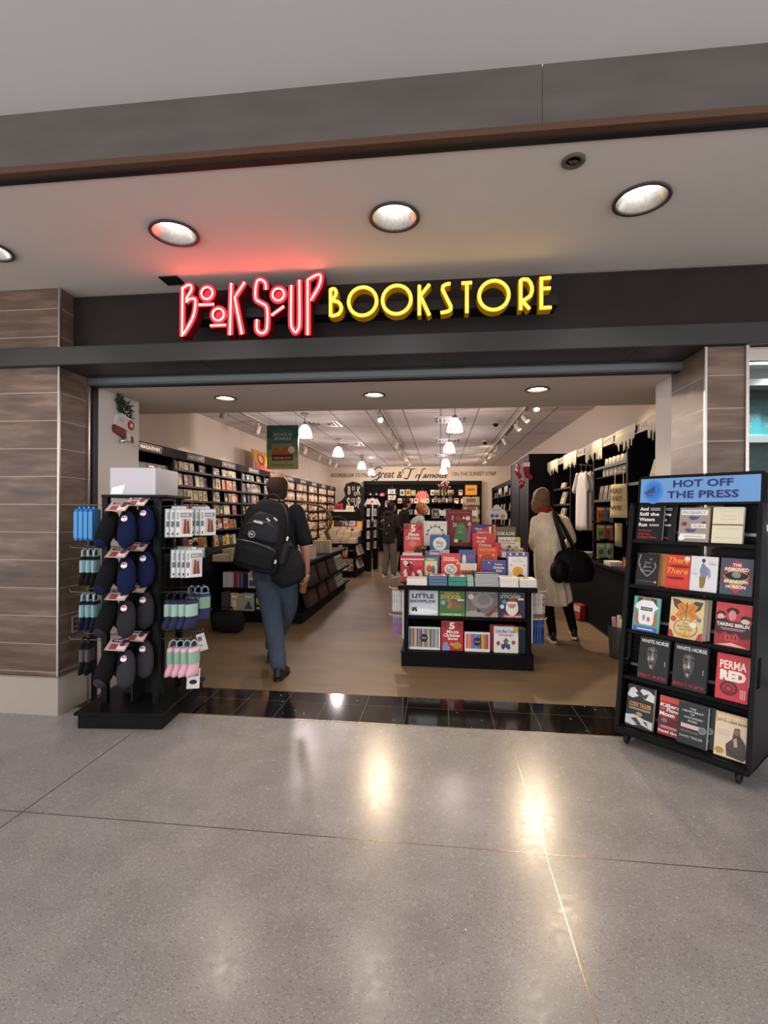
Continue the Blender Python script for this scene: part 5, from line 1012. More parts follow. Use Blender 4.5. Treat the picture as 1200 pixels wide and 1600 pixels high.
for i in range(5):
    s = shirt(['e9e2dc', 'e4d8d2', 'ece6e0', 'dccfc8', 'e8e2dc'][i], .80, .36, th=.016); s.location = (1.955+.062*i, 7.15, 2.063); s.rotation_euler = (0, 0, pi/2+.12); tag(s, 'white shirt on the short rail, ' + ['nearest the aisle', 'second from the aisle', 'third from the aisle', 'fourth from the aisle', 'nearest the wall'][i], 'shirt', 'white shirts on the rail')
# goods in the cabinets and on the ledge
def simple_card(w, h, th, col, spec, loc, rz, lab, cat='card', name='card_box', rx=-.12, grp=None):
    b = MB(); b.box(0, w, 0, th, 0, h, hm(col, .6)); art(b, spec, w, h, FT, .6, .0006); o = b.build(name); o.matrix_world = TR(*loc, rz=rz) @ TR(z=th*abs(math.sin(rx))+.0005, rx=rx); tag(o, lab, cat, grp); return o
for i, (y, z, lab) in enumerate(((4.75, 1.751, 'cream propped card set on the single shelf beside the entrance pillar'), (8.2, 1.841, 'cream folded pouch on the top shelf past the white shirts'), (8.25, 1.581, 'cream book on the second shelf past the white shirts'), (8.3, 1.321, 'cream book on the third shelf past the white shirts'))):
    simple_card(.24, .2 if i != 1 else .08, .03, 'd9cba8', [('r', .1, .1, .9, .3, 'bfae88'), ('e', .5, .6, .2, .15, '8a6a4a')], (RX+.02, y+.2, z), -pi/2, lab, rx=-.25)
simple_card(.2, .12, .06, '5a2a22', [('r', .1, .3, .9, .7, '7a3a30')], (RX+.14, 5.0, 1.86), -pi/2, 'dark red box behind the cream propped card set')
bpy.data.objects.remove(bpy.context.scene.objects[-1]) if False else None
for i in range(3): simple_card(.13, .17, .03, '5d554a', [('r', .1, .6, .9, .9, '6f665a'), ('r', .15, .1, .85, .5, '4a4238')], (RX+.04, 6.5-.17*i, 1.602), -pi/2, 'dark grey card box on the shelf below the mugs, %s from the shirts' % ORD[i], grp='grey card boxes')
# tote bag with lettering
t = thing('tote_bag', 'cream cotton tote bag lettered READ THE BEST WE, hanging beside the mug cabinet', 'tote bag', (RX-.05, 5.52, 1.75), .45); b = MB(); TB = m_plaster('cdb88a', .08)
b.loft([[(.02*sin(2*pi*j/20)*(1+q)+0, .115*cos(2*pi*j/20)*(.93+.1*q), -.36*q) for j in range(20)] for q in (0, .15, .4, .7, .9, 1)], TB)
TT = Matrix(((0, 0, -1, -.045), (-1, 0, 0, .10), (0, 1, 0, -.36), (0, 0, 0, 1)))
for s, y in (('READ', .26), ('THE BEST', .18), ('WE', .08)): add_text(b, s, .02, .18, y, y+.05, hm('6a553a', .8), TT, .02)
b.build('bag_body', t); b = MB()
b.tube([(0, -.06, -.01), (0, -.055, .12), (0, 0, .16), (0, .055, .12), (0, .06, -.01)], .008, TB, 6, flat=.4); b.build('strap', t)
b = MB(); b.tube([(0, 0, 0), (.16, 0, 0)], .004, PEGM, 6); tag(b.build('bag_hook', loc=(RX-.06, 5.52, 1.905)), 'thin metal hook holding the tote bag', 'hook')
b = MB(); b.loft([[(.02*sin(2*pi*j/16), .10*cos(2*pi*j/16), -.25*q) for j in range(16)] for q in (0, .3, .7, 1)], m_plaster('8f7f5c', .1)); o = b.build('cloth_pouch', loc=(RX-.04, 5.56, 1.33)); tag(o, 'brown cloth pouch hanging below the cream tote bag', 'pouch')
# card spinner
sp = thing('card_spinner', 'wire tower on the ledge holding small coloured notebooks', 'card rack', (2.03, 6.42, .831)); b = MB(); b.cyl(.012, 0, .70, BK, 8); b.lathe([(.1, 0), (.1, .015), (.02, .02)], BK, 18); b.build('pole', sp)
for z in (.04, .27, .49):
    b = MB()
    for s in range(4):
        T = TR(rz=s*pi/2+.3); b.box(-.105, .105, -.085, -.08, z-.005, z+.02, BK, T); b.box(-.105, .105, -.08, -.05, z-.005, z, BK, T)
    b.build('pocket_ring', sp)
cc = [('orange', 'a8552c'), ('blue', '3a6a94'), ('green', '7a8a3c'), ('red', 'a03c30'), ('pale green', '8fae84'), ('mint', '9ab8a4')]
for i, (cn, cx) in enumerate(cc):
    r_, c_ = divmod(i, 2); z = .831+(.49, .27, .04)[r_]+.001
    simple_card(.092, .19, .012, cx, [('r', .1, .8, .9, .9, 'd9cba0'), ('e', .5, .45, .25, .2, '2e2a24'), ('l', [(.5, .2), (.5, .7)], .06, 'c9b890')], (0, 0, 0), 0, '%s notebook in the %s ring of the wire tower' % (cn, ['upper', 'middle', 'lower'][r_]), 'notebook', 'notebook', grp='notebooks on the wire tower').matrix_world = TR(2.03, 6.42, z, rz=.3-.35) @ TR(-.098+.1*c_, -.078, .004, rx=-.03)
    if 1: simple_card(.092, .19, .012, '8a8268', [('r', .1, .2, .9, .8, '6f6850')], (0, 0, 0), 0, 'grey notebook facing the wall side, %s ring of the wire tower, %s' % (['upper', 'middle', 'lower'][r_], ['near', 'far'][c_]), 'notebook', 'notebook', grp='notebooks on the wire tower').matrix_world = TR(2.03, 6.42, z, rz=.3-.35+pi/2) @ TR(-.098+.1*c_, -.078, .004, rx=-.03)
flat_stack(-.1, .12, -.1, .16, 0, .05, 4, 'd9cfb8', 'book', 'cream flat book stacked on the ledge beside the wire tower', 'flat books on the ledge', M=TR(2.03, 6.0, .831, rz=-pi/2))
flat_stack(-.1, .12, -.1, .18, 0, .07, 4, 'e3dcd2', 'book', 'folded white tee on the ledge under the hanging shirts', 'folded tees on the ledge', M=TR(2.08, 7.1, .831, rz=-pi/2))
simple_card(.09, .12, .02, 'c9452c', [('r', .2, .2, .8, .8, 'e0a080')], (2.0, 5.72, .831), -.9, 'small red box standing on the ledge by the wire tower')
for i, (y, z, c, lab) in enumerate(((7.0, .05, 'b8352c', 'red and white box on the floor by the base cabinets'),)):
    simple_card(.2, .2, .1, c, [('r', .1, .5, .9, .9, 'd9cfb8'), ('r', .2, .1, .6, .3, '4a6a4a')], (1.80, y, .001), -1.35, lab)
t = thing('wrapping_tub', 'clear tub of pale rolled paper standing by the base cabinets', 'tub', (1.78, 5.15, 0)); b = MB(); b.lathe([(.085, 0), (.09, .005), (.105, .32), (.102, .32), (.087, .01)], mat((.8, .8, .8), .1, trans=.95), 20); b.build('tub', t)
for i, (x, y, h) in enumerate(((0, 0, .42), (.04, .02, .38), (-.04, .01, .4), (.01, -.045, .39))):
    b = MB(); b.tube([(x*.6, y*.6, .012), (x*1.2, y*1.2, h)], .02, hm(['cdb8b0', 'd9cfc4', 'b88a8a', 'd4c4b8'][i], .7), 10); o = b.build('paper_roll', loc=(1.78, 5.15, 0)); tag(o, '%s paper roll in the clear tub' % ['pinkish', 'cream', 'dusty red', 'beige'][i], 'paper roll', 'rolled papers')
# tall dark partition and doorway block past the cabinets
b = MB(); b.box(-.0, .75, 0, 2.3, 0, 2.52, m_darkpanel('0c0b0c', .6)); b.box(-.012, 0, .0, .05, 0, 2.52, hm('1d1a19', .5)); b.box(-.012, 0, 2.25, 2.3, 0, 2.52, hm('1d1a19', .5)); b.box(-.012, 0, 1.1, 1.13, 0, 2.4, hm('1d1a19', .5))
tag(b.build('tall_cabinet', loc=(1.62, 9.3, 0)), 'tall plain black cabinet past the icicle decorated row', 'cabinet')
for i in range(3):
    t = bookcase('wall_cabinet', 'dark shelving deep in the shop, %s after the tall plain cabinet' % ORD[i], 11.7+1.7*i, 1.7, [1.9, 1.5, 1.1, .7], 2.25, None, 1.72, .4, -1, None, True, group='dark shelving deep in the shop')
    for j in range(8):
        ci = [2, 1, 7, 2][(i+j) % 4]; o = facebook(ci, j+i*3, .13, .18, 'gift_card'); o.matrix_world = TR(1.72, 11.7+1.7*i+1.7, [1.9, 1.5, 1.1, .7][j//2]+.001, rz=-pi/2) @ TR(.3+.6*(j % 2), .05, 0, rx=-.1)
        tag(o, '%s card, %s shelf, %s side, dark shelving %s after the tall cabinet' % (PAL[ci][0], SHN[j//2], ['far', 'near'][j % 2], ORD[i]), 'card')
# ------------------------------------------------------------------ long display table
lt = thing('long_table', 'long black display table with shelves in front of the man', 'display table', (-2.36, 6.15, 0), 0)
b = MB(); b.box(-.62, .61, 0, 2.9, 0, .14, BK); b.build('plinth', lt)
for x in (-.60, .52): b = MB(); b.box(x, x+.04, .01, 2.88, .14, .735, BK); b.build('side_panel', lt)
b = MB(); b.box(-.56, .52, .01, 2.85, .41, .44, BK); b.build('shelf', lt)
b = MB(); b.box(-.56, .52, .34, .36, .14, .735, BKI); b.build('back_panel', lt)
b = MB(); b.cbox(-.64, .63, -.015, 2.92, .735, .775, BK, .004); b.build('tabletop', lt)
for z in (.16, .44):
    b = MB(); b.box(.56, .70, .02, 2.85, z, z+.012, BK); b.box(.69, .70, .02, 2.85, z, z+.03, BK); b.build('side_ledge', lt)
GT = 'books in the end of the long table'
def row(x0, z, items, Y, grp, where):
    x = x0
    for i, (w, h, c, cn, kind) in enumerate(items):
        if kind == 'f': o = book(w, h, .02, c, face_specs(i+3), None, Matrix.Translation((x, Y+.02, z)))
        else: o = book(.15, h, w, c, [], None, Matrix.Translation((x+w, Y+.03, z)) @ Matrix.Rotation(pi/2, 4, 'Z'), spine=c)
        tag(o, '%s %s in %s, %s from its end' % (cn, 'face-out book' if kind == 'f' else 'spine', where, ORD[i]), 'book', grp); x += w+.004
row(-2.83, .441, [(.035, .2, 'd8d0c8', 'white', 's'), (.035, .2, 'cfc6bd', 'white', 's'), (.03, .2, 'd8d0c8', 'white', 's'), (.03, .2, 'd4ccc2', 'white', 's'), (.05, .2, 'a82a2c', 'red', 's'), (.02, .19, '8c87a8', 'lilac', 's'), (.02, .19, '3c3c6a', 'blue', 's'), (.02, .19, '7a78a8', 'lilac', 's'), (.02, .19, '2a2a50', 'navy', 's'), (.05, .19, '2a2030', 'dark', 's'), (.13, .2, 'cfc9c4', 'pale', 'f'), (.12, .19, '3a3a40', 'black', 'f'), (.12, .2, '7a5a4a', 'brown', 'f'), (.1, .2, 'b8b0a8', 'grey', 'f')], 6.16, GT, 'the upper shelf at the table end')
row(-2.85, .141, [(.06, .23, '4a4a54', 'dark', 's'), (.03, .23, '6a4a4a', 'brown', 's'), (.03, .22, '3a3a40', 'black', 's'), (.10, .23, 'c9b08a', 'tan', 'f'), (.06, .22, 'b8a890', 'beige', 's'), (.15, .23, '9aab9c', 'pale green', 'f'), (.14, .23, '1e2a30', 'black', 'f'), (.12, .22, '2a2428', 'dark', 'f'), (.12, .22, 'b8b0a8', 'grey', 'f'), (.1, .22, '5a5a60', 'grey', 'f')], 6.16, GT, 'the lower shelf at the table end')
for k, (x0, x1, y, z1, n, c, w_) in enumerate(((-2.98, -2.76, 6.2, .86, 4, 'cfc0a4', 'cream'), (-2.74, -2.55, 6.22, .90, 5, 'd4c6ac', 'pale'), (-2.52, -2.34, 6.2, .88, 4, 'c4b498', 'tan'), (-2.98, -2.78, 6.5, .92, 5, 'cbb994', 'sand'), (-2.72, -2.52, 6.52, .94, 5, 'd9cdb4', 'ivory'))):
    flat_stack(x0, x1, y, .25, .776, z1, n, c, 'book', '%s flat book in a pile on the long table' % w_, 'flat piles on the long table', hm('cdbd9c', .8))
b = MB(); b.box(0, .34, 0, .25, 0, .17, mat(hexc('d9c4bc'), .25)); b.box(.03, .31, -.001, 0, .02, .15, hm('e6d8d0', .3)); b.box(.0, .34, 0, .25, .17, .19, mat(hexc('b0a8a4'), .15)); tag(b.build('acrylic_case', loc=(-2.1, 6.65, .776)), 'pale pinkish countertop case on the long table behind the man', 'display case')
for k, (x, n, c, cn) in enumerate(((-1.98, 5, 'e0cfa8', 'cream'), (-1.98, 2, 'd9ccb0', 'pale'))):
    for i in range(n):
        o = book(.13, .2, .035, c, [], None, Matrix.Translation((-2.0+.04*i+.21*k, 7.75, .776)) @ Matrix.Rotation(pi/2, 4, 'Z')); tag(o, '%s upright spine on the long table top, %s' % (cn, ORD[i]), 'book', 'upright spines on the long table top')
# boxed sets leaning on the side ledges, facing the aisle
AX = Matrix(((0, 0, 1, 0), (1, 0, 0, 0), (0, 1, 0, 0), (0, 0, 0, 1)))
for i in range(4):
    for j, z in enumerate((.188, .468)):
        c, lab = ('2e1a1e', 'dark maroon boxed set') if i < 3 else ('aeb8a8', 'pale green gridded box')
        b = MB(); w, h = .52, .235; b.box(0, w, 0, .05, 0, h, hm(c, .3))
        if i < 3: art(b, [('r', .04, .05, .96, .95, '3a2226'), ('r', .08, .1, .92, .9, '2a161a'), ('l', [(.2, .3), (.3, .65), (.42, .3), (.5, .6), (.62, .35), (.7, .62), (.8, .35)], .03, '7a5a5e'), ('r', .2, .75, .8, .78, '6a4a4e')], w, h, FT, .3, .0008)
        else: art(b, [('r', .05+.24*q, .1+.42*r2, .22+.24*q, .42+.42*r2, '4a5a50') for q in range(4) for r2 in range(2)] + [('r', .08+.24*q, .16+.42*r2, .19+.24*q, .3+.42*r2, 'cfd8c8') for q in range(4) for r2 in range(2)], w, h, FT, .3, .0008)
        o = b.build('boxed_set'); o.matrix_world = TR(-1.68, 6.25+.60*i, z, rz=pi/2) @ TR(rx=-.28); tag(o, '%s leaning on the %s side ledge, %s from the near end' % (lab, ['lower', 'upper'][j], ORD[i]), 'boxed set', 'boxed sets facing the aisle')
# twisted branch display with hanging ornaments
br = thing('branch_tree', 'twisted brown branch arching over the long table with ornaments', 'decoration', (-2.0, 8.6, .776)); BR = m_plaster('6f5436', .2); rb2 = random.Random(11)
b = MB(); b.lathe([(.12, 0), (.1, .02), (.03, .03)], BR, 14); b.tube([(0, 0, 0), (.05, 0, .15), (-.02, 0, .3), (.06, 0, .42), (.08, 0, .55), (0, 0, .68), (-.12, 0, .76), (-.28, 0, .8), (-.45, 0, .82)], [.045, .04, .038, .034, .03, .026, .02, .015, .01], BR, 8); b.build('trunk', br)
hooks = []
for i, (z, d) in enumerate(((.45, -1), (.55, 1), (.66, -1), (.74, -1), (.78, -1), (.8, 1))):
    b = MB(); x0 = [.06, .07, .0, -.12, -.28, -.1][i]; P = [(x0+d*.09*k, rb2.uniform(-.06, .06)*k, z+.05*k-.02*k*k) for k in range(5)]; b.tube(P, [.014, .011, .009, .006, .003], BR, 6); b.build('branch', br); hooks += P[2:]
for i, p in enumerate(hooks[:16]):
    c, cn = [('e8dcc0', 'cream'), ('c9442c', 'red'), ('d8d0c0', 'silver'), ('b8862c', 'gold')][i % 4]; b = MB(); b.tube([(0, 0, 0), (0, 0, -.05)], .001, hm('c9b890', .5), 4); b.ell((0, 0, -.075), .026, mat(hexc(c), .25), 10)
    o = b.build('ornament', loc=(-2.0+p[0], 8.6+p[1], .776+p[2]-.012)); tag(o, '%s ball ornament on the twisted branch, %s along it' % (cn, ORD[i]), 'ornament', 'ball ornaments')
# ------------------------------------------------------------------ stepped book table
st = thing('stepped_table', 'black table with stepped book piles, past the long table', 'display table', (-2.3, 10.6, 0))
b = MB(); b.box(-.42, .47, 0, 2.2, 0, .14, BK); b.build('plinth', st)
for x in (-.40, .42): b = MB(); b.box(x, x+.04, .01, 2.18, .14, .71, BK); b.build('side_panel', st)
b = MB(); b.box(-.36, .42, .01, 2.1, .41, .44, BK); b.build('shelf', st)
b = MB(); b.cbox(-.44, .49, -.015, 2.2, .71, .745, BK, .004); b.build('tabletop', st)
for z0, z1, y in ((.745, .87, .45), (.87, 1.0, .8), (1.0, 1.24, 1.15)): b = MB(); b.box(-.4, .45, y, 2.0, z0, z1, BK); b.build('riser', st)
b = MB(); b.box(-.35, .35, 1.25, 1.9, 1.24, 1.44, BK); b.build('riser', st)
for j, (y, z, h) in enumerate(((10.63, .746, .10), (10.85, .746, .15), (11.08, .871, .12), (11.215, .871, .15), (11.44, 1.001, .08))):
    for i in range(5):
        ci = rb2.choice([1, 2, 1, 7, 10]) if not (j == 0 and i in (0, 1, 3)) else [4, 4, 0, 0][i]; n = 2 if j < 2 else 1
        flat_stack(-2.69+.172*i, -2.69+.172*i+.16, y, .17, z, z+h, n, PAL[ci][1], 'book', '%s book, pile %s across, step %s of stepped table' % (PAL[ci][0], ORD[i], ['one', 'two', 'three', 'four', 'five'][j]), 'piles on the stepped table', hm('bfae98', .8))
for i, (c, cn) in enumerate((('c9963c', 'golden'), ('2e2628', 'black'), ('6a6474', 'grey'), ('b8a8c8', 'lilac'), ('c4683c', 'orange'))):
    o = book(.15, .22, .02, c, face_specs(i*2+1), '%s propped book on the highest step of the stepped table' % cn, Matrix.Translation((-2.70+.175*i, 11.66, 1.001)) @ Matrix.Rotation(-.12, 4, 'X'), group='propped books on the stepped table')
for i, (x, z, c, cn) in enumerate(((-2.15, .441, 'b8b0b0', 'white and orange face'), (-2.15, .141, '9a9690', 'grey'), (-2.0, .141, 'a8a49c', 'silver'))):
    o = book(.13, .22, .02, c, [('e', .5, .6, .25, .25, 'b8542c'), ('r', 0, 0, 1, .3, 'c8642c')] if i == 0 else face_specs(i), '%s book in the end shelf of the stepped table' % cn, Matrix.Translation((x, 10.66, z)))
for j, z in enumerate((.20, .49)):
    b = MB(); b.box(0, .6, 0, .05, 0, .22, hm('c4b4a0', .4)); art(b, [('r', .06, .1, .94, .9, '6a5048' if j else '8a7458'), ('r', .3, .3, .7, .7, '8f7468')], .6, .22, FT, .4, .0008); o = b.build('boxed_set'); o.matrix_world = TR(-1.755, 10.75, z, rz=pi/2) @ TR(rx=-.35); tag(o, 'brown boxed set leaning on the stepped table side, %s' % ['lower', 'upper'][j], 'boxed set')
    b = MB(); b.box(.0, .12, 0, .7, 0, .012, BK); tag(b.build('side_ledge', loc=(-1.828, 10.7, z-.032)), 'black ledge on the stepped table side, %s' % ['lower', 'upper'][j], 'ledge')
for i, (x, y) in enumerate(((-1.72, 11.75), (-1.62, 12.25))):
    t = thing('magazine_stand', 'slim black upright rack holding pale cards, %s the stepped table' % ['beside', 'just past'][i], 'rack', (x, y, 0)); b = MB(); b.box(-.05, .05, 0, .3, 0, 1.62, BK); b.build('upright', t)
    for k in range(4): b = MB(); b.box(-.06, .06, -.03, 0, .5+.27*k, .52+.27*k, BK); b.box(.05, .09, 0, .3, .5+.27*k, .51+.27*k, BK); b.build('pocket', t)
    for k in range(4): simple_card(.07, .2, .01, 'b8b0a8', [('r', .1, .2, .9, .8, '8a8480')], (x-.035, y-.022, .523+.27*k), 0, 'pale card in the %s pocket of the slim rack %s' % (SHN[3-k], ['beside the stepped table', 'just past the stepped table'][i]), 'card', 'card', grp='cards in the slim racks')
# black sign board shaped like a plant with the shop name
t = thing('name_board', 'black cut-out board lettered BOOK SOUP behind the stepped table', 'sign board', (-2.98, 16.4, 1.3)); b = MB()
P = [(-.30, 0), (.46, 0), (.42, .3), (.5, .45), (.4, .62), (.44, .9), (.28, 1.1), (.05, 1.16), (-.18, 1.08), (-.26, .88), (-.2, .68), (-.35, .5), (-.48, .45), (-.5, .2), (-.4, .02)]
b.prism(P, 0, .02, CHAN, FT); b.box(-.3, .3, .02, .06, -1.3, .2, BK)
for s, x0, x1, y0, y1 in (('B', -.12, -.02, .72, 1.0), ('O', .02, .12, .86, 1.0), ('O', .08, .18, .68, .82), ('K', .2, .32, .7, 1.0), ('S', -.16, -.04, .3, .62), ('O', -.01, .09, .46, .6), ('U', .1, .2, .3, .6), ('P', .22, .32, .26, .64)): add_text(b, s, x0, x1, y0, y1, hm('efe6d0', .5), Matrix.Translation((0, -.022, 0)) @ FT, .03)
b.build('board', t)
simple_card(.2, .2, .03, 'a3242c', [('r', .2, .3, .8, .8, '7a141c')], (-2.62, 12.1, 1.441), 0, 'red box on the top block of the stepped table')
simple_card(.2, .14, .03, 'dfd0a8', [('r', .2, .3, .8, .8, 'c8b07a')], (-2.36, 12.2, 1.441), 0, 'cream box on the top block of the stepped table')
flat_stack(-.25, .25, 0, .2, 0, .05, 2, '8a4030', 'book', 'rust book flat on the top block of the stepped table', 'flat on the top block', M=TR(-2.35, 11.9, 1.4405))
# ------------------------------------------------------------------ wall lettering, posters
def lettering(name, txt, x0, x1, z0, z1, lab, bold=.0, shear=0., y=17.985):
    b = MB(); add_text(b, txt, x0, x1, z0, z1, hm('241c18', .6), Matrix.Translation((0, y, 0)) @ FT, bold, shear, .002, 3); tag(b.build(name), lab, 'wall lettering')
lettering('wall_lettering', 'BOOKSELLER TO THE', -4.03, -2.62, 2.72, 2.86, 'dark wall lettering BOOKSELLER TO THE')
lettering('wall_lettering', 'ON THE SUNSET STRIP', .42, 1.98, 2.76, 2.90, 'dark wall lettering ON THE SUNSET STRIP')
b = MB(); T = Matrix.Translation((0, 17.985, 0)) @ FT; mm = hm('1f1815', .6)
def stroke(P, w):
    P = smooth(P, 5); b.path([(p[0], p[1]) for p in P], w, .004, mm, T=Matrix.Translation((0, 17.985, 0)))
stroke([(-2.12, 3.02), (-2.25, 3.08), (-2.45, 2.96), (-2.54, 2.8), (-2.46, 2.72), (-2.3, 2.8), (-2.2, 2.9), (-2.26, 2.7), (-2.4, 2.5), (-2.52, 2.5), (-2.5, 2.58), (-2.3, 2.66), (-2.15, 2.76)], .035)
stroke([(-1.34, 2.86), (-1.36, 2.98), (-1.2, 3.04), (-1.02, 3.0), (-.92, 3.03)], .028); stroke([(-1.05, 3.02), (-1.12, 2.82), (-1.2, 2.66), (-1.32, 2.68)], .045); stroke([(-.52, 3.0), (-.62, 3.02), (-.7, 2.85), (-.8, 2.62), (-.9, 2.52), (-.96, 2.56)], .032)
add_text(b, 'reat', -2.2, -1.66, 2.69, 2.92, mm, T, .01, .35, .002, 3); add_text(b, '&', -1.58, -1.38, 2.68, 2.92, mm, T, .01, .3, .002, 3); add_text(b, 'amous', -.64, .26, 2.68, 2.82, mm, T, .02, .35, .002, 3); add_text(b, 'n', -.92, -.74, 2.68, 2.82, mm, T, .01, .35, .002, 3)
tag(b.build('wall_lettering'), 'large flowing script lettering Great & Infamous in the middle of the far wall', 'wall lettering')
# hanging book poster
t = thing('hanging_poster', 'green hanging poster of a beach book lettered NICHOLAS SPARKS', 'poster', (-2.9, 8.0, 2.146)); b = MB(); b.box(0, .545, 0, .02, 0, .735, hm('57775c', .5))
art(b, [('r', 0, .7, 1, 1, '2f5a55'), ('r', 0, 0, 1, .28, 'a8a86a'), ('r', 0, .28, 1, .45, '7f9464'), ('r', .17, .2, .83, .9, '3f6a66'), ('r', .17, .42, .83, .58, '8a8a5a'), ('p', [(.17, .2), (.83, .2), (.83, .42), (.6, .52), (.45, .42), (.3, .5), (.17, .4)], 'b0602c'), ('r', .17, .2, .83, .33, '5a1a1c'), ('t', 'NICHOLAS', .22, .76, .8, .82, .01, 'b8c4b4'), ('t', 'SPARKS', .24, .66, .78, .73, .01, 'b8c4b4'), ('t', 'DREAMLAND', .22, .23, .78, .28, .01, 'd9c4a8'), ('e', .79, .44, .11, .08, 'dfd8b8'), ('t', 'Dreams and Dread', .15, .07, .85, .13, .01, .2, '6a6a3c')], .545, .735, FT, .5, .0008)
b.build('panel', t)
for x in (.05, .495): b = MB(); b.tube([(x, .01, .735), (x, .01, .954)], .002, hm('8a8a88', .4), 5); b.build('wire', t)
o = simple_card(.85, .45, .02, 'c98a2c', [('r', 0, 0, .35, .4, 'd8543a'), ('e', .5, .55, .3, .3, '8a3a20'), ('e', .45, .6, .15, .18, 'e0a84a'), ('r', .5, .0, 1, .3, 'd8402c')], (-4.05, 9.7, 2.41), pi/2, 'yellow and red art poster standing on top of the tall bookcases', 'poster', 'wall_poster', 0)
o.matrix_world = TR(-3.72, 9.7, 2.285, rz=pi/2) @ TR(rx=-.25)
# ------------------------------------------------------------------ far merchandise wall
mw = thing('merchandise_wall', 'wide black merchandise wall under the far lettering', 'display wall', (-2.77, 17.7, 0)); b = MB(); b.box(0, 4.23, .1, .28, 0, 2.56, BKI); b.build('back_panel', mw)
b = MB(); b.box(0, 4.23, 0, .1, 2.42, 2.56, BK); b.box(0, .06, 0, .1, 0, 2.42, BK); b.box(4.17, 4.23, 0, .1, 0, 2.42, BK); b.build('frame', mw)
for z in (1.75, 1.35, .95):
    b = MB(); b.box(1.15, 4.17, -.2, .1, z-.02, z, BK); b.build('shelf', mw)
def cap(col, x, z, lab):
    b = MB(); b.lathe([(.1, 0), (.1, .05), (.075, .1), (.03, .125), (1e-6, .13)], hm(col, .8), 14); b.prism([(.09*cos(a), -.08-.09*sin(a)) for a in [pi*k/8 for k in range(9)]], -.002, .004, hm(col, .8)); b.box(-.02, .02, -.104, -.09, .03, .07, hm('e6dfe0', .7)); tag(b.build('cap', loc=(x, 17.66, z)), lab, 'cap', 'caps on the merchandise wall')
cap('1f1d1f', -2.5, 2.02, 'black cap at the corner of the merchandise wall'); cap('1f1d1f', -2.28, 2.02, 'black cap between the corner cap and the pink cap'); cap('d0447a', -2.08, 2.0, 'bright pink cap on the merchandise wall')
for x, z in ((-2.5, 2.02), (-2.28, 2.02), (-2.08, 2.0)): b = MB(); b.tube([(0, 0, 0), (0, -.16, 0)], .004, PEGM, 5); tag(b.build('cap_peg', loc=(x, 17.8, z-.003)), 'metal peg under a cap', 'peg', 'cap pegs')
def tee(col, x, y, z, h, w, lab, prn=None, grp=None):
    s = shirt(col, h, w, lab, folds=3, name='tee_shirt'); s.location = (x, y, z)
    if prn: b = MB(); art(b, prn, w*.5, h*.4, Matrix.Translation((-w*.25, -.05, -.5*h)) @ FT, .8); b.build('print', s)
    return s
tee('d8766a', -.64, 17.62, 2.26, .50, .30, 'coral pink tee hanging on the merchandise wall', [('r', .35, .8, .65, .9, '7a3a34')])
tee('e2d6d0', -2.14, 15.5, 1.93, .75, .34, 'long white tee with small pink print near the far display', [('r', .3, .6, .7, .8, 'b0605a')])
b = MB(); b.tube([(0, 0, -1.93), (0, 0, .02)], .012, BK, 6); b.lathe([(.2, -1.93), (.2, -1.91), (.02, -1.9)], BK, 14); tag(b.build('tee_stand', loc=(-2.14, 15.62, 1.93)), 'black stand carrying the long white tee', 'stand')
s = tee('1c1a1c', -1.72, 17.62, 2.36, .45, .34, 'black tee with big white lettering BOOK SOUP on the merchandise wall', None)
b = MB()
for ss, x0, x1, y0, y1 in (('BOOK', 0, .28, .22, .4), ('SOUP', .0, .28, 0, .18)): add_text(b, ss, x0, x1, y0, y1, hm('efe6d8', .7), Matrix.Translation((-.14, -.052, -.5)) @ FT, .04)
b.build('print', s)
b = MB(); b.tube([(0, 0, 0), (0, -.2, 0)], .005, PEGM, 5)
tag(b.build('tee_peg', loc=(-.64, 17.8, 2.295)), 'metal peg holding the coral tee', 'peg')
tag(dup(bpy.data.objects['tee_peg'], (-1.72, 17.8, 2.395)), 'metal peg holding the black lettered tee', 'peg')
for i, (x, w, h, c, d) in enumerate(((-1.45, .17, .22, 'c9d0b0', '4a5a3a'), (-1.24, .17, .24, 'c99a5a', '7a4a2a'), (-1.05, .17, .2, '8fa08a', 'c9a84a'), (-1.99, .2, .24, 'b8a8a0', 'a03c30'))):
    simple_card(w, h, .01, c, [('r', .1, .1, .9, .9, c), ('e', .5, .5, .3, .3, d)], (x, 17.785, [2.03, 2.02, 2.03, 1.62][i]), 0, ['pale green print', 'orange print', 'grey green print', 'white print with red figure'][i]+' pinned on the merchandise wall', 'print', 'art_print', 0)
simple_card(.42, .40, .02, 'd8892c', [('r', .08, .08, .92, .92, 'e09a3a'), ('r', .2, .4, .8, .6, 'a85c1c')], (.88, 17.77, 2.05), 0, 'square orange sign on the merchandise wall', 'sign', 'orange_sign', 0)
r3 = random.Random(3); k = 0
for zi, z in enumerate((1.75, 1.35, .95)):
    for i in range(14):
        x = -1.5+.2*i+r3.uniform(-.02, .02); ci = r3.choice([2, 1, 7, 2, 10, 3, 5]); o = facebook(ci, i+zi, .12 if i % 2 else .15, .18, 'gift_card'); o.matrix_world = TR(x, 17.56, z+.001, rx=-.1)
        tag(o, '%s item, %s across on the %s shelf of the merchandise wall' % (PAL[ci][0], ORD[i], SHN[zi]), 'card', 'items on the merchandise wall shelves')
for i in range(9):
    if i in (4,): continue
    ci = r3.choice([2, 1, 7, 0]); o = facebook(ci, i*2, .14, .19, 'gift_card'); o.matrix_world = TR(-.35+.2*i, 17.78, 2.05+.0*(i % 2), rx=0)
    if .80 < -.35+.2*i+.14 and -.35+.2*i < 1.32: bpy.data.objects.remove(o); continue
    tag(o, '%s pinned card, %s past the coral tee near the top of the merchandise wall' % (PAL[ci][0], ORD[i]), 'card', 'pinned cards high on the merchandise wall')
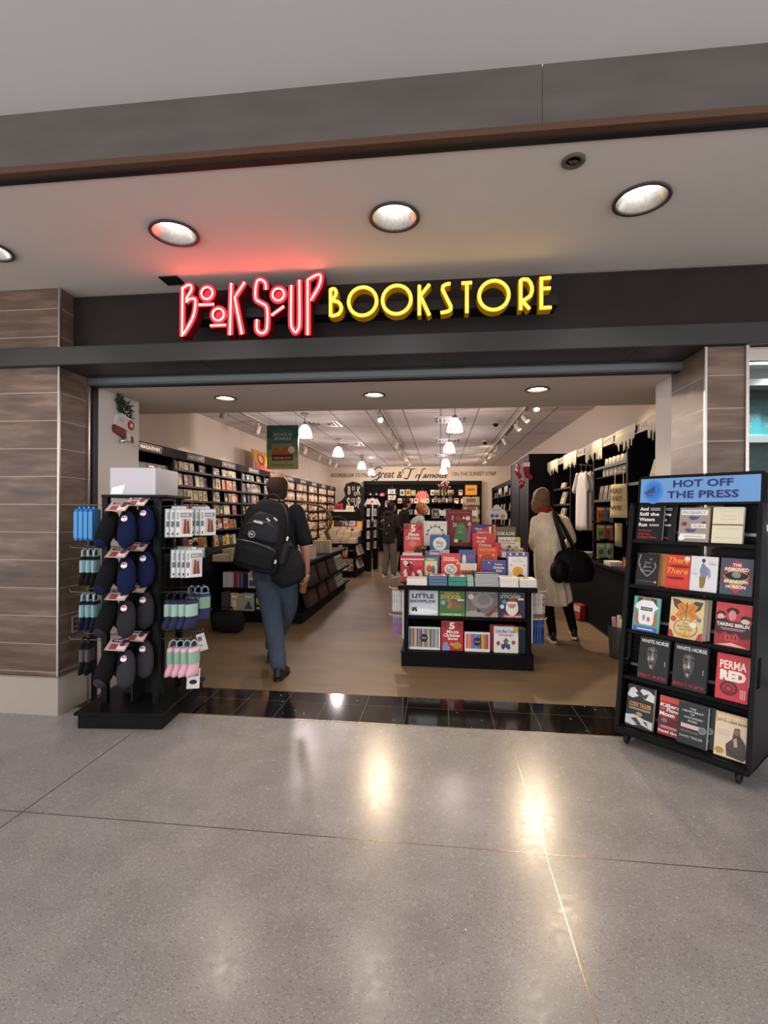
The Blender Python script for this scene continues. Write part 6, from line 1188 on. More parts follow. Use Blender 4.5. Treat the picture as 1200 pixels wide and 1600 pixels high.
# middle shelf unit with flowers
ms = thing('etagere', 'black open shelf unit with dried flowers behind the holiday table', 'shelf unit', (.05, 13.4, 0)); b = MB()
for x in (-.33, .30): b.box(x, x+.03, 0, .35, 0, 1.70, BK)
b.build('frame', ms)
for z in (.35, .8, 1.27, 1.70): b = MB(); b.box(-.36, .36, -.02, .37, z-.025, z, BK); b.build('shelf', ms)
def sprig(name, lab, loc, n, cols, h, sp, seed, cat):
    r = random.Random(seed); t = thing(name, lab, cat, loc); b = MB(); b.lathe([(.05, 0), (.07, .03), (.06, .1), (.045, .13), (.05, .14)], hm('b8a890', .5), 12); b.build('vase', t); b = MB(); g = MB()
    for i in range(n):
        a = r.uniform(0, 6.28); q = r.uniform(.2, 1); e = (sp*q*cos(a), sp*q*sin(a)*.6, h*r.uniform(.75, 1.05)); b.tube([(0, 0, .12), (e[0]*.4, e[1]*.4, e[2]*.6), e], .003, hm('8a7a50', .8), 4); g.ell(e, (.022, .022, .045 if 'pampas' in name else .025), hm(r.choice(cols), .9), 7)
    b.build('stems', t); g.build('blossoms', t)
sprig('flower_vase', 'tall vase of pink and red flowers on the black shelf unit', (.1, 13.5, 1.701), 26, ['c9808a', 'a84a50', 'e0c0b8', 'c8a0a0'], .55, .17, 2, 'flowers')
sprig('pampas_vase', 'vase of cream dried grass nearest the merchandise wall tees', (-.12, 13.45, 1.701), 18, ['d8c49a', 'c9b080'], .30, .16, 4, 'flowers'); sprig('pampas_vase', 'vase of cream dried grass on the card rack side', (.27, 13.45, 1.701), 18, ['d8c49a', 'c9b080'], .30, .14, 6, 'flowers')
for i, (x, c, lab) in enumerate(((-.22, 'cfc8c0', 'white framed card on the shelf unit'), (.10, 'b8a88a', 'beige framed card on the shelf unit'))):
    simple_card(.2, .26, .03, c, [('r', .12, .12, .88, .88, '6f6a66'), ('e', .5, .4, .25, .2, 'cfc4b0')], (x, 13.5, 1.271), 0, lab, 'frame', 'framed_card')
# tiered card rack
cr = thing('tiered_card_rack', 'cream tiered card rack standing behind the holiday table', 'card rack', (.55, 9.0, 0)); b = MB(); b.box(-.02, .02, 0, .03, 0, 1.74, BK); b.box(-.2, .2, -.1, .2, 0, .03, BK); b.build('post', cr)
for z in (.95, 1.12, 1.27, 1.42, 1.57): b = MB(); b.box(-.15, .15, -.08, 0, z, z+.01, hm('8a7a5a', .6)); b.box(-.15, .15, -.085, -.08, z, z+.05, hm('b8a880', .5)); b.box(-.15, .15, 0, .005, z, z+.15, hm('c9b890', .6)); b.build('tray', cr)
for i, z in enumerate((.95, 1.12, 1.27, 1.42, 1.57)): simple_card(.22, .12, .03, 'd9cfb4', [('r', .1, .3, .9, .9, '8a6a4a'), ('e', .5, .5, .2, .2, 'b8542c')], (.44, 8.94, z+.011), 0, 'cream card bundle in the %s tray of the tiered card rack' % SHN[4-i], 'cards', 'card_bundle')
# standing table sign with the arched top
t = thing('table_sign', 'white arched sign reading Disney behind the holiday books', 'sign', (.66, 5.9, 0)); b = MB(); P = [(-.12, 1.36), (.12, 1.36), (.12, 1.42), (.10, 1.46), (.05, 1.48), (.03, 1.52), (0, 1.535), (-.03, 1.52), (-.05, 1.48), (-.10, 1.46), (-.12, 1.42)]
b.prism(P, 0, .008, hm('dcd2c4', .5), FT); Td = Matrix.Translation((0, -.0085, 0)) @ FT
add_text(b, 'Disney', -.05, .04, 1.455, 1.48, hm('5a5560', .5), Td, .01, .2)
for p_ in (('e', -.05, 1.40, .022, .02, '4a4a6a'), ('e', .0, 1.40, .022, .02, '5a5a9a'), ('e', .07, 1.395, .03, .025, 'c9985a')): b.add([(x, y, .0004) for x, y in circ(*p_[1:5], 12)], [tuple(range(12))], hm(p_[5], .5), False, Td)
b.build('panel', t); b = MB(); b.box(-.01, .01, .0, .012, .05, 1.37, BK); b.box(-.12, .12, -.1, .12, 0, .05, BK); b.build('stand', t)
# wall garland and stocking
b = MB(); rg = random.Random(8)
for k in range(60):
    z = rg.uniform(-.42, 0); b.ell((.05*sin(z*14)+rg.uniform(-.03, .03), rg.uniform(-.03, .03), z), rg.uniform(.015, .03), hm(rg.choice(['c2242c', 'd8404a', 'efe0dc', '9a1a20']), .7), 6)
b.tube([(0, 0, 0), (0, .0, .04), (.18, .0, .04)], .004, PEGM, 5); tag(b.build('tinsel_garland', loc=(1.45, 9.3, 2.33)), 'red and white tinsel garland hanging at the tall plain cabinet', 'garland')
b = MB(); b.prism([(-.05, 0), (.05, 0), (.05, -.2), (.12, -.3), (.08, -.34), (-.02, -.3), (-.05, -.2)], 0, .03, hm('8a1c24', .9), FT); b.prism([(-.06, -.02), (.06, -.02), (.06, -.1), (-.06, -.1)], -.003, .033, hm('d8ccc8', .9), FT); tag(b.build('red_stocking', loc=(1.56, 9.26, 2.38)), 'dark red stocking next to the tinsel garland', 'stocking')
# stocking shaped ornament on the entrance pillar
t = thing('snowman_stocking', 'red and white wooden stocking with evergreen sprig on the entrance pillar', 'decoration', (-2.652, 3.86, 2.17)); SX2 = Matrix(((0, 0, 1, 0), (1, 0, 0, 0), (0, 1, 0, 0), (0, 0, 0, 1)))
b = MB(); b.prism([(-.12, -.02), (-.10, .06), (-.03, .08), (.06, .05), (.09, 0), (.09, -.08), (.02, -.05), (-.12, -.03)], .0, .025, hm('d6cdc4', .6), SX2); b.prism([(-.13, -.03), (.0, -.05), (.02, -.13), (-.13, -.085)], 0, .028, hm('7d1a20', .6), SX2); b.prism([(.02, -.06), (.09, -.09), (.14, -.13), (.08, -.15), (.0, -.13)], 0, .028, hm('d6cdc4', .6), SX2); b.prism([(.07, -.09), (.10, -.10), (.11, -.15), (.07, -.15)], .028, .031, hm('8a1a20', .6), SX2)
b.prism(circ(.07, -.005, .04, n=16), .026, .034, hm('9a1e26', .6), SX2); b.prism(circ(.07, -.005, .018, n=12), .034, .036, hm('d6cdc4', .6), SX2); b.build('cutout', t)
add = MB(); add_text(add, 'Ho', -.07, -.02, .0, .04, hm('8a8078', .6), SX2 @ Matrix.Translation((0, 0, .0262)), .01); add.build('lettering', t)
b = MB(); rg = random.Random(4)
for k in range(170):
    y = rg.uniform(-.1, .08); z = .10+rg.uniform(-.03, .09)-y*.4; b.tube([(.015, y, z), (.015+rg.uniform(-.01, .03), y+rg.uniform(-.03, .03), z+rg.uniform(-.03, .035))], .0038, hm('24402a', .8), 3)
b.build('evergreen_sprig', t)
for y, z, r in ((.02, .10, .014), (.05, .08, .012), (-.02, .12, .012), (.06, .05, .012), (.0, .07, .009), (-.03, -.15, .022), (.135, -.16, .012)): b = MB(); b.ell((.022, y, z), r, mat((.75, .75, .75), .15, .9), 10); b.build('bell', t); b = MB(); b.tube([(.004, 0, .12), (.004, 0, .2)], .0015, hm('8a8078', .5), 4); b.build('string', t)
# ------------------------------------------------------------------ neighbouring shop window
GL = mat((.9, .96, .96), .02, trans=1.)
b = MB(); b.box(1.82, 4.5, 3.19, 3.23, 2.36, 2.44, STEEL); b.box(1.82, 4.5, 3.18, 3.24, 0, .33, hm('a3a29e', .5)); b.box(1.82, 4.5, 3.175, 3.245, .33, .36, STEEL); struct('window_frame', b)
b = MB(); b.box(1.82, 4.5, 3.205, 3.215, .36, 2.36, GL); struct('window_1', b)
b = MB(); b.box(1.82, 4.5, 3.9, 4.0, 0, 2.44, hm('3c4c50', .6)); b.box(4.5, 4.6, 3.2, 4.0, 0, 2.44, WHITE); b.box(1.82, 4.5, 3.24, 4.0, 2.40, 2.44, WHITE); b.box(1.806, 1.83, 3.6, 4.0, 0, 2.44, hm('6a7478', .6)); struct('wall_window_back', b)
ws = thing('window_shelving', 'grey metal shelving inside the neighbouring shop window', 'shelf unit', (1.84, 3.36, 0)); b = MB(); b.box(0, 2.4, .3, .32, .36, 2.36, hm('56666a', .5)); b.build('back_panel', ws)
for z in (.62, .98, 1.36, 1.62, 1.92, 2.28): b = MB(); b.box(0, 2.4, 0, .3, z-.02, z, hm('8f9698', .35)); b.box(0, 2.4, -.005, 0, z-.03, z+.01, mat(hexc('b9bec0'), .3, .6)); b.build('shelf', ws)
wt = [('t', 'WINNING', .08, .5, .92, .62, .03, 'd8e8e4'), ('t', 'SHOTS', .1, .3, .7, .42, .03, 'd8e8e4'), ('e', .5, .8, .3, .12, '6fae8a'), ('r', 0, 0, 1, .12, '9fd0c8')]
for i, z in enumerate((.62, .98, 1.62, 1.92)):
    for j in range(2): book(.2, .26, .03, '48a8b4', wt, 'teal book in the neighbouring window, %s shelf, %s from the wood tiled column' % (['lowest', 'second', 'third', 'top'][i], ORD[j]), TR(1.87+.21*j, 3.45+.02*(j % 2), z+.006, rx=-.12), group='teal books in the window')
for j in range(1): flat_stack(1.86+.25*j, 2.06+.25*j, 3.4, .2, 1.3605, 1.56, 8, '2a3034', 'book', 'dark book, pile %s from the wood tiled column in the window' % ORD[j], 'dark piles in the window', hm('b8bcbc', .6))
for i in range(3): lamp('SPOT', 'window_fill_spot', (2.1+.7*i, 3.32, 2.37), 55, (.95, 1, 1), .05, (2.1+.7*i, 3.5, 1.2), 110)  # added spots that brighten the goods inside the window
b = MB(); b.box(0, 2.2, -.025, .025, 0, .02, hm('c9cccc', .4)); b.box(.01, 2.19, -.018, .018, -.004, 0, mat((.92, 1, 1), emit=6.)); tag(b.build('added_strip_light', loc=(1.9, 3.32, 2.38)), 'added slim strip light at the top of the neighbouring shop window', 'strip light')  # added glowing bar, gives the window spots a visible source
# ------------------------------------------------------------------ people
def blob(b, name, parent, m, vox=.008, it=4, fac=.5):
    """fuse overlapping shapes into one continuous smooth surface"""
    o = b.build(name); r = o.modifiers.new('r', 'REMESH'); r.mode = 'VOXEL'; r.voxel_size = vox; r.use_smooth_shade = True
    s = o.modifiers.new('s', 'SMOOTH'); s.factor = fac; s.iterations = it
    dg = bpy.context.evaluated_depsgraph_get(); me = bpy.data.meshes.new_from_object(o.evaluated_get(dg)); o.modifiers.clear(); old = o.data; o.data = me; me.materials.clear(); me.materials.append(m); bpy.data.meshes.remove(old)
    me.polygons.foreach_set('use_smooth', [True]*len(me.polygons)); o.parent = parent; return o
def limb(b, pts, rs, n=14):
    P = []; R_ = []
    for i in range(len(pts)-1):
        a, c = Vector(pts[i]), Vector(pts[i+1])
        for k in range(5): P.append(a.lerp(c, k/5)); R_.append(rs[i]+(rs[i+1]-rs[i])*k/5)
    P.append(Vector(pts[-1])); R_.append(rs[-1])
    # soften the joints
    for _ in range(2): P = [P[0]]+[(P[i-1]+P[i]*2+P[i+1])/4 for i in range(1, len(P)-1)]+[P[-1]]
    b.tube(P, R_, SK, n); b.ell(P[0], rs[0], SK, 10); b.ell(P[-1], rs[-1], SK, 10)
def hand(b, w, d, side, palm, curl=.5, s=1.):
    """w wrist, d direction of the fingers, palm = palm normal, side=+1 when the thumb lies along palm x d"""
    w, d, pn = Vector(w), Vector(d).normalized(), Vector(palm); pn = (pn-d*pn.dot(d)).normalized(); x = d.cross(pn)*side
    c = w+d*.05*s
    for k in range(4):
        o = x*(.026-.0175*k)*s; L = (.074, .082, .077, .06)[k]*s; a = w+d*.012*s+o*.6; kn = w+d*.088*s+o; r = .0095*s
        d1 = (d*cos(curl*.7)+pn*sin(curl*.7)); d2 = (d*cos(curl*1.7)+pn*sin(curl*1.7)); d3 = (d*cos(curl*2.5)+pn*sin(curl*2.5))
        P = [a, kn, kn+d1*L*.45, kn+d1*L*.45+d2*L*.32, kn+d1*L*.45+d2*L*.32+d3*L*.25]
        b.tube(P, [.014*s, .0115*s, r, r*.92, r*.75], SK, 8); b.ell(P[-1], r*.78, SK, 6)
    b.ell(c, .03*s, SK, 8); T = w+d*.02*s+x*.018*s
    P = [T, T+(x*.7+d*.7)*.035*s, T+(x*.7+d*.7)*.035*s+(x*.3+d*.9+pn*.4)*.035*s, T+(x*.7+d*.7)*.035*s+(x*.2+d*.9+pn*.5)*.06*s]; b.tube(P, [.015*s, .0125*s, .0105*s, .008*s], SK, 8); b.ell(P[-1], .0085*s, SK, 6)
def head(b, c, R3, s=1.):
    T = Matrix.Translation(c) @ R3.to_4x4()
    b.ell((0, -.01, .02), (.077*s, .098*s, .105*s), SK, 20, T); b.ell((0, .025, -.04), (.062*s, .07*s, .075*s), SK, 16, T); b.ell((0, .05, -.085), (.03, .032, .022), SK, 10, T)
    b.tube([(0, .088, .015), (0, .103, -.01), (0, .112, -.028), (0, .095, -.036)], [.010, .012, .015, .010], SK, 8, T=T)
    b.tube([(-.022, .082, -.058), (0, .092, -.057), (.022, .082, -.058)], [.007, .009, .007], SK, 8, T=T); b.tube([(-.02, .084, -.068), (0, .09, -.07), (.02, .084, -.068)], .007, SK, 8, T=T)
    for q in (-1, 1):
        b.ell((q*.080*s, -.005, -.005), (.012, .022, .034), SK, 10, T @ Matrix.Rotation(.0, 4, 'Z')); b.ell((q*.03, .077, .022), (.022, .018, .01), SK, 8, T); b.ell((q*.033, .075, -.015), (.018, .016, .016), SK, 8, T)
def eyes(p, c, R3):
    T = Matrix.Translation(c) @ R3.to_4x4()
    for q in (-1, 1): b = MB(); b.ell((q*.031, .081, .006), .0115, hm('e9e4de', .3), 10, T); b.ell((q*.031, .0905, .006), .005, hm('2a1a12', .2), 8, T); b.build('eye', p)
def shoe(p, heel, toe, up, sole, w=.045, soleh=.022, name='shoe'):
    a, c = Vector(heel), Vector(toe); d = (c-a); L = d.length; d.normalize(); x = d.cross(Vector((0, 0, 1))).normalized(); z = x.cross(d); T = frame(a, x, d, z)
    def outline(g): return [(g*w*(1.0 if t > 0 else 1)*k[0], k[1]*L) for k in ((-.62, .04), (-.72, .18), (-.66, .42), (-.85, .66), (-.78, .86), (-.35, 1.0), (.35, 1.0), (.82, .86), (.9, .66), (.70, .42), (.74, .18), (.62, .04), (0, -.02)) for t in (1,)]
    b = MB(); b.prism(outline(1.06)[::-1], 0, soleh, hm(sole, .6), T); b.build('sole', p)
    b = MB(); rings = []
    for zz, g, y0, y1 in ((soleh, 1.0, .0, 1.0), (soleh+.025, .98, .0, .97), (soleh+.045, .85, .02, .86), (soleh+.065, .75, .04, .62), (soleh+.085, .70, .05, .42)):
        rings.append([T @ Vector((xx*g, (y0+(yy/L)*(y1-y0))*L, zz)) for xx, yy in outline(1)])
    rings = [[tuple(q) for q in r] for r in rings]; b.loft(rings, hm(up, .5)); b.build(name, p)
SK = hm('b98a70', .55)
def fabric(h, rough=.9, sc=220, bump=.25):
    t = NT('cloth'); a = hexc(h); v = t.obj(); c = t.ramp(t.noise(v, 9, 4), (.3, tuple(x*.86 for x in a)), (.7, tuple(min(1, x*1.12) for x in a))); t.bump(t.noise(v, 22, 4), bump, .02); return t.set(Base_Color=c, Roughness=rough, Specular_IOR_Level=.2)
def torso(b, rings, grow=0.):
    """rings: (x, y, z, half width, half depth)"""
    R_ = []
    for cx, cy, z, w, d in rings: R_.append([(cx+(w+grow)*abs(cos(a))**.85*(1 if cos(a) > 0 else -1), cy+(d+grow)*abs(sin(a))**.85*(1 if sin(a) > 0 else -1), z) for a in [2*pi*j/24 for j in range(24)]])
    b.loft(R_, SK)
def rot(rx=0, ry=0, rz=0): return Euler((rx, ry, rz)).to_matrix()

# man walking in with the backpack
man = thing('person', 'balding person in dark polo and blue jeans walking in with a black backpack', 'person', (-1.485, 4.32, 0))
HR = rot(.05, 0, -.15)
b = MB(); tr_ = [(0, 0, .90, .17, .115), (0, 0, 1.0, .185, .125), (0, .01, 1.12, .19, .13), (0, .01, 1.28, .20, .125), (0, .015, 1.40, .195, .11), (.0, .02, 1.47, .13, .08), (0, .03, 1.52, .062, .058), (.01, .04, 1.58, .056, .056)]
torso(b, tr_); head(b, (.015, .06, 1.665), HR, 1.08)
AR = [(.19, .01, 1.43), (.285, -.01, 1.16), (.285, .03, .90)]; AL = [(-.19, .01, 1.43), (-.285, -.02, 1.17), (-.235, .07, .93)]
for A_ in (AR, AL): limb(b, A_, [.062, .046, .030])
hand(b, AR[2], (-.03, .05, -1), 1, (-1, .2, 0), .75); hand(b, AL[2], (.03, .06, -1), -1, (1, .2, 0), .6)
LL = [(-.09, 0, .90), (-.01, -.04, .50), (.11, -.20, .10)]; RL = [(.09, .02, .90), (.07, .19, .52), (-.13, .30, .14)]
for A_ in (LL, RL): limb(b, A_, [.095, .065, .042])
b.ell((.11, -.15, .05), (.04, .09, .035), SK, 10); b.ell((-.14, .36, .08), (.04, .09, .035), SK, 10)
blob(b, 'body', man, hm('b08066', .55), .0055, 3)
eyes(man, (.015, .06, 1.665), HR)
b = MB(); torso(b, [(0, 0, .89, .19, .135), (0, 0, 1.0, .205, .145), (0, .01, 1.12, .205, .15), (0, .01, 1.28, .215, .14), (0, .015, 1.40, .208, .125), (.0, .02, 1.465, .14, .09), (0, .03, 1.50, .08, .072)])
for s, A_ in ((1, AR), (-1, AL)): limb(b, [A_[0], tuple(Vector(A_[0]).lerp(Vector(A_[1]), .88))], [.08, .074])
blob(b, 'polo_shirt', man, fabric('171a20'), .009, 5)
b = MB(); T = Matrix.Translation((.005, .032, 1.515)) @ rot(.15).to_4x4()
b.lathe([(.074, -.02), (.070, .02), (.064, .022), (.068, -.02)], fabric('20232b'), 24, T); b.build('collar', man)
b = MB(); torso(b, [(0, 0, .82, .175, .13), (0, 0, .90, .185, .132), (0, 0, .97, .185, .13)])
b2 = [(LL, [.12, .09, .07]), (RL, [.12, .09, .07])]
for A_, r_ in b2: limb(b, [A_[0], A_[1], tuple(Vector(A_[1]).lerp(Vector(A_[2]), .97))], r_)
JEAN = fabric('414b5a', .9, bump=.6); blob(b, 'jeans', man, JEAN, .009, 4)
b = MB(); 
for y0 in (-1, 1): b.prism([(0, 0), (.1, 0), (.1, .09), (.05, .12), (0, .09)], .0, .006, fabric('333e4c'), Matrix.Translation((-.05+y0*.085, -.142, .83)) @ FT)
b.build('back_pocket', man)
shoe(man, (.12, -.285, .0), (.115, .0, .0), '1a1a1c', '101010', .052); shoe(man, (-.11, .22, .05), (-.18, .49, .0), '1a1a1c', '101010', .05)
b = MB(); T = Matrix.Translation((.015, .06, 1.665)) @ HR.to_4x4() @ Matrix.Scale(1.08, 4)
b.ell((0, -.030, .004), (.091, .096, .098), SK, 18, T); b.ell((0, -.025, -.055), (.083, .083, .065), SK, 14, T); hair = b
o = blob(hair, 'hair', man, fabric('3a2a22', .95), .007, 2)
# watch and a cup in the hand
b = MB(); b.lathe([(.033, -.012), (.036, -.012), (.036, .012), (.033, .012), (.033, -.012)], hm('c9c4bc', .3), 16, Matrix.Translation((-.239, .06, .965)) @ rot(.25, .3).to_4x4()); b.build('wrist_band', man)
b = MB(); b.lathe([(.026, 0), (.030, .005), (.037, .105), (.039, .108), (.039, .118), (.03, .122), (1e-6, .122)], hm('8a5f40', .6), 18); o = b.build('paper_cup', loc=(-1.245, 4.385, .70)); o.rotation_euler = (.1, .15, 0); tag(o, 'brown paper cup in the hand of the backpack wearer', 'cup')
# backpack
PK = fabric('17171a', .75, bump=.35); PK2 = fabric('222226', .6); PT = Matrix.Translation((-1.475, 4.015, 1.235)) @ Euler((0.02, .26, .10)).to_matrix().to_4x4()
bp = thing('backpack', 'large black backpack with small white logo on the walking person', 'backpack')
def sring(w, d, z, e=2.6, cy=0, n=24, cx=0): return [(cx+w*abs(cos(a))**(2/e)*(1 if cos(a) > 0 else -1), cy+d*abs(sin(a))**(2/e)*(1 if sin(a) > 0 else -1), z) for a in [2*pi*j/n for j in range(n)]]
b = MB(); b.loft([sring(w, d, z) for z, w, d in ((-.30, .15, .08), (-.28, .195, .11), (-.15, .205, .125), (.0, .20, .12), (.12, .185, .11), (.22, .15, .095), (.29, .10, .07), (.31, .05, .035))], PK); b.loft([sring(w, .035, z, cy=.12) for z, w in ((-.28, .14), (0, .15), (.2, .13), (.26, .08))], PK)
blob(b, 'main_body', bp, PK, .009, 4)
b = MB(); b.loft([sring(w, d, z, cy=-.10) for z, w, d in ((-.26, .12, .03), (-.24, .165, .06), (-.12, .17, .075), (-.06, .16, .06), (-.05, .12, .03))], PK2); blob(b, 'lower_pocket', bp, PK, .008, 3)
b = MB(); b.loft([sring(w, d, z, cy=-.085) for z, w, d in ((-.05, .13, .03), (-.02, .15, .055), (.08, .145, .055), (.16, .11, .045), (.2, .06, .03))], PK2); blob(b, 'upper_pocket', bp, PK2, .008, 3)
b = MB(); b.loft([sring(w, d, z, cy=.0, cx=.205) for z, w, d in ((-.2, .03, .05), (-.18, .045, .07), (-.02, .045, .07), (.0, .03, .05))], PK2); blob(b, 'side_pocket', bp, PK2, .009, 3)
for P in ([(-.165, -.165, -.065), (-.1, -.178, -.055), (0, -.18, -.05), (.1, -.178, -.06), (.16, -.16, -.08)], [(-.13, -.14, .07), (-.06, -.148, .12), (.04, -.148, .13), (.11, -.135, .09)]):
    b = MB(); b.tube(P, .006, mat(hexc('5a5a58'), .4, .3), 6); b.build('zipper', bp)
b = MB(); b.tube([(-.05, 0, .29), (-.05, -.02, .34), (.0, -.03, .36), (.05, -.02, .34), (.05, 0, .29)], .011, PK2, 8); b.build('grab_handle', bp)
for s in (-1, 1):
    b = MB(); b.tube([(s*.08, .06, .28), (s*.09, .13, .27), (s*.10, .30, .12), (s*.12, .32, -.02), (s*.14, .18, -.14), (s*.13, .1, -.22)], .016, PK2, 8, flat=2.); b.build('shoulder_strap', bp)
Tl = Matrix.Translation((-.045, -.1475, -.0)) @ FT; b = MB(); w_ = hm('d8d6d2', .5)
b.path(circ(-.03, -.005, .026, n=20), .004, .002, w_, True, Matrix.Translation((-.035, -.150, .01))); add_text(b, 'SW', -.047, -.015, -.012, .008, w_, Matrix.Translation((-.035, -.1515, .007)) @ FT, .04)
b.build('logo', bp); b = MB(); b.box(-.075, .0, -.153, -.149, .105, .122, w_); b.build('name_patch', bp)
b = MB()
for x, z in ((.04, .19), (.0, .145)): b.box(x, x+.035, -.150, -.140, z, z+.012, w_, Matrix.Rotation(.5, 4, 'Y') @ TR(-.06, 0, 0))
b.build('zip_pull', bp)
b = MB(); b.box(.205, .22, -.085, -.075, .02, .055, w_); b.box(.17, .185, -.14, -.13, -.18, -.15, w_); b.build('buckle', bp)
bp.matrix_world = PT
sb = thing('shoulder_bag', 'black soft bag hanging beside the backpack at the hip', 'bag', (0, 0, 0)); b = MB()
b.loft([sring(w, d, z, 2.3, cx=cx) for z, w, d, cx in ((-.20, .06, .04, 0), (-.18, .12, .07, -.01), (-.08, .165, .09, -.01), (.04, .155, .085, .0), (.14, .10, .06, -.02), (.22, .05, .04, -.06))], PK); blob(b, 'bag_body', sb, PK, .009, 4)
b = MB(); b.tube([(.12, 0, .08), (.06, .03, .3), (-.06, .10, .47), (-.12, .16, .50)], .011, PK2, 6, flat=2.); b.build('strap', sb); sb.matrix_world = Matrix.Translation((-1.315, 4.10, 1.0)) @ Euler((0, -.45, 0)).to_matrix().to_4x4()

# woman in the long cardigan
wm = thing('person', 'person in long cream cardigan, red scarf and black leggings browsing the cabinets', 'person', (1.31, 5.80, 0)); HR = rot(.25, -.1, .35)
b = MB(); torso(b, [(-.06, 0, .84, .145, .11), (-.07, 0, .95, .14, .105), (-.07, 0, 1.08, .13, .095), (-.07, 0, 1.22, .15, .10), (-.075, .01, 1.34, .16, .085), (-.08, .02, 1.40, .10, .065), (-.11, .03, 1.45, .05, .048), (-.14, .04, 1.52, .047, .047)]); head(b, (-.165, .06, 1.60), HR, .98)
AR = [(.09, .0, 1.34), (.195, .02, 1.12), (.10, .22, 1.04)]; AL = [(-.215, .0, 1.34), (-.245, .02, 1.10), (-.20, .24, 1.02)]
for A_ in (AR, AL): limb(b, A_, [.048, .036, .025])
hand(b, AR[2], (-.5, .8, 0), 1, (0, 0, -1), .6, .9); hand(b, AL[2], (.2, 1, 0), -1, (0, 0, -1), .6, .9)
LL = [(-.135, 0, .86), (-.10, -.04, .46), (-.055, -.12, .09)]; RL = [(.015, 0, .86), (.12, .02, .46), (.215, .06, .10)]
for A_ in (LL, RL): limb(b, A_, [.085, .055, .036]); b.ell((A_[2][0], A_[2][1]+.05, .05), (.035, .08, .03), SK, 10)
blob(b, 'body', wm, hm('c49a80', .55), .0065, 3); eyes(wm, (-.165, .06, 1.60), HR)
b = MB()
for A_ in (LL, RL): limb(b, [A_[0], A_[1], A_[2]], [.095, .064, .045])
b.ell((-.06, 0, .86), (.15, .11, .1), SK, 14); blob(b, 'leggings', wm, fabric('0f0f11'), .009, 3)
CR = fabric('efdcbf', .95, bump=.5); b = MB(); rings = []
for k, (cx, z, w, d) in enumerate(((-.105, 1.46, .065, .06), (-.08, 1.42, .12, .085), (-.07, 1.37, .178, .11), (-.075, 1.27, .18, .125), (-.08, 1.10, .162, .13), (-.08, .95, .162, .145), (-.065, .8, .172, .16), (-.035, .65, .182, .175), (-.01, .5, .188, .185), (.0, .40, .185, .185))):
    f = max(0, (1.3-z))/.95; rings.append([(cx+(w+.012*f*sin(9*a+z*2))*cos(a), (d+.02*f*sin(11*a+1+z))*sin(a), z+(.13*max(0, cos(a-.3))**2*f if k == 9 else .04*max(0, cos(a))*f)) for a in [2*pi*j/48 for j in range(48)]])
b.loft(rings, CR)
for A_ in (AR, AL): limb(b, [A_[0], A_[1], tuple(Vector(A_[1]).lerp(Vector(A_[2]), .9))], [.066, .056, .045])
blob(b, 'cardigan', wm, CR, .008, 2)
b = MB()
b.tube([(-.12+.085*cos(a), .02+.07*sin(a), 1.45+.012*sin(2*a)-.02*cos(a)) for a in [2*pi*j/16 for j in range(16)]], [.024+.006*sin(j*2.1) for j in range(16)], SK, 10, True); b.tube([(-.13+.075*cos(a), .03+.07*sin(a), 1.485+.01*sin(3*a)) for a in [2*pi*j/16 for j in range(16)]], [.022]*16, SK, 10, True); blob(b, 'scarf', wm, fabric('8f3420', .95, bump=.6), .007, 2)
T = Matrix.Translation((-.165, .06, 1.60)) @ HR.to_4x4(); b = MB(); b.ell((0, -.022, .025), (.094, .102, .108), SK, 18, T); b.ell((-.06, -.02, -.06), (.05, .075, .10), SK, 12, T); b.ell((.06, -.02, -.06), (.05, .075, .10), SK, 12, T); b.ell((0, -.065, -.05), (.085, .055, .10), SK, 12, T)
blob(b, 'hair', wm, fabric('7a5a40', .6, bump=.9), .007, 2)
b = MB(); b.tube([tuple(T @ Vector((.096*cos(a), -.035, .03+.108*sin(a)))) for a in [pi*k/14 for k in range(15)]], .006, hm('c9b89c', .35), 6); b.build('headband', wm)
shoe(wm, (-.055, -.20, .0), (-.05, .05, .0), '1f1c20', 'e6e2dc', .042, .028); shoe(wm, (.20, -.03, .01), (.26, .21, .0), '1f1c20', 'e6e2dc', .042, .028)
hb = thing('handbag', 'large black shoulder bag on the cardigan wearer', 'bag', (0, 0, 0)); b = MB()
b.loft([sring(w, d, z, 2.4, cx=cx) for z, w, d, cx in ((-.19, .10, .05, 0), (-.17, .2, .09, 0), (-.05, .23, .11, 0), (.08, .20, .09, -.01), (.15, .15, .05, -.02), (.17, .1, .03, -.02))], PK); b.ell((-.18, -.06, -.06), (.10, .09, .13), PK, 12); blob(b, 'bag_body', hb, fabric('0d0d0e', .6), .009, 4)
for dy in (-.03, .05): b = MB(); b.tube([(-.09, dy, .14), (-.13, dy, .30), (-.20, dy*.7, .52), (-.22, .03, .60), (-.17, .07, .58), (-.07, dy+.02, .36), (.03, dy, .15)], .010, PK2, 6, flat=1.6); b.build('strap', hb)
hb.matrix_world = Matrix.Translation((1.465, 5.64, .86)) @ Euler((0, .0, .1)).to_matrix().to_4x4()

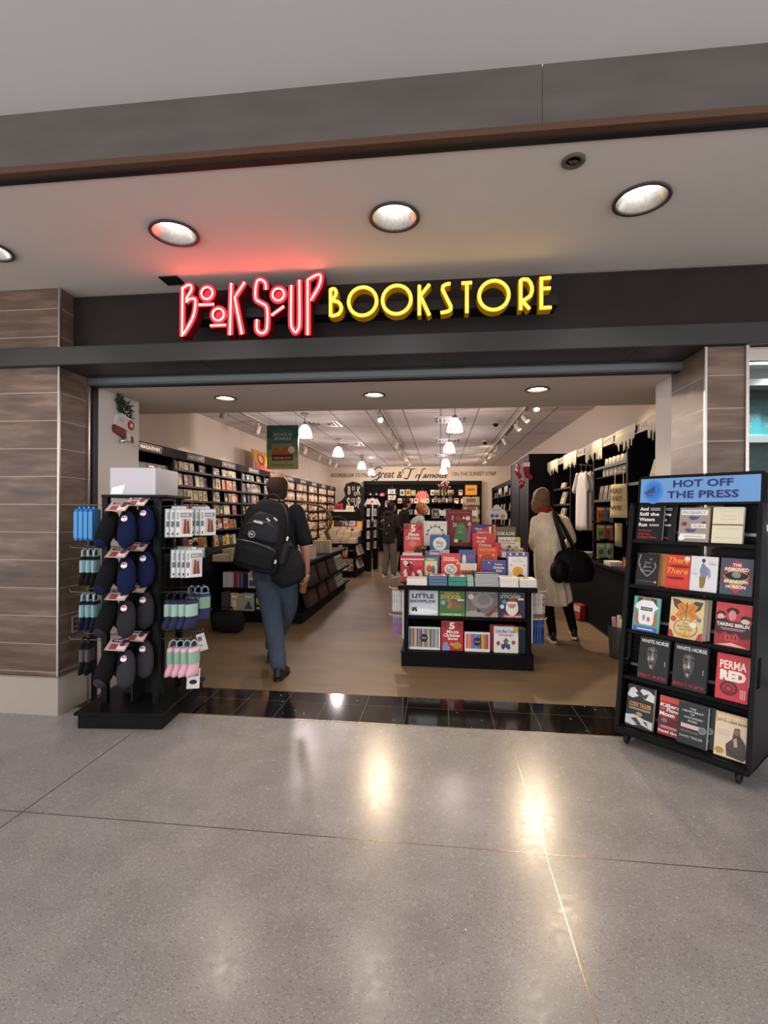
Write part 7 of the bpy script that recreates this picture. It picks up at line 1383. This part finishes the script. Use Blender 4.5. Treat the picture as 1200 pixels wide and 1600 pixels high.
# people deeper in the shop
def far_person(lab, loc, rz, top, pants, skin, hairc, shoes, hood=False, capc=None, h=1.7, lean=0., vis=True, long=False, arm=(.12, .20, 1.12)):
    p = thing('person', lab, 'person', loc, rz); k = h/1.7; HR = rot(.3 if lean else .1, 0, 0); hc = (0, .07+lean, 1.585*k)
    b = MB(); torso(b, [(0, 0, .84*k, .15, .11), (0, 0, 1.0*k, .15, .11), (0, lean*.4, 1.2*k, .17, .11), (0, lean*.6, 1.34*k, .17, .09), (0, .01+lean*.8, 1.41*k, .09, .065), (0, .02+lean, 1.46*k, .05, .05), (0, .04+lean, 1.52*k, .048, .048)]); head(b, hc, HR, 1.)
    A = [[(s*.17, lean*.6, 1.36*k), (s*.23, .02+lean, 1.1*k), (s*arm[0], arm[1]+lean, arm[2]*k)] for s in (-1, 1)]; Lg = [[(s*.08, 0, .86*k), (s*.09, .02, .46*k), (s*.09, -.02+.05*s, .09*k)] for s in (-1, 1)]
    for s, A_ in zip((-1, 1), A): limb(b, A_, [.05, .038, .027], 10); hand(b, A_[2], (-.3*s, .8, -.2), s, (0, 0, -1), .6, .9)
    for A_ in Lg: limb(b, A_, [.085, .058, .038], 10); b.ell((A_[2][0], A_[2][1]+.05, .05), (.035, .08, .03), SK, 8)
    blob(b, 'body', p, hm(skin, .55), .009, 2); eyes(p, hc, HR)
    b = MB(); torso(b, [(0, 0, .78*k if not long else .60*k, .175, .13), (0, 0, 1.0*k, .172, .13), (0, lean*.4, 1.2*k, .19, .13), (0, lean*.6, 1.34*k, .19, .11), (0, .01+lean*.8, 1.42*k, .11, .085), (0, .02+lean, 1.46*k, .07, .07)])
    for A_ in A: limb(b, [A_[0], A_[1], tuple(Vector(A_[1]).lerp(Vector(A_[2]), .9))], [.07, .055, .042], 10)
    if hood: b.ell((0, -.03+lean, 1.45*k), (.12, .09, .06), SK, 12)
    blob(b, 'hoodie' if hood else 'top', p, fabric(top), .011, 3)
    b = MB(); b.ell((0, 0, .86*k), (.16, .125, .09), SK, 12)
    for A_ in Lg: limb(b, [A_[0], A_[1], A_[2]], [.10, .078, .062], 10)
    blob(b, 'trousers', p, fabric(pants, bump=.5), .011, 3)
    T = Matrix.Translation(hc) @ HR.to_4x4(); b = MB(); b.ell((0, -.024, .03), (.09, .098, .102), SK, 14, T); b.ell((0, -.05, -.03), (.08, .06, .08), SK, 12, T); blob(b, 'hair', p, fabric(hairc, .7, bump=.6), .009, 2)
    if capc: b = MB(); b.lathe([(.1, .03), (.1, .07), (.085, .11), (.05, .14), (1e-6, .15)], hm(capc, .8), 18, T); b.prism([(.085*cos(a), .06+.12*sin(a)) for a in [pi*j/10 for j in range(11)]], .03, .037, hm(capc, .8), T); b.build('cap', p)
    for A_ in Lg: shoe(p, (A_[2][0], A_[2][1]-.06, 0), (A_[2][0]*1.2, A_[2][1]+.2, 0), shoes[0], shoes[1], .045, .025)
    return p
far_person('person in dark hoodie, grey trousers and white sneakers wearing a black backpack', (-1.10, 10.8, 0), -.6, '2a201a', '6a6460', 'a8806a', '1c1412', ('d6d2cc', 'e0dcd6'), True, h=1.66)
far_person('person all in black with a dark cap standing beyond the grey trousered one', (-.86, 11.75, 0), -1.1, '121012', '121012', 'a88068', '1a1412', ('1a1818', '8a8480'), False, '17130f', h=1.75, long=True)
far_person('person with reddish blond hair and pale green top behind the holiday table', (-.40, 8.5, 0), -1.2, 'a9b8a4', '3a3a44', 'c09078', 'a8663c', ('2a2828', '3a3838'), h=1.60, lean=.04)
bk = dup(bp); bk.matrix_world = Matrix.Translation((-1.20, 10.66, 1.12)) @ Euler((0, 0, -.6)).to_matrix().to_4x4() @ Matrix.Scale(.85, 4); bk['label'] = 'plain black backpack worn by the person in the dark hoodie'
for c in KIDS.get(bk.name, []):
    if c.name.startswith(('logo', 'name_patch', 'shoulder_strap')): bpy.data.objects.remove(c)
# rolling bag resting behind the sock tower
rb3 = thing('duffel_bag', 'black duffel bag on the shop floor behind the sock tower', 'bag', (-2.50, 5.62, 0)); b = MB()
b.loft([[(x*.6, r*cos(a)*.8, .125+r*.8*sin(a)) for a in [2*pi*j/18 for j in range(18)]] for x, r in ((-.3, .06), (-.28, .13), (-.1, .155), (.12, .155), (.27, .14), (.3, .07))], PK); blob(b, 'bag_body', rb3, PK, .012, 3)
b = MB(); b.tube([(-.08, -.04, .22), (-.07, -.02, .29), (.05, -.02, .30), (.08, -.04, .22)], .012, PK2, 8); b.build('handle', rb3)
